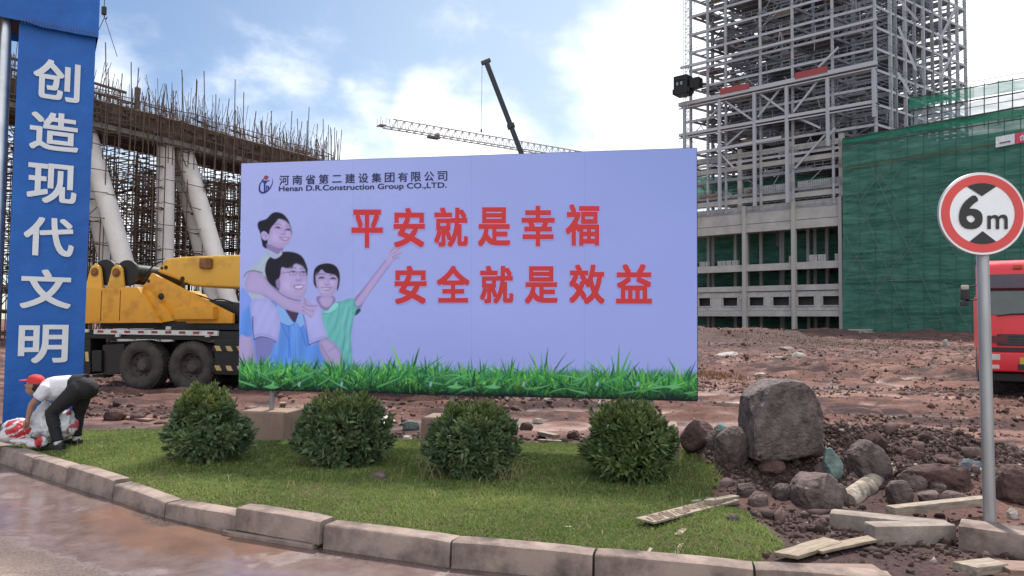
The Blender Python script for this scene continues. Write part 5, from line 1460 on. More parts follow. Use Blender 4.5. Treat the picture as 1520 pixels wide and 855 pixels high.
# boom
mb = MB()
tprism(mb, [(232, 403), (246, 384), (268, 381), (470, 374), (470, 432), (286, 425), (262, 415)], -0.55, -1.55); put('boom', mb, M_YEL2, crane, bevel=0.06, seg=3, smooth=40)
u1, z1 = tpx(470, 403, -1.05); mb = MB(); mb.obox(TP.P(u1 + 2.2, z1 + 0.02, -1.05), TP.u * 2.4, TP.n * 0.36, Vector((0, 0, 0.33))); put('boom_section', mb, M_YEL2, crane, bevel=0.05)
mb = MB(); u, z = tpx(307, 391, -0.53); mb.obox(TP.P(u, z, -0.50), TP.u * 0.15, TP.n * 0.06, Vector((0, 0, 0.13))); put('bracket', mb, M_RUST, crane, bevel=0.05)
for x, y, w, h in ((246, 397, 0.05, 0.07), (270.5, 414, 0.06, 0.07), (240, 398, 0.035, 0.05)):
    mb = MB(); u, z = tpx(x, y, -0.54); mb.lathe([(0, 0.004), (w, 0.004), (w, 0)], TP.P(u, z, -0.548), TP.n, 12)
    put('boom_opening_shade', mb, M_BLACK, crane)  # black disc coloured as the dark inside of an opening
# winches
for (cx_, cy_) in ((143, 404), (175, 405)):
    u, z = tpx(cx_, cy_, -0.2)
    w = thing('winch', None, None); w.parent = crane
    mb = MB(); prof = [(0.0, 0.02), (0.30, 0.02), (0.30, -0.05), (0.22, -0.06), (0.22, -0.10)]
    prof += [(0.215 + 0.012 * (k % 2), -0.10 - 0.03 * k) for k in range(50)] + [(0.30, -1.62), (0.30, -1.68), (0, -1.68)]
    mb.lathe(prof, TP.P(u + 0.18, z, -0.28), TP.n, 28); put('drum', mb, M_BLACK, w, smooth=40)
    for o0 in (-0.16, -2.0):
        mb = MB(); arc = [(u + 0.15 * math.cos(a), z + 0.02 + 0.16 * math.sin(a)) for a in np.linspace(0, math.pi, 9)]
        mb.prism([(u + 0.22, z - 0.46)] + arc + [(u - 0.28, z - 0.46)], o0, o0 - 0.06, lambda a, b, d: TP.P(a, b, d)); put('winch_bracket', mb, M_YEL2, w, bevel=0.012, smooth=40)
        mb = MB(); mb.lathe([(0.0, 0.05), (0.05, 0.05), (0.07, 0.03), (0.07, 0)], TP.P(u, z, o0), TP.n, 16); mb.lathe([(0.075, 0.004), (0.105, 0.02), (0.075, 0.02)], TP.P(u, z, o0), TP.n, 16); put('bearing', mb, M_RUST, w, smooth=40)
# undercarriage
uL, uR = tpx(118, 490)[0], tpx(322, 490)[0]; LEN = 9.2
mb = MB(); _, zt = tpx(200, 488); _, zb = tpx(200, 498)
mb.obox(TP.P((uL + uL + LEN) / 2, (zt + zb) / 2 - 0.06, -1.2), TP.u * LEN / 2, TP.n * 1.12, Vector((0, 0, 0.10))); put('deck', mb, M_BLACK, crane, bevel=0.01)
u0 = tpx(136.5, 494, 0.03)[0]
mb = MB(); mb.obox(TP.P((u0 + uR) / 2, (zt + zb) / 2, -0.05), TP.u * (uR - u0) / 2, TP.n * 0.03, Vector((0, 0, 0.055))); put('edge_rail', mb, M_WHITEP, crane)
mb = MB()
for k in range(9):
    uu = u0 + 0.10 + k * (uR - u0) / 9; mb.obox(TP.P(uu + 0.08, (zt + zb) / 2 + 0.005, -0.018), TP.u * 0.075, TP.n * 0.004, Vector((0, 0, 0.026)))
put('reflector_strip', mb, M_REDR, crane)
mb = MB(); u, z = tpx(248, 484, 0); mb.lathe([(0.95, 0.1), (0.95, -0.12), (0.80, -0.16)], TP.P(u, z, -1.15), (0, 0, 1), 40); mb.obox(TP.P(u, z, -1.15), TP.u * 2.0, TP.n * 0.8, Vector((0, 0, 0.07))); put('turntable', mb, M_BLACK, crane, smooth=40)
mb = MB(); mb.obox(TP.P(uL + LEN / 2, zb - 0.40, -1.2), TP.u * LEN / 2, TP.n * 0.45, Vector((0, 0, 0.22))); put('chassis_rail', mb, M_BLACK, crane)


def wheel(parent, P0, ax, rad, width, m_t, m_r, deep=0.12):
    """tyre with tread blocks, dished rim and hub; P0 is the outer centre, ax points outwards"""
    w = bpy.data.objects.new('wheel', None); COL.objects.link(w); w.parent = parent
    P0 = Vector(P0); ax = Vector(ax).normalized()
    mb = MB(); r = rad
    mb.lathe([(r * .58, -0.03), (r * .66, 0.0), (r * .80, 0.012), (r * .93, -0.02), (r * .985, -0.07), (r, -0.10), (r, -width + .1), (r * .985, -width + .07), (r * .93, -width + .02), (r * .6, -width)], P0, ax, 44)
    ref = Vector((0, 0, 1)); x = ax.cross(ref).normalized(); y = ax.cross(x)
    for k in range(40):
        a = 2 * math.pi * k / 40; d = x * math.cos(a) + y * math.sin(a); t = -x * math.sin(a) + y * math.cos(a)
        mb.obox(P0 + d * (r * 0.998) - ax * (0.115), t * r * 0.05, ax * 0.055, d * 0.012); mb.obox(P0 + d * (r * 0.998) - ax * (width - 0.115), t * r * 0.05, ax * 0.055, d * 0.012)
    put('tyre', mb, m_t, w, smooth=45)
    mb = MB(); mb.lathe([(r * .60, -0.02), (r * .585, -0.035), (r * .55, -0.04), (r * .52, -deep), (r * .36, -deep - .03), (r * .33, -deep - .02), (r * .30, -deep + .01), (r * .22, -deep + .05), (r * .20, -deep + .075), (0, -deep + .08)], P0, ax, 36)
    for k in range(10):
        a = 2 * math.pi * k / 10; d = x * math.cos(a) + y * math.sin(a); mb.lathe([(0.016, 0.035), (0.016, 0)], P0 + d * r * .41 - ax * (deep + .025), ax, 6)
    put('rim', mb, m_r, w, smooth=40)
    return w


M_RIMD = mat('mud covered rim', (0.05, 0.042, 0.038), 0.85, scale=6, bump=0.3, col2=(0.10, 0.085, 0.075))
for x, y in ((208, 542), (283, 542)):
    u, z = tpx(x, y, -0.1)
    for off in (-0.06, -1.95): wheel(crane, TP.P(u, 0.57, off), TP.n if off > -1 else -TP.n, 0.56, 0.42, M_TYRE, M_RIMD, 0.16)
for x in (612, 728):
    u, z = tpx(x, 560, -0.1)
    for off in (-0.06, -1.95): wheel(crane, TP.P(u, 0.57, off), TP.n if off > -1 else -TP.n, 0.56, 0.42, M_TYRE, M_RIMD, 0.16)
# outrigger boxes with hazard boards, rear plates and lamps
for (x0, x1) in ((318, 368),):
    mb = MB(); tprism(mb, [(x0, 504), (x1, 504), (x1, 558), (x0, 556)], 0.0, -2.3); put('outrigger_box', mb, M_BLACK, crane, bevel=0.02)
    for yy in (517, 546):
        h = bpy.data.objects.new('hazard_board', None); COL.objects.link(h); h.parent = crane
        mb = MB(); mb2 = MB(); uA, zA = tpx(x0 - 2, yy, 0.01); uB, _ = tpx(x1, yy, 0.01); hh = 0.055
        mb.obox(TP.P((uA + uB) / 2, zA, 0.012), TP.u * (uB - uA) / 2, TP.n * 0.01, Vector((0, 0, hh))); put('board', mb, M_BLACK, h)
        for k in range(3):
            a = uA + 0.04 + k * 0.27; V = [TP.P(a, zA + hh, 0.026), TP.P(a + 0.13, zA + hh, 0.026), TP.P(a + 0.19, zA - hh, 0.026), TP.P(a + 0.06, zA - hh, 0.026)]; mb2.add(V, [(3, 2, 1, 0)])
        put('stripe', mb2, mat('hazard yellow', (0.52, 0.36, 0.14), 0.5, bump=0), h, fix=False)
mb = MB(); tprism(mb, [(152, 512), (184, 510), (184, 545), (174, 556), (152, 556)], -0.15, -2.1); put('mudguard', mb, mat('dark mud flap', (0.03, 0.027, 0.026), 0.8), crane, bevel=0.02)
for (x0, y0, x1, y1, o) in ((122, 490, 134, 556, -0.1), (136, 520, 150, 552, -0.05)):
    mb = MB(); tprism(mb, [(x0, y0), (x1, y0), (x1, y1), (x0, y1)], o, o - 0.5); put('outrigger_leg', mb, M_BLACK, crane, bevel=0.02)
mb = MB(); u, z = tpx(141, 556, -0.1); mb.lathe([(0, 0), (0.22, 0), (0.22, -0.05), (0, -0.05)], TP.P(u, 0.32, -0.35), (0, 0, 1), 18); put('outrigger_foot', mb, M_BLACK, crane, smooth=40)
mb = MB(); u, z = tpx(128, 530, -0.06); V = [TP.P(u - .06, z + .12, -0.08), TP.P(u + .03, z + .12, -0.08), TP.P(u + .06, z - .1, -0.08), TP.P(u - .03, z - .1, -0.08)]; put('stripe', mb.add(V, [(3, 2, 1, 0)]), MATS['hazard yellow'], crane, fix=False)
for x, y in ((129, 491), (250, 487), (308, 498), (175, 498)):
    mb = MB(); u, z = tpx(x, y, 0.03); mb.obox(TP.P(u, z, 0.03), TP.u * 0.05, TP.n * 0.03, Vector((0, 0, 0.035))); put('lamp', mb, M_WHITEP, crane, bevel=0.01)
for k, pts in enumerate((((212, 418), (226, 396), (240, 388)), ((300, 452), (326, 444), (352, 452)), ((262, 428), (300, 440), (352, 460)), ((140, 388), (190, 392), (244, 384)))):
    mb = MB(); P_ = smooth_poly([TP.P(*tpx(x, y, -0.5), -0.5) for x, y in pts], 6, False); mb.tube(list(P_), 0.018 if k < 3 else 0.012, 6); put('hose', mb, M_BLACK, crane)
# slewing machinery under the boom, and the forward cab the billboard hides
mb = MB(); tprism(mb, [(300, 445), (356, 452), (372, 478), (318, 478)], -0.45, -1.6); put('slewing_gear', mb, M_BLACK, crane, bevel=0.03)
mb = MB(); uA, zA = tpx(338, 470, -0.5); mb.tube([TP.P(uA, zA, -1.0), TP.P(uA + 2.4, zA + 0.75, -1.0)], 0.14, 14); put('lift_ram', mb, M_YEL2, crane, smooth=50)
mb = MB(); mb.prism([(uL + 7.0, 0.62), (uL + 9.0, 0.62), (uL + 9.0, 1.5), (uL + 8.75, 2.35), (uL + 7.0, 2.35)], 0.0, -2.3, lambda a, b, d: TP.P(a, b, d)); cabo = put('cab', mb, M_YEL, crane, bevel=0.05, smooth=40)
mb = MB(); mb.prism([(uL + 7.2, 1.55), (uL + 8.75, 1.55), (uL + 8.58, 2.22), (uL + 7.2, 2.22)], 0.006, -0.05, lambda a, b, d: TP.P(a, b, d)); put('window', mb, M_BLACK, cabo)

# ------------------------------------------------------------------ height limit sign
sb = at_z(1470, 792, 0.16); SP = Plane(sb, (1, -0.10))
sgn = thing('road_sign', 'round red-ringed height limit sign reading 6 m on a grey steel post', 'sign', (sb.x, sb.y, landz(sb.x, sb.y)))
us, zs_ = SP.uv(1456.5, 317.5, 0.06); rad = abs(SP.uv(1521.5, 317.5, 0.06)[0] - SP.uv(1390.5, 317.5, 0.06)[0]) / 2
mb = MB(); mb.tube([Vector((sb.x, sb.y, -0.1)), SP.P(SP.uv(1458, 380)[0], zs_ + rad * 0.4, 0)], 0.040, 20); put('post', mb, mat('brushed steel post', (0.30, 0.30, 0.31), 0.4, 0.55, scale=5, bump=0.08, bscale=50, col2=(0.42, 0.42, 0.43), stretch=(1, 1, .2)), sgn, smooth=50)
mb = MB(); mb.lathe([(0, 0), (rad, 0), (rad, 0.012), (rad * 0.985, 0.018)], SP.P(us, zs_, 0.055), SP.n, 64); mb.lathe([(0, 0), (rad, 0)], SP.P(us, zs_, 0.055), SP.n, 64)
put('rim', mb, mat('sign rim alloy', (0.42, 0.41, 0.41), 0.4, 0.3, bump=0), sgn, smooth=40)
def ring(r0, r1, off, n=64):
    mb = MB(); V = []
    for k in range(n):
        a = 2 * math.pi * k / n; V += [SP.P(us + r0 * math.cos(a), zs_ + r0 * math.sin(a), off), SP.P(us + r1 * math.cos(a), zs_ + r1 * math.sin(a), off)]
    return mb.add(V, [(2 * k, 2 * k + 1, (2 * k + 3) % (2 * n), (2 * k + 2) % (2 * n)) for k in range(n)])
mb = ring(0.0001, rad * 0.985, 0.070); put('face', mb, mat('white sign sheeting', (0.78, 0.78, 0.80), 0.4, var=0.05, bump=0), sgn, fix=False)
put('red_ring', ring(rad * 0.735, rad * 0.935, 0.073), mat('red sign sheeting', (0.62, 0.062, 0.058), 0.4, var=0.06, bump=0), sgn, fix=False)
M_SBLK = mat('black sign sheeting', (0.022, 0.021, 0.022), 0.5, bump=0)
for sgnv in (1, -1):
    mb = MB(); Vp = []
    if sgnv > 0:
        a0 = [math.pi / 2 + t for t in np.linspace(-0.47, 0.47, 9)]; Vp = [(us + rad * .733 * math.cos(a), zs_ + rad * .733 * math.sin(a)) for a in a0] + [(us, zs_ + rad * .42)]
    else:
        a0 = [-math.pi / 2 + t for t in np.linspace(-0.42, 0.42, 9)]; Vp = [(us + rad * .733 * math.cos(a), zs_ + rad * .733 * math.sin(a)) for a in a0] + [(us, zs_ - rad * .42)]
    V = [SP.P(a, b, 0.075) for a, b in Vp]; put('arrow_wedge', mb.add(V, [tuple(range(len(V)))]), M_SBLK, sgn, fix=False)
Z8 = lambda x, y: (x / 2.253 + 1370, y / 2.25 + 220)
mb = MB(); text_quad(mb, SP, '6', [Z8(121, 157), Z8(200, 157), Z8(200, 270), Z8(121, 270)], 0.077, 0.024); text_quad(mb, SP, 'm', [Z8(216, 224), Z8(284, 221), Z8(284, 270), Z8(216, 270)], 0.077, 0.012)
put('lettering', mb, M_SBLK, sgn, fix=False)
mb = MB(); mb.obox(SP.P(us, zs_ - rad * .45, 0.03), SP.u * 0.08, SP.n * 0.03, Vector((0, 0, 0.02))); mb.obox(SP.P(us, zs_ + rad * .3, 0.03), SP.u * 0.08, SP.n * 0.03, Vector((0, 0, 0.02))); put('clamp', mb, M_GALV, sgn)

# ------------------------------------------------------------------ red truck
ra = at_z(1452, 590, 0.05); RP = Plane(ra, (1, -0.60))
truck = thing('truck', 'red heavy truck facing the camera behind the sign post, cut by the right photo edge', 'truck', (ra.x + 1.1, ra.y - 0.6, 0.0))
M_TRED = mat('truck red paint', (0.62, 0.018, 0.034), 0.32, var=0.1, scale=2, bump=0.03, spec=0.5)
M_GLASS = mat('dark windscreen', (0.035, 0.05, 0.052), 0.08, var=0.3, scale=1.2, bump=0, spec=0.7)
M_PLAST = mat('black plastic', (0.022, 0.022, 0.024), 0.5, bump=0.1)
M_LAMP = mat('clear lamp glass', (0.50, 0.50, 0.48), 0.15, bump=0)
def rpx(x, y, off=0.0): return RP.uv(x, y, off)
uw = 2.5; dp = 2.1
cl = rpx(1452, 450)[0]; cr = cl + uw
Zr = lambda y, off=0.0: RP.uv(1500, y, off)[1]
def rbox(mb, u0, u1, z0, z1, o0, o1): mb.obox(RP.P((u0 + u1) / 2, (z0 + z1) / 2, (o0 + o1) / 2), RP.u * (u1 - u0) / 2, RP.n * abs(o1 - o0) / 2, Vector((0, 0, (z1 - z0) / 2)))
cab_ = None
mb = MB(); prof = [(Zr(522), 0.0), (Zr(470), 0.0), (Zr(428, -.22), -0.22), (Zr(405, -.28), -0.26), (Zr(390, -.4), -0.42), (Zr(386, -.7), -0.8), (Zr(386, -.7), -dp), (Zr(540), -dp), (Zr(540), -0.15)]
V = [RP.P(cl, z, o) for z, o in prof] + [RP.P(cr, z, o) for z, o in prof]; n = len(prof)
mb.add(V, [tuple(range(n)), tuple(range(2 * n - 1, n - 1, -1))] + [(i, (i + 1) % n, (i + 1) % n + n, i + n) for i in range(n)])
cab_ = put('cab', mb, M_TRED, truck, bevel=0.07, seg=3, smooth=40)
zA, zB = Zr(467), Zr(429, -.2)
mb = MB(); V = [RP.P(cl + 0.10, zA, 0.012), RP.P(cr - 0.10, zA, 0.012), RP.P(cr - 0.16, zB, -0.19), RP.P(cl + 0.16, zB, -0.19)]; b_ = [v - RP.n * 0.03 for v in V]
put('windscreen', mb.add(V + b_, [(0, 1, 2, 3), (7, 6, 5, 4), (0, 4, 5, 1), (1, 5, 6, 2), (2, 6, 7, 3), (3, 7, 4, 0)]), M_GLASS, truck)
mb = MB(); V = [RP.P(cl + 0.04, Zr(427), -0.10), RP.P(cr - 0.04, Zr(427), -0.10), RP.P(cr - 0.10, Zr(406), -0.20), RP.P(cl + 0.10, Zr(406), -0.20)]; b_ = [v - RP.n * 0.06 for v in V]
put('sun_visor', mb.add(V + b_, [(0, 1, 2, 3), (7, 6, 5, 4), (0, 4, 5, 1), (1, 5, 6, 2), (2, 6, 7, 3), (3, 7, 4, 0)]), mat('smoked visor', (0.055, 0.04, 0.06), 0.3, bump=0), truck)
for k in range(3):
    mb = MB(); a = cl + 0.35 + k * 0.75; mb.tube([RP.P(a, zA - 0.03, 0.03), RP.P(a + 0.25, zA + 0.015, 0.03), RP.P(a + 0.62, zA + 0.03, 0.02)], 0.013, 6); put('wiper', mb, M_PLAST, truck)
mb = MB(); rbox(mb, cl + 0.34, cr - 0.34, Zr(513), Zr(496), -0.02, 0.02); gr = put('grille', mb, M_PLAST, truck, bevel=0.01)
mb = MB()
for k in range(4): rbox(mb, cl + 0.42, cr - 0.42, Zr(511 - 4 * k) , Zr(511 - 4 * k) + 0.018, 0.02, 0.03)
put('slat', mb, mat('grey grille bar', (0.06, 0.06, 0.065), 0.4, bump=0), gr)
mb = MB(); rbox(mb, cl + 0.24, cl + 0.55, Zr(509), Zr(499), 0.015, 0.032); put('emblem', mb, mat('dull red badge', (0.10, 0.02, 0.025), 0.5, bump=0), truck)
mb = MB(); rbox(mb, cl + 0.10, cr - 0.10, Zr(522), Zr(516), -0.02, 0.014); put('trim', mb, M_PLAST, truck)
mb = MB(); rbox(mb, cl - 0.03, cr + 0.03, Zr(552), Zr(523), -0.35, 0.07); bp_ = put('bumper', mb, M_TRED, truck, bevel=0.04, seg=3, smooth=40)
for s in (0, 1):
    a = cl + 0.25 if s == 0 else cr - 0.25
    for (y0, y1, w_) in ((535, 526, 0.14), (548, 542, 0.12)):
        mb = MB(); rbox(mb, a - w_, a + w_, Zr(y0), Zr(y1), 0.055, 0.08); put('headlight', mb, M_LAMP, truck, bevel=0.015)
    mb = MB(); rbox(mb, a - 0.10 + (0.55 if s == 0 else -0.55), a + 0.10 + (0.55 if s == 0 else -0.55), Zr(549), Zr(540), 0.06, 0.075); put('fog_lamp', mb, M_PLAST, truck, bevel=0.01)
mb = MB(); a = rpx(1514, 534, 0.08)[0]; rbox(mb, a, a + 0.44, Zr(540), Zr(530), 0.065, 0.078); put('number_plate', mb, mat('yellow plate', (0.50, 0.36, 0.05), 0.4, bump=0), truck)
mb = MB(); a = rpx(1504, 396, -.3)[0]; rbox(mb, a, a + 0.17, Zr(399, -.3), Zr(394, -.3), -0.40, -0.28); put('marker_lamp', mb, mat('amber lamp', (0.30, 0.06, 0.01), 0.3, bump=0), truck)
for s in (0, 1):
    e = (lambda u: u) if s == 0 else (lambda u: cl + cr - u)
    um = e(rpx(1432.5, 434, 0.1)[0]); z1, z0 = Zr(423), Zr(445)
    w = bpy.data.objects.new('mirror', None); COL.objects.link(w); w.parent = truck
    mb = MB(); rbox(mb, um - 0.09, um + 0.09, z0, z1, 0.04, 0.16); put('shell', mb, M_PLAST, w, bevel=0.03, seg=3, smooth=40)
    mb = MB(); rbox(mb, um - 0.085, um + 0.08, z1 - 0.10, z1 + 0.006, 0.045, 0.168); put('cover', mb, mat('pale mirror cover', (0.40, 0.38, 0.33), 0.5, bump=0), w, bevel=0.03, seg=2, smooth=40)
    mb = MB(); rbox(mb, um - 0.10, um + 0.07, Zr(454), Zr(447), 0.03, 0.15); put('shell', mb, M_PLAST, w, bevel=0.02)
    mb = MB(); mb.tube([RP.P(um, z0 - 0.02, 0.06), RP.P(e(cl - 0.05), z0 + 0.01, 0.05), RP.P(e(cl + 0.05), z0, -0.1)], 0.014, 7); mb.tube([RP.P(um, z1 - 0.03, 0.06), RP.P(e(cl + 0.12), z1 + 0.02, -0.12)], 0.014, 7); put('arm', mb, M_PLAST, w)
mb = MB(); rbox(mb, cl + 0.35, cr - 0.35, 0.55, 0.95, -7.2, -0.3); put('chassis', mb, M_BLACK, truck)
mb = MB(); rbox(mb, cl + 0.15, cr - 0.15, 0.42, 0.62, -0.5, -0.1); put('axle', mb, M_BLACK, truck, bevel=0.03)
for off in (-1.25, -4.6, -5.95):
    for s in (0, 1):
        ax = -RP.u if s == 0 else RP.u; u = cl + 0.06 if s == 0 else cr - 0.06
        wheel(truck, RP.P(u, 0.53, off), ax, 0.52, 0.36, M_TYRE, M_RIMD, 0.10)
mb = MB(); mb.prism([(-2.35, 1.05), (-7.2, 1.05), (-7.4, 2.45), (-2.35, 2.55)], cl + 0.03, cr - 0.03, lambda a, b, d: RP.P(d, b, a)); put('tipper_body', mb, M_TRED, truck, bevel=0.03)

# ------------------------------------------------------------------ raised roadway under construction (left)
M_FORM = mat('dark formwork', (0.050, 0.031, 0.024), 0.9, scale=1.4, bump=0.3, bscale=10, col2=(0.140, 0.090, 0.068))
M_CONC = mat('fresh concrete', (0.58, 0.55, 0.53), 0.85, scale=0.8, bump=0.15, bscale=8, col2=(0.72, 0.69, 0.66), lo=0.3, hi=0.7)
M_LEDGE = mat('grey edge beam', (0.13, 0.115, 0.105), 0.85, scale=1.2, bump=0.2, col2=(0.22, 0.20, 0.19))
M_POLE = mat('rusty scaffold tube', (0.075, 0.050, 0.038), 0.8, 0.0, scale=2, bump=0, col2=(0.140, 0.095, 0.072))
M_BAR = mat('rusty reinforcing bar', (0.085, 0.060, 0.050), 0.8, 0.0, scale=2, bump=0, col2=(0.16, 0.115, 0.095))
DK = [(-31.5, 37.0), (-28.6, 41.5), (-25.8, 46.0), (-23.1, 50.3), (-20.6, 55.0), (-18.2, 59.0), (-16.2, 62.4), (-16.6, 66.5), (-19.0, 70.5), (-23.0, 73.0)]
dkp = smooth_poly(DK, 6, False)
ZB, ZT = 13.55, 15.30
dlen = np.concatenate([[0], np.cumsum(np.hypot(*np.diff(dkp, axis=0).T))])


def dpt(s, q, z):
    """point at run s along the roadway edge, q metres in under it"""
    x = np.interp(s, dlen, dkp[:, 0]); y = np.interp(s, dlen, dkp[:, 1])
    x2 = np.interp(min(s + 0.5, dlen[-1]), dlen, dkp[:, 0]) - np.interp(max(s - 0.5, 0), dlen, dkp[:, 0]); y2 = np.interp(min(s + 0.5, dlen[-1]), dlen, dkp[:, 1]) - np.interp(max(s - 0.5, 0), dlen, dkp[:, 1])
    l = math.hypot(x2, y2); return Vector((x - y2 / l * q, y + x2 / l * q, z))


DL = dlen[-1]
deck = thing('elevated_roadway', 'curved concrete roadway under construction on white columns, bristling with bars along its top', 'roadway', dpt(DL / 2, 10, 0))
def strip(mb, prof, n=40):
    k = len(prof); V = []
    for j in range(n + 1):
        V += [dpt(DL * j / n, q, z) for q, z in prof]
    mb.add(V, [(j * k + a, j * k + (a + 1) % k, (j + 1) * k + (a + 1) % k, (j + 1) * k + a) for j in range(n) for a in range(k)] + [tuple(range(k)), tuple(n * k + a for a in range(k))[::-1]])
mb = MB(); strip(mb, [(0.1, ZB + 0.3), (0.1, ZT), (4.2, ZT), (4.2, ZB + 0.6), (3.6, ZB - 0.15), (1.5, ZB - 0.1)]); put('deck_slab', mb, M_FORM, deck)
mb = MB(); strip(mb, [(-0.15, ZB), (-0.15, ZB + 0.32), (0.9, ZB + 0.32), (0.9, ZB)]); put('edge_beam', mb, M_LEDGE, deck)
mb = MB(); strip(mb, [(0.0, ZB + 0.34), (-0.10, ZB + 0.6), (-0.10, ZT - 0.05), (0.08, ZT + 0.05), (0.09, ZB + 0.34)]); put('edge_formwork', mb, M_FORM, deck)
def deck_s(px):  # run of the edge where a sight line crosses it
    best = min(np.linspace(0, DL, 600), key=lambda s: abs(project(np.array([dpt(s, 0, ZB)]))[0][0] - px)); return best
# columns: (photo px of head, of foot line at given height, radius)
def dcol(px_t, py_t, px_b, py_b, q, r, label=None):
    s = deck_s(px_t); d0 = dpt(s, q, 0); top = at_y(px_t, py_t, d0.y); bot = at_y(px_b, py_b, d0.y - 0.0)
    d = (bot - top); foot = top + d * ((top.z - 0.0) / -d.z); top2 = top - d.normalized() * 0.6
    mb = MB(); mb.tube([foot, foot.lerp(top2, 0.5), top2], r, 28); return put('column', mb, M_CONC, deck, smooth=50)
dcol(246, 215, 244.5, 390, 2.0, 0.58); dcol(274, 226, 318, 375, 2.6, 0.60); dcol(131, 205, 184, 390, 2.0, 0.58)
dcol(118, 210, 160, 390, 5.5, 0.5); dcol(262, 232, 299, 378, 6.0, 0.5); dcol(372, 246, 376, 400, 2.0, 0.58); dcol(404, 250, 440, 390, 2.0, 0.58)
rs = random.Random(12)
bars = []
for k in range(1500):
    s = rs.uniform(0, DL); q = rs.uniform(0.1, 4.0)
    h = rs.choice([0.7, 0.9, 1.1, 1.4, 1.9, 2.6]) * rs.uniform(0.8, 1.2); lean = rs.gauss(0, 0.13)
    bars.append((h, s, q, lean))
bars.sort(reverse=True)
def rebar(mb, b):
    h, s, q, lean = b; p = dpt(s, q, ZT - 0.1); mb.tube([p, p + Vector((lean * h * 0.4, 0, h * 0.6)), p + Vector((lean * h, 0.1 * lean, h))], 0.018, 5, False)
for b in bars[:100]: mb = MB(); rebar(mb, b); put('rebar', mb, M_BAR, deck, fix=False)
mb = MB()
for b in bars[100:]: rebar(mb, b)
for j in range(9):      # longitudinal bars of the upstand cage
    q = 0.2 + (j % 3) * 0.35; z = ZT + 0.15 + 0.22 * (j // 3)
    mb.tube([dpt(DL * t / 40, q, z) for t in range(41)], 0.014, 4, False)
o = put('rebar', mb, M_BAR, deck, fix=False); o['kind'] = 'stuff'

scaf = thing('scaffolding', 'dense rusty tube scaffolding filling the space beneath the curved roadway', 'scaffolding', dpt(DL / 2, 8, 0))
# outer standards: tall single tubes in front of the fascia, sticking up past it
st = []
for k in range(int(DL / 0.44)):
    s = 0.2 + k * 0.44 + rs.uniform(-0.1, 0.1); top = ZT + rs.choice([0.8, 1.4, 2.0, 2.6, 3.1, 3.6]) * rs.uniform(0.85, 1.12)
    st.append((top, s, -0.75 if k % 2 else -0.35, rs.gauss(0, 0.05), ZB - 1.5 if k % 4 else 0.0))
st.sort(reverse=True)
def standard(mb, t): top, s, q, ln, z0 = t; p = dpt(s, q, z0); mb.tube([p, Vector((p.x, p.y, ZT)), Vector((p.x + ln * 2, p.y + ln, top))], 0.031, 6, False)
for t in st[:100]: mb = MB(); standard(mb, t); put('pole', mb, M_POLE, scaf, fix=False)
mb = MB()
for t in st[100:]: standard(mb, t)
# the forest of props under the deck
ns, nq = int(DL / 1.05), 11
for a in range(ns):
    for b in range(nq):
        s = 0.3 + a * 1.05 + rs.uniform(-0.35, 0.35); q = 0.5 + b * 1.5 + rs.uniform(-0.5, 0.5); p = dpt(s, q, 0.0); w = 0.026
        e = dpt(s + rs.uniform(-.05, .05), q, ZB + 0.1); mb.bar(p, e, 2 * w)
for lv in range(10):
    z = 0.6 + lv * 1.42
    for b in range(nq):
        q = 0.45 + b * 1.5
        for t in range(20): mb.bar(dpt(DL * t / 20, q, z + rs.uniform(-.06, .06)), dpt(DL * (t + 1) / 20, q, z + rs.uniform(-.06, .06)), 0.05)
    for a in range(0, ns, 1):
        s = 0.3 + a * 1.05; mb.bar(dpt(s, 0.3, z + 0.08), dpt(s, 16, z + 0.08 + rs.uniform(-.05, .05)), 0.05)
    if lv in (1, 4, 7):   # tiers of boards
        for t in range(24):
            if rs.random() < 0.6: mb.bar(dpt(DL * t / 24, 1.2 + rs.uniform(0, 10), z + 0.12), dpt(DL * (t + 0.9) / 24, 1.2 + rs.uniform(0, 10), z + 0.12), 0.3, 0.05)
for k in range(420):
    s = rs.uniform(0, DL - 2.2); q = rs.choice(range(nq)) * 1.5 + 0.4; z = rs.uniform(0.3, ZB - 2.8); sg = rs.choice((-1, 1)); L_ = rs.uniform(1.2, 2.2)
    mb.bar(dpt(s + (0 if sg > 0 else L_), q, z), dpt(s + (L_ if sg > 0 else 0), q, z + rs.uniform(1.5, 2.8)), 0.045)
for k in range(900):   # couplers and prop heads
    s = rs.uniform(0, DL); q = rs.choice(range(nq)) * 1.5 + 0.5; z = 0.6 + rs.randrange(10) * 1.42; p = dpt(s, q, z); mb.obox(p, (0.09, 0, 0), (0, 0.09, 0), (0, 0, 0.08))
for k in range(int(DL / 0.3)):     # clamps, ties and short tubes cluttering the fascia
    s = k * 0.3 + rs.uniform(-.1, .1); z0_ = rs.uniform(ZB - 0.6, ZT - 0.4); h_ = rs.uniform(0.5, 1.6); mb.bar(dpt(s, -0.24, z0_), dpt(s + rs.gauss(0, 0.12), -0.26, z0_ + h_), 0.06)
    if rs.random() < 0.5: z1_ = rs.uniform(ZB + 0.3, ZT + 0.4); mb.bar(dpt(s, -0.3, z1_), dpt(min(DL, s + rs.uniform(0.6, 2.0)), -0.3, z1_ + rs.gauss(0, 0.1)), 0.07)
    if rs.random() < 0.35: mb.obox(dpt(s, -0.2, rs.uniform(ZB + 0.4, ZT)), (0.13, 0, 0), (0, 0.1, 0), (0, 0, 0.12))
for z in (6.4, 7.9, 9.4, 10.9, 12.4, 13.3, 14.2, 15.1, 15.8):   # outer ledgers
    for t in range(24): mb.bar(dpt(DL * t / 24, -0.55, z + rs.uniform(-.1, .1)), dpt(DL * (t + 1) / 24, -0.55, z + rs.uniform(-.1, .1)), 0.045)
o = put('tube_lattice', mb, M_POLE, scaf, fix=False); o['kind'] = 'stuff'
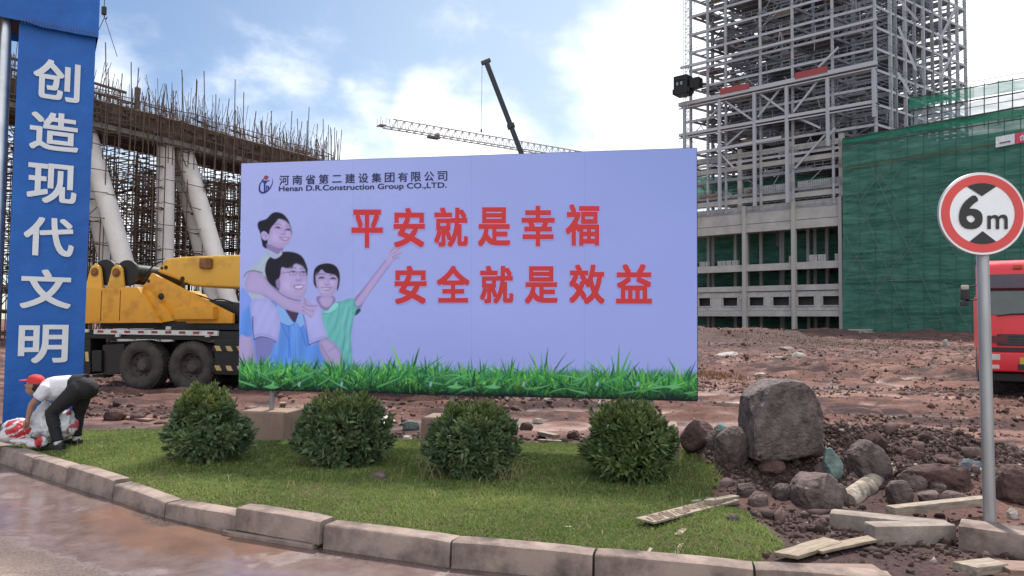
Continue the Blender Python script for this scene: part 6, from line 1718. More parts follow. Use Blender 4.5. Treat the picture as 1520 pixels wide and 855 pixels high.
mb = MB(); sA, sB = deck_s(142), deck_s(206)
mb.bar(dpt(sA - 6, 0.4, 16.55), dpt(sB - 0.7, 0.4, 16.35), 0.14); mb.bar(dpt(sA - 6, 0.4, 15.9), dpt(sB, 0.4, 15.75), 0.12); put('guard_rail', mb, M_POLE, scaf)
mb = MB(); p = dpt(sB, 0.3, ZT); mb.tube([p, p + Vector((0, 0, 1.2))], 0.16, 10); mb.obox(p + Vector((0, 0, 1.35)), (0.14, 0, 0), (0, 0.14, 0), (0, 0, 0.2)); put('standpipe', mb, M_POLE, scaf)

# crane hook with its two-legged chain sling over the roadway
hk = at_y(154.5, 16, 48.0)
hook = thing('crane_hook', 'small crane hook block hanging on a wire with a spread two-leg sling', 'crane hook', (hk.x, hk.y, hk.z - 4))
mb = MB(); mb.tube([hk + Vector((0, 0, 0.3)), hk + Vector((0.05, 0, 6))], 0.022, 6); put('wire_rope', mb, M_BLACK, hook)
mb = MB(); mb.obox(hk, (0.14, 0, 0), (0, 0.10, 0), (0, 0, 0.28)); put('hook_block', mb, M_BLACK, hook, bevel=0.05)
mb = MB(); mb.tube([hk + Vector((0, 0, -0.25)), hk + Vector((0.05, 0, -0.45)), hk + Vector((0.16, 0, -0.55)), hk + Vector((0.2, 0, -0.42))], 0.04, 8); put('hook', mb, M_BLACK, hook)
for e in ((146, 45), (174, 84)):
    mb = MB(); mb.tube([hk + Vector((0.05, 0, -0.45)), at_y(e[0], e[1], 48.0)], 0.020, 6); put('sling_leg', mb, M_BLACK, hook)

# ------------------------------------------------------------------ distant cranes over the billboard
M_STEEL_ = mat('mid grey crane steel', (0.13, 0.125, 0.12), 0.6, bump=0)
M_CRW = mat('weathered crane white', (0.30, 0.29, 0.27), 0.6, bump=0)
tj0, tj1 = at_y(571, 189, 130.0), None
jz = tj0.z; tj1 = at_z(880, 240, jz)
tc_ = thing('tower_crane', 'pale lattice tower crane jib reaching left above the billboard', 'crane', Vector((tj1.x + (tj1.x - tj0.x) * .5, tj1.y + (tj1.y - tj0.y) * .5, 0)))
jd = (tj1 - tj0); jl = jd.length; jd.normalize(); jn = Vector((-jd.y, jd.x, 0)); JL = jl * 1.55
mast = tj0 + jd * JL
mb = MB(); hgt = 1.7; wd = 0.7
for s in (-1, 1): mb.bar(tj0 + jn * wd * s, mast + jn * wd * s, 0.17)
mb.bar(tj0 + jd * 1.6 + Vector((0, 0, hgt)), mast + Vector((0, 0, hgt)), 0.17)
n = int(JL / 1.5)
for k in range(n):
    a, b, m = tj0 + jd * (k * JL / n), tj0 + jd * ((k + 1) * JL / n), tj0 + jd * ((k + 0.5) * JL / n) + Vector((0, 0, hgt))
    for s in (-1, 1):
        if k: mb.bar(a + jn * wd * s, m, 0.085)
        mb.bar(b + jn * wd * s, m, 0.085)
    mb.bar(a + jn * wd, a - jn * wd, 0.07)
put('jib', mb, M_CRW, tc_)
mb = MB(); mb.obox(tj0 - jd * 0.6 + Vector((0, 0, 0.2)), jd * 0.6, jn * 0.9, Vector((0, 0, 0.06)))
for e in (-1, 1):
    for s in (-1, 1): mb.bar(tj0 + jd * (e * 0.5 - 0.6) + jn * s * 0.8, tj0 + jd * (e * 0.5 - 0.6) + jn * s * 0.8 + Vector((0, 0, 1.5)), 0.08)
put('tip_platform', mb, M_CRW, tc_)
tr = at_z(646, 200, jz); trp = tj0 + jd * ((tr - tj0).dot(jd))
mb = MB(); mb.obox(trp + Vector((0, 0, -0.4)), jd * 1.1, jn * 0.7, Vector((0, 0, 0.16))); mb.obox(trp + jd * 0.7 + Vector((0, 0, 0.0)), jd * 0.3, jn * 0.5, Vector((0, 0, 0.4))); put('trolley', mb, M_STEEL_, tc_)
mb = MB(); mb.tube([trp, trp + Vector((0, 0, -18))], 0.03, 5); mb.obox(trp + Vector((0, 0, -18)), (0.3, 0, 0), (0, 0.3, 0), (0, 0, 0.6)); put('hoist_rope', mb, M_STEELD, tc_)
mb = MB()
for sx in (-1, 1):
    for sy in (-1, 1): mb.bar((mast.x + sx, mast.y + sy, 0), (mast.x + sx, mast.y + sy, jz + 3), 0.22)
for k in range(int(jz / 2.4)):
    z = k * 2.4
    for (a, b) in (((-1, -1), (1, -1)), ((1, -1), (1, 1)), ((1, 1), (-1, 1)), ((-1, 1), (-1, -1))):
        mb.bar((mast.x + a[0], mast.y + a[1], z), (mast.x + b[0], mast.y + b[1], z + 2.4), 0.12); mb.bar((mast.x + a[0], mast.y + a[1], z), (mast.x + b[0], mast.y + b[1], z), 0.12)
put('mast', mb, M_CRW, tc_)
mb = MB(); cj = mast + jd * 9; mb.bar(mast + jn * .6, cj + jn * .6, 0.2); mb.bar(mast - jn * .6, cj - jn * .6, 0.2); mb.obox(cj + Vector((0, 0, -1)), jd * 1.2, jn * 1.0, Vector((0, 0, 1.3))); put('counter_jib', mb, M_CRW, tc_)
mb = MB(); mb.obox(mast + jn * 1.8 + Vector((0, 0, 0.2)), (0.8, 0, 0), (0, 0.8, 0), (0, 0, 1.0)); put('cab', mb, M_CRW, tc_, bevel=0.1)

tb0 = at_y(722, 93, 72.0); tb1 = at_y(776, 233, 72.0); bd = (tb1 - tb0).normalized(); base = tb0 + bd * ((tb0.z - 3.0) / -bd.z)
M_BOOMD = mat('navy black boom paint', (0.012, 0.016, 0.028), 0.5, bump=0)
tk = thing('boom_crane', 'dark telescopic crane boom raised steeply into the sky above the billboard', 'crane', (base.x, base.y, 0))
L_ = (base - tb0).length
for (a, b, w) in ((0.0, 0.42, 0.44), (0.40, 0.75, 0.53), (0.73, 1.0, 0.64)):
    mb = MB(); mb.bar(tb0 + bd * L_ * a, tb0 + bd * L_ * b, w, w * 1.1); put('boom_section', mb, M_BOOMD, tk, bevel=0.08)
for t in (0.42, 0.75, 0.26):
    mb = MB(); mb.bar(tb0 + bd * (L_ * t - 0.2), tb0 + bd * (L_ * t + 0.2), 0.68, 0.72); put('collar', mb, M_BOOMD, tk)
mb = MB(); mb.bar(tb0 + Vector((-0.50, 0, -0.10)), tb0 + Vector((0.40, 0, 0.28)), 0.45, 0.36); put('boom_head', mb, M_STEELD, tk, bevel=0.08)
mb = MB(); p = tb0 + Vector((-0.42, 0, -0.1)); mb.tube([p, p + Vector((0, 0, -6.6))], 0.02, 5); mb.obox(p + Vector((0, 0, -6.7)), (0.08, 0, 0), (0, 0.08, 0), (0, 0, 0.15)); put('wire_rope', mb, M_STEELD, tk)
mb = MB(); mb.obox((base.x, base.y, 2.0), (1.9, 0, 0), (0, 1.3, 0), (0, 0, 0.9)); put('superstructure', mb, M_BOOMD, tk, bevel=0.1)
mb = MB(); mb.obox((base.x - 2, base.y, 0.85), (5.5, 0, 0), (0, 1.3, 0), (0, 0, 0.3)); put('carrier', mb, M_BOOMD, tk, bevel=0.08)
for k in range(4):
    mb = MB(); mb.lathe([(0, 0), (0.35, 0.02), (0.55, 0), (0.55, -0.4), (0, -0.4)], (base.x - 6 + k * 2.6, base.y - 1.35, 0.55), (0, -1, 0), 20); put('wheel', mb, M_TYRE, tk, smooth=40)

# ------------------------------------------------------------------ the tall steel-framed building, its concrete podium and the netted block
FB = Vector((43.5, 126.0, 0)); FP = Plane(FB, (1.13, -1.0)); FV = Vector((0.823, 0.568, 0))     # facade line, and the direction into the block
def fs(px, py=300): return FP.uv(px, py)[0]
def fz(px, py): return FP.uv(px, py)[1]
def fp(s, q, z): p = FP.o + FP.u * s + FV * q; return Vector((p.x, p.y, z))
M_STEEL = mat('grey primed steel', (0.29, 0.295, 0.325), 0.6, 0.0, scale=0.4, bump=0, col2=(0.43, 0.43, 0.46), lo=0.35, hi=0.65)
M_STEEL2 = mat('shop primed steel, darker', (0.16, 0.165, 0.19), 0.65, 0.0, scale=0.4, bump=0, col2=(0.28, 0.28, 0.31))  # darker copy of the primed steel; interior shade is put into its colour
M_GREYC = mat('grey cast concrete', (0.30, 0.285, 0.275), 0.85, scale=0.5, bump=0.15, bscale=6, col2=(0.42, 0.40, 0.385), lo=0.32, hi=0.68)
M_FLOOR = mat('metal floor decking', (0.20, 0.195, 0.20), 0.7, 0.0, scale=0.5, bump=0)
UNIT = {}
def unit_box(m):
    if m.name not in UNIT:
        mb = MB(); mb.box(-0.5, -0.5, -0.5, 0.5, 0.5, 0.5); UNIT[m.name] = mb.mesh('bar', m)
    return UNIT[m.name]
def member(name, a, b, w, h, m, parent):
    """a straight steel member as its own part, all sharing one bar mesh"""
    a, b = Vector(a), Vector(b); d = b - a; up = Vector((0, 0, 1)); dn = d.normalized()
    if abs(dn.z) > 0.98: up = FP.n
    x = dn; z = (up - x * up.dot(x)).normalized(); y = z.cross(x)
    o = link(name, unit_box(m), parent); c = (a + b) / 2 - parent.location
    M = Matrix((x, y, z)).transposed().to_4x4(); M.translation = c
    o.matrix_basis = M @ Matrix.Diagonal((d.length, w, h, 1)); return o


TS = [fs(p) for p in (1026, 1051, 1078, 1130, 1178, 1238, 1302)]
SL, SR = TS[0], TS[-1]; QS = [0, 6, 12, 18, 24, 30]
LV = [21.5, 24.4, 27.4, 30.4, 33.2, 36.4, 39.2, 41.9, 45.3, 48.7, 52.1, 55.5, 58.9, 62.3, 65.7, 69.1]
tower = thing('steel_tower', 'tall open grey steel building frame of stacked floors, rising out of the photo top', 'building frame', fp((SL + SR) / 2, 15, 0))
M2 = MB(); M4 = MB()
# columns
for i, s in enumerate(TS):
    for j, q in enumerate(QS):
        if i == 1 and j % 2: continue
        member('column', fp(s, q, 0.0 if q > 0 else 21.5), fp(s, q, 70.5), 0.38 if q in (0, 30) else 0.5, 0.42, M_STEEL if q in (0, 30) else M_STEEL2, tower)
for px in (1016, 1068, 1120, 1168, 1229, 1298):     # lower tier stands proud of the upper one
    s = FP.uv(px, 200, 1.6)[0]; a = fp(s, 0, 0) + FP.n * 1.6
    member('column', (a.x, a.y, 22.0 if px < 1200 else 30.5 if px < 1250 else 34.0), (a.x, a.y, 41.7), 0.5, 0.5, M_STEEL, tower)
for q in (4.5, 9, 15, 21, 27, 30): member('column', fp(SR, q, 20), fp(SR, q, 70.5), 0.5, 0.5, M_STEEL, tower)
# floor beams
for li, z in enumerate(LV):
    lo_t = z < 42
    for j, q in enumerate(QS):
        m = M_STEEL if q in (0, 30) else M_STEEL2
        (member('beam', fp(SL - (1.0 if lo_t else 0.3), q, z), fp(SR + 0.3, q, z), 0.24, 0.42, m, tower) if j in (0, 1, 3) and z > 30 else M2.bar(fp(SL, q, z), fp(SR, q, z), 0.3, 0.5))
    for i, s in enumerate(TS):
        (member('beam', fp(s, -0.3, z), fp(s, 30.3, z), 0.22, 0.40, M_STEEL, tower) if i in (0, 6) else M2.bar(fp(s, 0, z), fp(s, 30, z), 0.28, 0.45))
    # joists and half-laid decking
    for k in range(15):
        q = 2.05 * k + 0.6; s0 = SL if rs.random() < 0.8 else TS[rs.randrange(3)]; s1 = SR if rs.random() < 0.8 else TS[3 + rs.randrange(3)]
        M2.bar(fp(s0, q, z + 0.05), fp(s1, q, z + 0.05), 0.14, 0.26)
    for i in range(len(TS) - 1):
        for j in range(5):
            if rs.random() < (0.24 if z < 60 else 0.16): 
                s0, s1, q0, q1 = TS[i] + 0.2, TS[i + 1] - 0.2, QS[j] + 0.3, QS[j + 1] - 0.4; c = fp((s0 + s1) / 2, (q0 + q1) / 2, z + 0.32)
                M2.obox(c, FP.u * (s1 - s0) / 2, FV * (q1 - q0) / 2, Vector((0, 0, 0.04)))
            if rs.random() < 0.22: M2.bar(fp(TS[i], QS[j], z), fp(TS[i + 1] if rs.random() < .5 else TS[i], QS[j + 1], z + 3.2 if li + 1 < len(LV) else z), 0.16)
            if rs.random() < 0.35: M2.bar(fp(TS[i], QS[j + 1], z), fp(TS[i + 1], QS[j + 1], z + (LV[li + 1] - z if li + 1 < len(LV) else 3)), 0.17)
    # edge walkway with thin guard rails and bundles of stores
    for h in (0.6, 1.15):
        M2.bar(fp(SL - 1.0, -0.35, z + h), fp(SR, -0.35, z + h), 0.05); M2.bar(fp(SR + 0.35, 0, z + h), fp(SR + 0.35, 30, z + h), 0.05)
    for k in range(24): s = SL + (SR - SL) * k / 24; M2.bar(fp(s, -0.35, z), fp(s, -0.35, z + 1.15), 0.045)
    for k in range(16):
        s, q, a = rs.uniform(SL, SR - 3), rs.uniform(0.5, 28), rs.uniform(0.3, 0.9); M2.obox(fp(s, q, z + 0.3 + a / 2), FP.u * rs.uniform(0.3, 1.8), FV * rs.uniform(0.3, 1.2), Vector((0, 0, a / 2)))
    for k in range(7):
        s, q, a = rs.uniform(SL, SR - 3), rs.uniform(0.3, 12), rs.uniform(0.25, 0.8); M4.obox(fp(s, q, z + 0.3 + a / 2), FP.u * rs.uniform(0.3, 2.2), FV * rs.uniform(0.2, 1.0), Vector((0, 0, a / 2)))
    for k in range(12):
        s, q = rs.uniform(SL, SR - 3), rs.uniform(0.5, 26); M2.bar(fp(s, q, z + rs.uniform(0.2, 1)), fp(s + rs.uniform(-2, 4), q + rs.uniform(0, 5), z + rs.uniform(0.5, 3.0)), 0.09)
for k in range(150):      # stray ties, struts and unfinished members on the two outer faces
    z = rs.uniform(24, 66); s = rs.uniform(SL, SR); e = rs.uniform(0.8, 4.2); a_ = rs.choice((0, 0, 1))
    if rs.random() < 0.55: M2.bar(fp(s, a_ * 0.6, z), fp(min(SR, s + rs.uniform(-3, 3)), a_ * 0.6, z + e), 0.12)
    else: q = rs.uniform(0, 27); M2.bar(fp(SR, q, z), fp(SR + 0.1, q + rs.uniform(-3, 3), z + e), 0.12)
# a stair and lift core that shows as the dark shaft behind
for j in range(2):
    q0 = 8 + 8 * j
    for i0 in (2, 4):
        s0, s1 = TS[i0] + 1.0, TS[i0] + 4.2
        for z in np.arange(20, 70, 1.7): M2.bar(fp(s0, q0, z), fp(s1, q0 + 2, z + 1.7), 0.9, 0.16); M2.bar(fp(s1, q0, z), fp(s0, q0 + 2, z + 1.7), 0.12)
        for s in (s0, s1): M2.bar(fp(s, q0, 16), fp(s, q0, 70), 0.45); M2.bar(fp(s, q0 + 3, 16), fp(s, q0 + 3, 70), 0.45)
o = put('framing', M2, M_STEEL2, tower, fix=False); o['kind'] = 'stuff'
o = put('stored_goods', M4, mat('rust and timber stores', (0.12, 0.065, 0.045), 0.85, scale=0.3, bump=0, col2=(0.24, 0.17, 0.12)), tower, fix=False); o['kind'] = 'stuff'
# the proud lower balcony bands and big crossing braces, traced on the facade plane
def fx(px, py, off=1.6): h = FP.hit(px, py, off); return h
for (x0, y0, x1, y1, w, h) in ((1008, 156, 1302, 93, 0.6, 0.7), (1008, 201, 1302, 150, 0.4, 0.5), (1036, 227, 1160, 204, 0.35, 0.5), (1010, 101, 1302, 28, 0.3, 0.45), (1008, 162, 1302, 100, 0.3, 0.2), (1008, 206, 1302, 156, 0.25, 0.2)):
    member('balcony_beam', fx(x0, y0), fx(x1, y1), w, h, M_STEEL, tower)
M3 = MB()
for (y0, y1) in ((156, 93), (201, 150)):      # balcony floor between the two planes
    a, b = fx(1008, y0 + 2), fx(1302, y1 + 2); M3.add([a, b, b - FP.n * 1.7, a - FP.n * 1.7] + [v + Vector((0, 0, 0.12)) for v in (a, b, b - FP.n * 1.7, a - FP.n * 1.7)], [(0, 3, 2, 1), (4, 5, 6, 7), (0, 1, 5, 4), (1, 2, 6, 5), (2, 3, 7, 6), (3, 0, 4, 7)])
put('balcony_floor', M3, M_FLOOR, tower)
for (x0, y0, x1, y1) in ((1072, 147, 1117, 178), (1124, 136, 1172, 170), (1162, 127, 1125, 174), (1178, 166, 1222, 110), (1178, 172, 1218, 190), (1112, 186, 1078, 216), (1075, 152, 1050, 178),
                         (1225, 200, 1180, 250), (1334, 40, 1360, 105), (1362, 30, 1335, 0), (1333, 108, 1352, 140), (1395, 60, 1420, 8), (1395, 116, 1422, 66), (1070, 228, 1090, 250), (1215, 100, 1245, 70), (1225, 208, 1240, 190)):
    member('brace', fx(x0, y0, 1.0), fx(x1, y1, 1.0), 0.28, 0.32, M_STEEL, tower)
for (x0, y0, x1, y1) in ((1069, 136, 1112, 127), (1180, 113, 1228, 102)):
    mb = MB(); a, b = fx(x0, y0, 1.95), fx(x1, y1, 1.95); mb.bar(a, b, 0.08, 1.05); put('safety_banner', mb, mat('faded red cloth', (0.30, 0.055, 0.06), 0.7, bump=0), tower)
# site hoist on the tower's outer corner
hoist = thing('hoist', 'dark hoist gondola hanging at the left edge of the steel tower, beside its ladder mast', 'hoist', fp(SL - 0.8, -1.2, 0))
mb = MB(); a0 = fp(SL + 0.1, -1.6, 0)
for du in (0, 0.7):
    for dn in (0, 0.7): p = a0 + FP.u * du + FP.n * dn; mb.bar((p.x, p.y, 20), (p.x, p.y, 70), 0.09)
for k in range(62):
    z = 20 + k * 0.8; p, q = a0, a0 + FP.u * 0.7; mb.bar((p.x, p.y, z), (q.x, q.y, z + 0.8 * (k % 2)), 0.06); p2, q2 = p + FP.n * .7, q + FP.n * .7; mb.bar((p2.x, p2.y, z), (q2.x, q2.y, z), 0.06)
put('mast', mb, M_STEEL, hoist, fix=False)
hp = fx(1014, 128, 3.0); mb = MB(); mb.obox(hp, FP.u * 1.35, FP.n * 1.2, Vector((0, 0, 1.75))); mb.obox(hp + Vector((0, 0, -1.0)), FP.u * 1.7, FP.n * 1.0, Vector((0, 0, 0.5))); mb.obox(hp + Vector((0, 0, 1.2)), FP.u * 1.1, FP.n * 1.3, Vector((0, 0, 0.5)))
g_ = put('gondola', mb, M_BLACK, hoist, bevel=0.15)
mb = MB(); mb.obox(hp + FP.u * 2.6 + Vector((0, 0, 0)), FP.u * 0.9, FP.n * 0.8, Vector((0, 0, 0.9))); mb.bar(hp + FP.u * 1.2, hp + FP.u * 4.5 + Vector((0, 0, -0.5)), 0.35); mb.bar(hp + FP.u * 1 + Vector((0, 0, .8)), hp + FP.u * 3.6 + Vector((0, 0, .6)), 0.3); put('winch_unit', mb, M_BLACK, hoist, bevel=0.08)
mb = MB()
for e in (-0.45, 0.35): mb.obox(hp + FP.n * 1.32 + FP.u * e + Vector((0, 0, 0.2)), FP.u * 0.2, FP.n * 0.02, Vector((0, 0, 0.3)))
put('hatch', mb, M_STEEL2, g_)

# --- concrete podium
pod = thing('concrete_building', 'grey concrete frame of several open storeys under the steel tower', 'building', fp((fs(1000) + fs(1250)) / 2, 0, 0))
S0, S1 = fs(985), fs(1250)
def band(mb, py0, py1, px=1140, o0=0.0, o1=-1.0, s0=None, s1=None):
    za, zb = fz(px, py0), fz(px, py1); c = FP.P(((s0 or S0) + (s1 or S1)) / 2, (za + zb) / 2, (o0 + o1) / 2); mb.obox(c, FP.u * ((s1 or S1) - (s0 or S0)) / 2, FP.n * (o0 - o1) / 2, Vector((0, 0, abs(za - zb) / 2)))
pz = {}
for name, y0, y1, o in (('parapet', 303.5, 330, 0.06), ('parapet', 331, 343, 0.25), ('slab', 391.5, 401.5, 0.12), ('slab', 424, 432, 0.12), ('slab', 461.5, 469.5, 0.12), ('beam', 240, 247, 0.05), ('beam', 221, 229, 0.05), ('beam', 291, 298, 0.05)):
    mb = MB(); band(mb, y0, y1, o0=o); put(name, mb, M_GREYC, pod)
for px, w in ((1106, 0.62), (1179, 0.62), (1249, 0.55), (1030, 0.6)):
    s = fs(px, 400); member('column', FP.P(s, -0.5, 0.06), FP.P(s, fz(1140, 303), 0.06), w, 0.95, M_GREYC, pod)
for px in (1098, 1174, 1249): s = fs(px, 260); member('column', FP.P(s, fz(1140, 303), -0.3), FP.P(s, fz(1140, 215), -0.3), 0.75, 0.8, M_GREYC, pod)
for px in (1052, 1092, 1130, 1160, 1200, 1228): s = FP.uv(px, 400, -7)[0]; member('column', FP.P(s, -0.3, -7), FP.P(s, fz(1140, 330), -7), 0.5, 0.5, M_GREYC, pod)
mb = MB(); mb.obox(FP.P((S0 + S1) / 2, 9.2, -12), FP.u * (S1 - S0) / 2, FP.n * 0.15, Vector((0, 0, 9.4))); put('dark_backdrop', mb, M_STEELD, pod)  # dark sheet added to block bright sky and darken the open storeys
for zz, px in ((392.5, 1140), (425, 1140), (462.5, 1140), (333, 1140)):    # floor plates running back
    mb = MB(); z = fz(px, zz) - 0.30; a, b = fp(S0, 0, z), fp(S1, 0, z); V = [a + FP.n * -0.5, b + FP.n * -0.5, b + FP.n * -16, a + FP.n * -16]; mb.add(V + [v + Vector((0, 0, .25)) for v in V], [(0, 3, 2, 1), (4, 5, 6, 7), (0, 1, 5, 4), (1, 2, 6, 5), (2, 3, 7, 6), (3, 0, 4, 7)]); put('floor_plate', mb, M_GREYC, pod)
# infill walls of pale blocks with the window holes of the second storey
cols_px = [985, 1035, 1106, 1179, 1249]
wins = [(1002, 1020), (1037, 1054), (1073, 1094), (1112, 1133), (1147, 1171), (1184, 1208), (1221, 1246)]
M_BLOCK = mat('pale block masonry', (0.30, 0.29, 0.285), 0.9, scale=1.2, bump=0.3, bscale=8, col2=(0.44, 0.43, 0.42))
zt_, zb_ = fz(1140, 433), fz(1140, 461); wt, wb = fz(1140, 441), fz(1140, 453.5)
mb = MB(); xs = [S0]
for a, b in wins: xs += [fs(a, 447), fs(b, 447)]
xs.append(S1)
for k in range(0, len(xs), 2):
    mb.obox(FP.P((xs[k] + xs[k + 1]) / 2, (wt + wb) / 2, -0.25), FP.u * (xs[k + 1] - xs[k]) / 2, FP.n * 0.12, Vector((0, 0, (wt - wb) / 2 + 0.002)))
for (za, zb2) in ((wt, zt_), (zb_, wb)): mb.obox(FP.P((S0 + S1) / 2, (za + zb2) / 2, -0.25), FP.u * (S1 - S0) / 2, FP.n * 0.12, Vector((0, 0, abs(za - zb2) / 2)))
put('infill_wall', mb, M_BLOCK, pod)
for a, b in wins:
    s0, s1 = fs(a, 447), fs(b, 447); mb = MB()
    for (c, hu, hz) in (((s0 + s1) / 2, (s1 - s0) / 2 + 0.2, 0.0),):
        mb.obox(FP.P(c, wb - 0.10, -0.10), FP.u * hu, FP.n * 0.10, Vector((0, 0, 0.09))); mb.obox(FP.P(c, wt + 0.12, -0.10), FP.u * hu, FP.n * 0.10, Vector((0, 0, 0.10)))
    mb.obox(FP.P(s0 - 0.12, (wt + wb) / 2, -0.09), FP.u * 0.12, FP.n * 0.05, Vector((0, 0, (wt - wb) / 2 - 0.03))); mb.obox(FP.P(s1 + 0.12, (wt + wb) / 2, -0.09), FP.u * 0.12, FP.n * 0.05, Vector((0, 0, (wt - wb) / 2 - 0.03)))
    put('window_surround', mb, M_BLOCK, pod)
mb = MB(); mb.obox(FP.P((S0 + S1) / 2, (wt + wb) / 2, -1.6), FP.u * (S1 - S0) / 2, FP.n * 0.1, Vector((0, 0, (zt_ - zb_) / 2))); put('dark_backing', mb, M_STEELD, pod)  # dark sheet put behind the window holes in place of room shade
# corrugated sheet panels higher up
M_SHEET = mat('corrugated grey sheet', (0.26, 0.275, 0.28), 0.5, 0.2, scale=0.6, bump=0, col2=(0.36, 0.375, 0.38))
for a, b, y0, y1 in ((1037, 1094, 300, 306), (1102, 1170, 283, 297), (1182, 1247, 273, 287)):
    mb = MB(); s0, s1 = fs(a, 285), fs(b, 285); za, zb2 = fz((a + b) / 2, y0 - 8), fz((a + b) / 2, y1); n = 40; V = []
    for k in range(n + 1): V += [FP.P(s0 + (s1 - s0) * k / n, zb2, -0.5 + 0.12 * (k % 2)), FP.P(s0 + (s1 - s0) * k / n, za, -0.5 + 0.12 * (k % 2))]
    mb.add(V, [(2 * k, 2 * k + 2, 2 * k + 3, 2 * k + 1) for k in range(n)]); put('sheet_panel', mb, M_SHEET, pod, fix=False)
# dim green nets hung at the back of the open storeys
def net_material(name, col, col2, opac, scale=8):
    m = bpy.data.materials.new(name); m.use_nodes = True; nt = m.node_tree; N = nt.nodes; L = nt.links; b = N['Principled BSDF']
    b.inputs['Roughness'].default_value = 0.8; b.inputs['Specular IOR Level'].default_value = 0.15
    tc = N.new('ShaderNodeTexCoord'); mp = N.new('ShaderNodeMapping'); mp.inputs['Scale'].default_value = (0.25, 0.25, 1.6); L.new(tc.outputs['Object'], mp.inputs['Vector'])
    n = N.new('ShaderNodeTexNoise'); n.inputs['Scale'].default_value = 1.1; n.inputs['Detail'].default_value = 9; n.inputs['Roughness'].default_value = 0.7; L.new(mp.outputs[0], n.inputs['Vector'])
    r = N.new('ShaderNodeValToRGB'); r.color_ramp.elements[0].position = 0.34; r.color_ramp.elements[0].color = (*col, 1); r.color_ramp.elements[1].position = 0.68; r.color_ramp.elements[1].color = (*col2, 1); L.new(n.outputs['Fac'], r.inputs['Fac']); L.new(r.outputs['Color'], b.inputs['Base Color'])
    n2 = N.new('ShaderNodeTexNoise'); n2.inputs['Scale'].default_value = 0.9; n2.inputs['Detail'].default_value = 8; L.new(mp.outputs[0], n2.inputs['Vector'])
    mr = N.new('ShaderNodeMapRange'); mr.inputs[1].default_value = 0.3; mr.inputs[2].default_value = 0.7; mr.inputs[3].default_value = opac[0]; mr.inputs[4].default_value = opac[1]; L.new(n2.outputs['Fac'], mr.inputs[0])
    t = N.new('ShaderNodeBsdfTransparent'); tl = N.new('ShaderNodeBsdfTranslucent'); L.new(r.outputs['Color'], tl.inputs['Color'])
    m1 = N.new('ShaderNodeMixShader'); m1.inputs[0].default_value = 0.35; L.new(b.outputs[0], m1.inputs[1]); L.new(tl.outputs[0], m1.inputs[2])
    m2 = N.new('ShaderNodeMixShader'); L.new(mr.outputs[0], m2.inputs[0]); L.new(t.outputs[0], m2.inputs[1]); L.new(m1.outputs[0], m2.inputs[2]); L.new(m2.outputs[0], N['Material Output'].inputs['Surface'])
    return m
M_NET = net_material('dark green safety net', (0.040, 0.145, 0.112), (0.140, 0.340, 0.265), (0.86, 0.99))
M_NETL = net_material('bright green safety net', (0.030, 0.22, 0.13), (0.06, 0.36, 0.23), (0.62, 0.88))
M_NETW = net_material('pale thin netting', (0.30, 0.40, 0.42), (0.55, 0.62, 0.66), (0.35, 0.65))
def net(name, parent, quad, m, off, nu=60, nv=30, amp=0.25, seed=0):
    """a hanging net spanned between four facade corners given as photo pixels (tl, tr, br, bl)"""
    c = [np.array(FP.uv(*q, off)) for q in quad]; A, B = np.meshgrid(np.linspace(0, 1, nu), np.linspace(0, 1, nv)); A, B = A[..., None], B[..., None]
    U = (c[3] * (1 - A) + c[2] * A) * (1 - B) + (c[0] * (1 - A) + c[1] * A) * B
    o, u, n_ = np.array(FP.o), np.array(FP.u), np.array(FP.n)
    w = off + amp * fbm(np.stack([U[..., 0] * 0.45 + seed, U[..., 1] * 0.25, 0 * U[..., 0]], -1), 4)
    U = U.copy(); U[..., 1] -= B[..., 0] ** 4 * (0.30 * np.abs(np.sin(U[..., 0] * 0.55)) + 0.25 * fbm(np.stack([U[..., 0] * 0.5 + seed, 0 * U[..., 0], 0 * U[..., 0]], -1), 3))
    V = np.stack([o[0] + u[0] * U[..., 0] + n_[0] * w, o[1] + u[1] * U[..., 0] + n_[1] * w, U[..., 1]], -1).reshape(-1, 3) - np.array(parent.location)
    i = np.arange(nv - 1)[:, None] * nu + np.arange(nu - 1)[None]
    return link(name, np_mesh(name, V, np.stack([i, i + 1, i + nu + 1, i + nu], -1).reshape(-1, 4), m, smooth=True), parent)
for y0, y1 in ((344, 391), (402, 424), (470, 500), (306, 262)):
    net('back_net', pod, ((1015, y0), (1262, y0), (1262, y1), (1015, y1)), M_NET, -9 if y0 != 306 else -3)
for (s0, s1, y0, y1) in ((1110, 1176, 430, 300),): pass
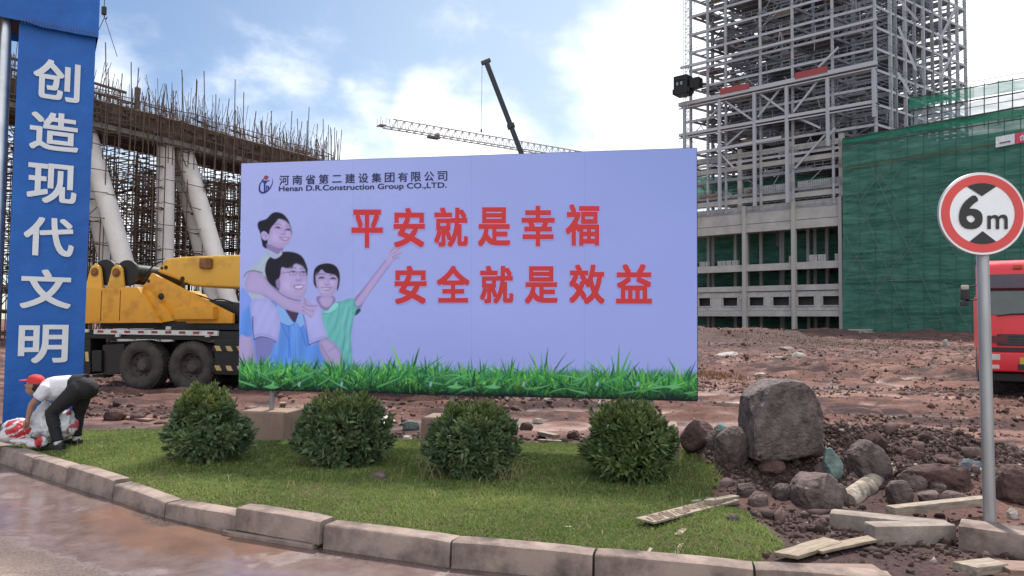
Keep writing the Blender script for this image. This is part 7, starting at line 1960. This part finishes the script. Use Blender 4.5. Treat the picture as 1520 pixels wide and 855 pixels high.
# stacks of blocks standing on the third floor
zf = fz(1140, 391.5)
for k, (x0, x1, y0) in enumerate(((1038, 1046, 387), (1047, 1051, 388), (1065, 1071, 386), (1072, 1077, 386), (1078, 1085, 385), (1086, 1095, 384), (1171, 1176, 379), (1201, 1213, 376), (1214, 1226, 375), (1239, 1249, 376))):
    a, b = FP.uv(x0, 384, -1.2)[0], FP.uv(x1, 384, -1.2)[0]; h = 1.25 if x0 > 1160 else 1.0
    mb = MB()
    nx = max(2, int((b - a) / 0.35))
    for i_ in range(nx):
        for j_ in range(3): mb.obox(FP.P(a + (i_ + .5) * (b - a) / nx, zf + h * (j_ + .5) / 3 + 0.005, -1.6), FP.u * ((b - a) / nx / 2 - 0.015), FP.n * 0.4, Vector((0, 0, h / 6 - 0.012)))
    lab = ['leftmost stack of pale blocks on the third floor, by the billboard edge', 'narrow stack of blocks second from the billboard edge', 'stack of blocks left of the wide pair near the left column', 'narrow stack of blocks third floor, middle of left bay',
           'stack of blocks right of the narrow one in the left bay', 'stack of blocks closest to the left column', 'slim stack of blocks just left of the middle column', 'left one of the wide twin block stacks in the right bay', 'right one of the wide twin block stacks in the right bay', 'stack of blocks at the netted end of the third floor'][k]
    solo('block_stack', lab, 'block stack', mb, M_BLOCK, FP.P((a + b) / 2, zf, -1.6), 'block stacks on the third floor')

# --- netted block on the right
nb = thing('netted_building', 'long building shrouded in dark green safety netting with pale scaffold lines', 'building', FP.P(fs(1400), 0, 1.5))
net('safety_net', nb, ((1251, 205), (1700, 122), (1700, 525), (1251, 520)), M_NET, 1.2, 140, 70, 0.35, 3)
a = FP.uv(1251, 300, 1.2)[0]; V = [FP.P(a, -0.5, 1.2), FP.P(a, FP.uv(1251, 205, 1.2)[1], 1.2), FP.P(a, FP.uv(1251, 205, 1.2)[1], -0.6), FP.P(a, -0.5, -0.6)]
put('safety_net', MB().add(V, [(0, 1, 2, 3)]), M_NET, nb, fix=False)
net('upper_net', nb, ((1251, 203), (1352, 186), (1352, 196), (1251, 214)), M_NETL, 1.75, 30, 6, 0.2, 5)
net('upper_net', nb, ((1352, 186), (1700, 128), (1700, 147), (1352, 197)), M_NETL, 1.6, 50, 6, 0.2, 6)
net('upper_net', nb, ((1349, 145), (1446, 127), (1446, 145), (1349, 163)), M_NETL, 1.4, 30, 8, 0.2, 7)
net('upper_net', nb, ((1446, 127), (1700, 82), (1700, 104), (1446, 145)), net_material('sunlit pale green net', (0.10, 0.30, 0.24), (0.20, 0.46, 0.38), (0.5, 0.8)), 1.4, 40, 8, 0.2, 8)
net('thin_net', nb, ((1352, 164), (1700, 104), (1700, 128), (1352, 186)), M_NETW, 0.6, 50, 8, 0.2, 9)
mb = MB(); z0 = 0
for q, hgt_ in ((-2.9, 29.5), (-7, 29.5), (-12, 29.5)):
    for k in range(9): s = fs(1256) + k * 6; mb.bar(FP.P(s, -0.4, q), FP.P(s, hgt_, q), 0.6)
put('inner_frame', mb, M_GREYC, nb)
for z in (5, 9.2, 13.4, 17.6, 21.8, 26.0):
    mb = MB(); mb.obox(FP.P(fs(1256) + 26, z, -7), FP.u * 26, FP.n * 7.3, Vector((0, 0, 0.3))); put('floor_plate', mb, M_GREYC, nb)
mb = MB(); mb.obox(FP.P(fs(1256) + 26, 14.9, -2.2), FP.u * 26, FP.n * 0.15, Vector((0, 0, 14.9))); put('dark_backing', mb, M_STEELD, nb)  # added dark sheet that keeps bright sky from showing through the net
# scaffold tubes over the nets
def ftube(mb, p0, p1, off, w): mb.bar(FP.hit(*p0, off), FP.hit(*p1, off), w)
M_NETD = mat('tube seen through net', (0.030, 0.10, 0.08), 0.8, bump=0)
M_TUBE = mat('pale scaffold tube', (0.11, 0.16, 0.145), 0.7, 0.0, bump=0)
for p0, p1 in (((1262, 265), (1360, 505)), ((1290, 240), (1408, 500)), ((1352, 355), (1272, 480)), ((1350, 490), (1310, 500)), ((1252, 300), (1345, 240)), ((1345, 440), (1285, 500)), ((1275, 300), (1340, 215)), ((1300, 250), (1335, 300)), ((1400, 420), (1445, 500)), ((1252, 420), (1290, 345)), ((1330, 395), (1380, 330)), ((1360, 260), (1420, 380)), ((1252, 345), (1335, 495)), ((1335, 250), (1268, 352))):
    mb = MB(); ftube(mb, p0, p1, 1.65, 0.06); put('scaffold_brace', mb, M_TUBE, nb, fix=False)
for p0, p1, w in (((1251, 206), (1700, 126), 0.16), ((1251, 217), (1700, 148), 0.14), ((1350, 146), (1700, 84), 0.12), ((1350, 165), (1700, 105), 0.16), ((1440, 122), (1700, 74), 0.06), ((1352, 175), (1700, 115), 0.08)):
    mb = MB(); ftube(mb, p0, p1, 1.9, w); put('scaffold_ledger', mb, M_STEELD, nb, fix=False)
for k in range(1, 7):      # tube lines and seams that show as faint darker stripes through the net
    y0, y1 = 205 + k * 43, 122 + k * 57
    mb = MB(); ftube(mb, (1251, y0), (1700, y1), 1.62, 0.10); put('scaffold_ledger', mb, M_NETD, nb, fix=False)
for k in range(1, 16):
    x = 1251 + k * 24; mb = MB(); ftube(mb, (x, 205 - (x - 1251) * 0.185 + 14), (x + 1, 508), 1.62, 0.07); put('scaffold_standard', mb, M_NETD, nb, fix=False)
mb = MB(); ftube(mb, (1251, 252), (1480, 213), 1.75, 0.10); put('rope_line', mb, mat('orange brown rope', (0.16, 0.09, 0.03), 0.8, bump=0), nb, fix=False)
for px in range(1356, 1700, 21):
    y = 146 - (px - 1350) * 0.176; mb = MB(); ftube(mb, (px, y - 3), (px, y + 62), 0.9, 0.10); put('scaffold_standard', mb, M_STEELD, nb, fix=False)
for (x0, y0, x1) in ((1252, 388, 1336), (1300, 418, 1362), (1255, 412, 1320), (1378, 476, 1400)):
    mb = MB(); ftube(mb, (x0, y0), (x1, y0 - (x1 - x0) * 0.05), 1.7, 0.09); put('scaffold_ledger', mb, M_TUBE, nb, fix=False)
# red and white site banner on the net
ban = thing('site_banner', 'white and red banner strip tied to the green net at the right photo edge', 'banner', FP.hit(1500, 219, 2.0))
def bq(x0, x1, m, name, y_l, y_h, off=2.0):
    V = [FP.hit(x0, y_l(x0), off), FP.hit(x1, y_l(x1), off), FP.hit(x1, y_h(x1), off), FP.hit(x0, y_h(x0), off)]; V += [v - FP.n * 0.03 for v in V]
    return put(name, MB().add(V, [(0, 1, 2, 3), (7, 6, 5, 4), (0, 4, 5, 1), (1, 5, 6, 2), (2, 6, 7, 3), (3, 7, 4, 0)]), m, ban)
yh = lambda x: 203.5 - (x - 1478) * 0.19; yl = lambda x: 219 - (x - 1478) * 0.19
bq(1478, 1506, mat('white banner cloth', (0.62, 0.63, 0.66), 0.6, bump=0.1, bscale=3), 'white_panel', yl, yh); bq(1506.3, 1600, mat('pink red banner cloth', (0.55, 0.06, 0.11), 0.6, bump=0.1, bscale=3), 'red_panel', yl, yh)
mb = MB()
for k, x in enumerate((1513,)):
    y = yh(x) + 3.5; text_quad(mb, FP, '合', ((x, y), (x + 9, y - 1.7), (x + 9, y + 7.3), (x, y + 9)), 2.04, 0.02)
put('lettering', mb, M_WHITE, ban, fix=False)
mb = MB(); 
for k in range(7): x = 1484 + k * 2.4; ftube(mb, (x, 212.5 - 0.45 * k), (x + 1.6, 212.2 - 0.45 * k), 2.04, 0.16)
put('small_lettering', mb, M_STEELD, ban, fix=False)
# slabs and sheets lying before the netted block
for k, (x0, x1, y, w, lab) in enumerate(((1262, 1302, 493, 1.2, 'pale slab pile at the foot of the green net, left end'), (1340, 1360, 499, 1.0, 'pale slab by the green net right of the dirt heap'), (1122, 1144, 496, 0.8, 'pale plank heap before the ground floor of the concrete frame'))):
    p, q = FP.hit(x0, y, 9), FP.hit(x1, y, 9); mb = MB()
    for j in range(4): mb.obox((p + q) / 2 + Vector((rs.uniform(-.5, .5), 0, -0.25 + 0.2 * j)), (q - p) / 2 * rs.uniform(0.6, 1), FP.n * 0.8, Vector((0, 0, 0.09)))
    solo('slab_pile', lab, 'slab pile', mb, M_PALE, ((p + q) / 2), 'slab piles before the buildings')

# ------------------------------------------------------------------ the worker bending over his sack
def ellipsoid(mb, c, r, rot=None, n=14):
    bm = bmesh.new(); bmesh.ops.create_uvsphere(bm, u_segments=n * 2, v_segments=n, radius=1.0)
    Rm = rot or Matrix.Identity(3); V = [Vector(c) + Rm @ Vector((v.co.x * r[0], v.co.y * r[1], v.co.z * r[2])) for v in bm.verts]
    Fc = [tuple(v.index for v in f.verts) for f in bm.faces]; bm.free(); mb.add(V, Fc)


def fuse(mb, voxel, smooth_it=6, factor=0.5):
    """melt overlapping closed shapes into one continuous skin"""
    me = mb.mesh('fused', MATS['grey cast concrete']); me.materials.clear()
    o = bpy.data.objects.new('fused', me); COL.objects.link(o)
    r = o.modifiers.new('r', 'REMESH'); r.mode = 'VOXEL'; r.voxel_size = voxel
    if smooth_it: s = o.modifiers.new('s', 'SMOOTH'); s.iterations = smooth_it; s.factor = factor
    out = bpy.data.meshes.new_from_object(o.evaluated_get(bpy.context.evaluated_depsgraph_get()))
    bpy.data.objects.remove(o)
    V = np.zeros(len(out.vertices) * 3); out.vertices.foreach_get('co', V)
    Fc = [tuple(p.vertices) for p in out.polygons]; bpy.data.meshes.remove(out)
    return V.reshape(-1, 3), Fc


def skin_obj(name, V, Fc, m, parent, col=None):
    me = bpy.data.meshes.new(name); me.from_pydata([tuple(v) for v in V - np.array(parent.location)], [], Fc); me.materials.append(m)
    me.polygons.foreach_set('use_smooth', [True] * len(me.polygons))
    if col is not None:
        a = me.color_attributes.new('Col', 'FLOAT_COLOR', 'POINT'); c = np.ones((len(V), 4), np.float32); c[:, :3] = col; a.data.foreach_set('color', c.ravel())
    return link(name, me, parent)


YN, YF, YM = 8.36, 8.66, 8.50
J = lambda x, y, Y: at_y(x, y, Y)
pel, wst, chs, nck, hed = J(122, 573, YM), J(101, 570, YM), J(77, 573, YM), J(64, 575, YM), J(51.5, 571.5, YM)
shN, elN, wrN, haN = J(66, 580, YN + .0), J(47, 601, YN - .02), J(41.5, 621, YN - 0.02), J(39.5, 628, YN - .02)
shF, elF, wrF, haF = J(69, 577, YF - .02), J(88, 601, YF + .02), J(98, 617, YF), J(100, 624, YF - .02)
hpN, knN, anN = J(117, 577, YN + .06), J(76.5, 613, YN + .02), J(85.5, 656, YN)
hpF, knF, anF = J(125, 578, YF - .06), J(116, 615, YF), J(113, 648, YF)
gzN, gzF = landz(anN.x, anN.y), landz(anF.x, anF.y)
man = thing('person', 'person bending far over a white sack, in red cap, white t-shirt and black trousers', 'person', ((anN.x + anF.x) / 2, YM, min(gzN, gzF)))
M_SKIN = mat('tanned skin', (0.30, 0.165, 0.115), 0.55, var=0.08, scale=20, bump=0.05)
body = MB()
hd = (J(48, 583, YM) - J(53.5, 562, YM)).normalized()          # from the crown towards the chin
face = (J(42, 575.5, YM) - J(52, 574, YM)).normalized()
side = hd.cross(face).normalized(); face = side.cross(hd).normalized()
Hm = Matrix((face, side, -hd)).transposed()
ellipsoid(body, hed, (0.094, 0.074, 0.112), Hm)
ellipsoid(body, hed + hd * 0.06 + face * 0.02, (0.062, 0.056, 0.062), Hm)      # jaw
body.tube([hed + face * 0.085 - hd * 0.005, hed + face * 0.108 + hd * 0.028, hed + face * 0.088 + hd * 0.036], [0.010, 0.015, 0.010], 8)
for s in (-1, 1): ellipsoid(body, hed + side * 0.074 * s - face * 0.012, (0.022, 0.010, 0.030), Hm, 8)
body.tube([hed + hd * 0.02 - face * 0.03, nck, chs], [0.052, 0.056, 0.09], 14)
body.tube([chs, wst, wst.lerp(pel, 0.7)], [0.100, 0.090, 0.075], 18)
for a, b, c, d, w in ((shN, elN, wrN, haN, 1), (shF, elF, wrF, haF, -1)):
    body.tube([chs, a, a.lerp(b, 0.35), b, b.lerp(c, 0.3), c], [0.055, 0.050, 0.044, 0.036, 0.035, 0.025], 12)
    dn = (d - c).normalized(); sd = Vector((0, 1, 0)).cross(dn).normalized(); fw = dn.cross(sd)
    body.tube([c, c + dn * 0.035, c + dn * 0.085], [0.024, 0.034, 0.034], 10)
    for k, ln in enumerate((0.068, 0.078, 0.074, 0.058)):
        p = c + dn * 0.085 + fw * (k - 1.5) * 0.021
        body.tube([p - dn * 0.02, p + dn * ln * 0.5 - sd * 0.006, p + dn * ln * 0.8 - sd * 0.022, p + dn * ln * 0.9 - sd * 0.036], [0.0105, 0.010, 0.009, 0.008], 7)
    p = c + dn * 0.03 + fw * 0.034 * -w; body.tube([p, p + dn * 0.035 - fw * 0.020 * w - sd * 0.012, p + dn * 0.055 - fw * 0.014 * w - sd * 0.028], [0.014, 0.011, 0.009], 7)
for hp, kn, an in ((hpN, knN, anN), (hpF, knF, anF)): body.tube([pel, hp, hp.lerp(kn, .5), kn, kn.lerp(an, .3), an], [0.07, 0.07, 0.062, 0.050, 0.050, 0.036], 14)
V, Fc = fuse(body, 0.0075, 4); skin_obj('body', V, Fc, M_SKIN, man)
M_TEE = mat('white cotton', (0.58, 0.57, 0.62), 0.85, var=0.08, scale=10, bump=0.6, bscale=14, dist=0.03)
tee = MB(); drop = Vector((0, 0, -0.028))
tee.tube([nck + drop * .2, chs.lerp(nck, .5) + drop * .4, chs + drop, chs.lerp(wst, .5) + drop * 1.2, wst + drop * 1.1, wst.lerp(pel, .55) + drop * .3], [0.072, 0.118, 0.135, 0.138, 0.134, 0.118], 24)
ellipsoid(tee, chs.lerp(wst, 0.45) + Vector((0, -0.01, -0.085)), (0.20, 0.12, 0.075))
for a, b in ((shN, elN), (shF, elF)): tee.tube([chs + Vector((0, 0, -0.01)), a, a.lerp(b, 0.28), a.lerp(b, 0.52)], [0.10, 0.078, 0.070, 0.068], 16)
V, Fc = fuse(tee, 0.011, 5)
nz = fbm(np.stack([V[:, 0] * 9 + V[:, 2] * 5, V[:, 1] * 6, V[:, 2] * 9], -1), 3); nrm = V - V.mean(0); V = V + nrm / (np.linalg.norm(nrm, axis=1, keepdims=True)) * (nz * 0.010)[:, None]
skin_obj('t_shirt', V, Fc, M_TEE, man)
M_TROU = mat('black denim', (0.012, 0.012, 0.014), 0.8, var=0.2, scale=12, bump=0.5, bscale=16, dist=0.03)
tr_ = MB()
tr_.tube([wst.lerp(pel, 0.25), pel.lerp(wst, 0.2), pel + Vector((0.02, 0, -0.005))], [0.118, 0.134, 0.150], 22)
for hp, kn, an in ((hpN, knN, anN), (hpF, knF, anF)):
    ellipsoid(tr_, pel.lerp(hp, 0.55) + Vector((0.055, 0, -0.01)), (0.115, 0.105, 0.120))
    tr_.tube([pel + (hp - pel) * 0.6, hp, hp.lerp(kn, .4), hp.lerp(kn, .8), kn, kn.lerp(an, .25), kn.lerp(an, .7), an + Vector((0, 0, 0.005))], [0.115, 0.108, 0.092, 0.075, 0.071, 0.068, 0.060, 0.058], 18)
V, Fc = fuse(tr_, 0.011, 5)
nz = np.abs(fbm(np.stack([V[:, 0] * 7, V[:, 1] * 7, V[:, 2] * 16], -1), 3)); V[:, 0] += (nz - 0.2) * 0.018
skin_obj('trousers', V, Fc, M_TROU, man)
M_SHOE = mat('black shoe', (0.016, 0.014, 0.014), 0.6, var=0.2, bump=0.1); M_SOCK = mat('white sock', (0.55, 0.55, 0.60), 0.9, bump=0.2)
for an, gz, toe in ((anN, gzN, J(73, 664, YN)), (anF, gzF, J(101, 657, YF))):
    f = Vector((toe.x - an.x, toe.y - an.y, 0)).normalized(); b0 = Vector((an.x, an.y, gz)); sh = MB()
    sh.tube([b0 - f * 0.07 + Vector((0, 0, 0.045)), b0 - f * 0.02 + Vector((0, 0, 0.048)), b0 + f * 0.07 + Vector((0, 0, 0.042)), b0 + f * 0.14 + Vector((0, 0, 0.034)), b0 + f * 0.175 + Vector((0, 0, 0.028))], [0.036, 0.043, 0.044, 0.040, 0.024], 14)
    sh.obox(b0 + f * 0.05 + Vector((0, 0, 0.012)), f * 0.125, Vector((-f.y, f.x, 0)) * 0.042, Vector((0, 0, 0.012)))
    V, Fc = fuse(sh, 0.009, 3); skin_obj('shoe', V, Fc, M_SHOE, man)
    so = MB(); so.tube([b0 + Vector((0, 0, 0.06)), Vector((an.x, an.y, an.z + 0.03))], [0.040, 0.044], 12); put('sock', so, M_SOCK, man, smooth=60)
M_CAP = mat('red cap cloth', (0.48, 0.030, 0.030), 0.75, var=0.12, scale=14, bump=0.2)
up_ = -hd; cp = MB(); prof = [(0.0, 0.070), (0.042, 0.066), (0.074, 0.046), (0.090, 0.014), (0.094, -0.022), (0.090, -0.024), (0.086, 0.0)]
cp.lathe(prof, hed + up_ * 0.050 - face * 0.004, up_, 28); ellipsoid(cp, hed + up_ * 0.03 + face * 0.115, (0.065, 0.072, 0.009), Matrix((face, side, up_)).transposed() @ Matrix.Rotation(R(14), 3, 'Y'), 10)
put('cap', cp, M_CAP, man, smooth=50)
hr = MB(); ellipsoid(hr, hed - face * 0.030 - hd * 0.004, (0.078, 0.078, 0.090), Hm); put('hair', hr, mat('black hair', (0.010, 0.009, 0.009), 0.6, bump=0.4, bscale=80), man, smooth=60)
for s in (-1, 1):
    e = MB(); ellipsoid(e, hed + face * 0.086 + side * 0.030 * s - hd * 0.002, (0.010, 0.014, 0.009), Hm, 8); put('eye', e, M_SHOE, man, smooth=60)
m_ = MB(); m_.tube([hed + face * 0.076 + hd * 0.072 + side * 0.022, hed + face * 0.086 + hd * 0.070, hed + face * 0.076 + hd * 0.072 - side * 0.022], [0.004, 0.006, 0.004], 6); put('mouth', m_, mat('lip', (0.20, 0.07, 0.06), 0.5, bump=0), man)


# ------------------------------------------------------------------ sacks
def sack(name, label, lumps, m, seed, colfn, amp=0.035, voxel=0.011):
    mb = MB()
    for (x, y, Y, rx, ry, rz) in lumps: ellipsoid(mb, at_y(x, y, Y), (rx, ry, rz), None, 10)
    V, Fc = fuse(mb, voxel, 3); c = V.mean(0); n = V - c; n /= np.linalg.norm(n, axis=1, keepdims=True)
    f1 = 1 - np.abs(fbm(V * np.array([5.5, 5.5, 4.0]) + seed, 4)) * 3.2; f2 = 1 - np.abs(fbm(V * 13 + seed + 9, 3)) * 3
    V = V + n * (amp * f1 + amp * 0.35 * f2)[:, None]
    zg = np.array([0.132] * len(V)); V[:, 2] = np.maximum(V[:, 2], zg)
    t = thing(name, label, 'sack', (c[0], c[1], 0.13)); skin_obj('cloth', V, Fc, m, t, colfn(V)); return t


M_SACK = attr_mat('woven plastic', rough=0.45, spec=0.4, bump=0.35, bscale=45)
def col_white(V):
    x, y = project(V); c = np.tile(np.array([0.50, 0.52, 0.55]), (len(V), 1)) * (1 + 0.08 * fbm(V * 6, 3))[:, None]
    k = (x > 99) & (np.abs(fbm(V * np.array([4, 4, 9]) + 3, 2)) < 0.16); c[k] = (0.40, 0.06, 0.08); return c
def col_red(V):
    x, y = project(V); c = np.tile(np.array([0.52, 0.51, 0.53]), (len(V), 1)) * (1 + 0.10 * fbm(V * 7, 3))[:, None]
    n = fbm(V * 6 + 2, 3); t = (y - 634) + 0.55 * (x - 26) + 7 * n
    red = (np.hypot((x - 27) / 21, (y - 637) / 14) < 1 + 0.25 * n) & (np.abs((t + 40) % 13 - 6.5) > 1.6)
    red |= (np.hypot((x - 57) / 6, (y - 654) / 9) < 1 + 0.5 * n)
    c[red] = (0.42, 0.028, 0.035); g_ = (np.abs(n + 0.1) < 0.03) & ~red; c[g_] = (0.16, 0.17, 0.19); return c
sack('woven_sack', 'white woven plastic sack gathered up in the hands of the bending person', [(77, 636, 8.52, 0.20, 0.15, 0.13), (66, 622, 8.52, 0.11, 0.11, 0.13), (68, 610, 8.52, 0.055, 0.06, 0.10), (94, 632, 8.52, 0.12, 0.12, 0.14), (60, 640, 8.5, 0.12, 0.12, 0.09), (97, 620, 8.55, 0.07, 0.07, 0.07)], M_SACK, 4, col_white)
sack('plastic_bag', 'red and white striped plastic bag slumped by the kerb left of the white sack', [(27, 637, 8.45, 0.15, 0.12, 0.10), (18, 645, 8.42, 0.11, 0.11, 0.08), (40, 640, 8.42, 0.10, 0.10, 0.08), (33, 654, 8.32, 0.13, 0.09, 0.035), (52, 658, 8.32, 0.09, 0.08, 0.045), (60, 655, 8.30, 0.05, 0.05, 0.06)], M_SACK, 14, col_red, 0.028)
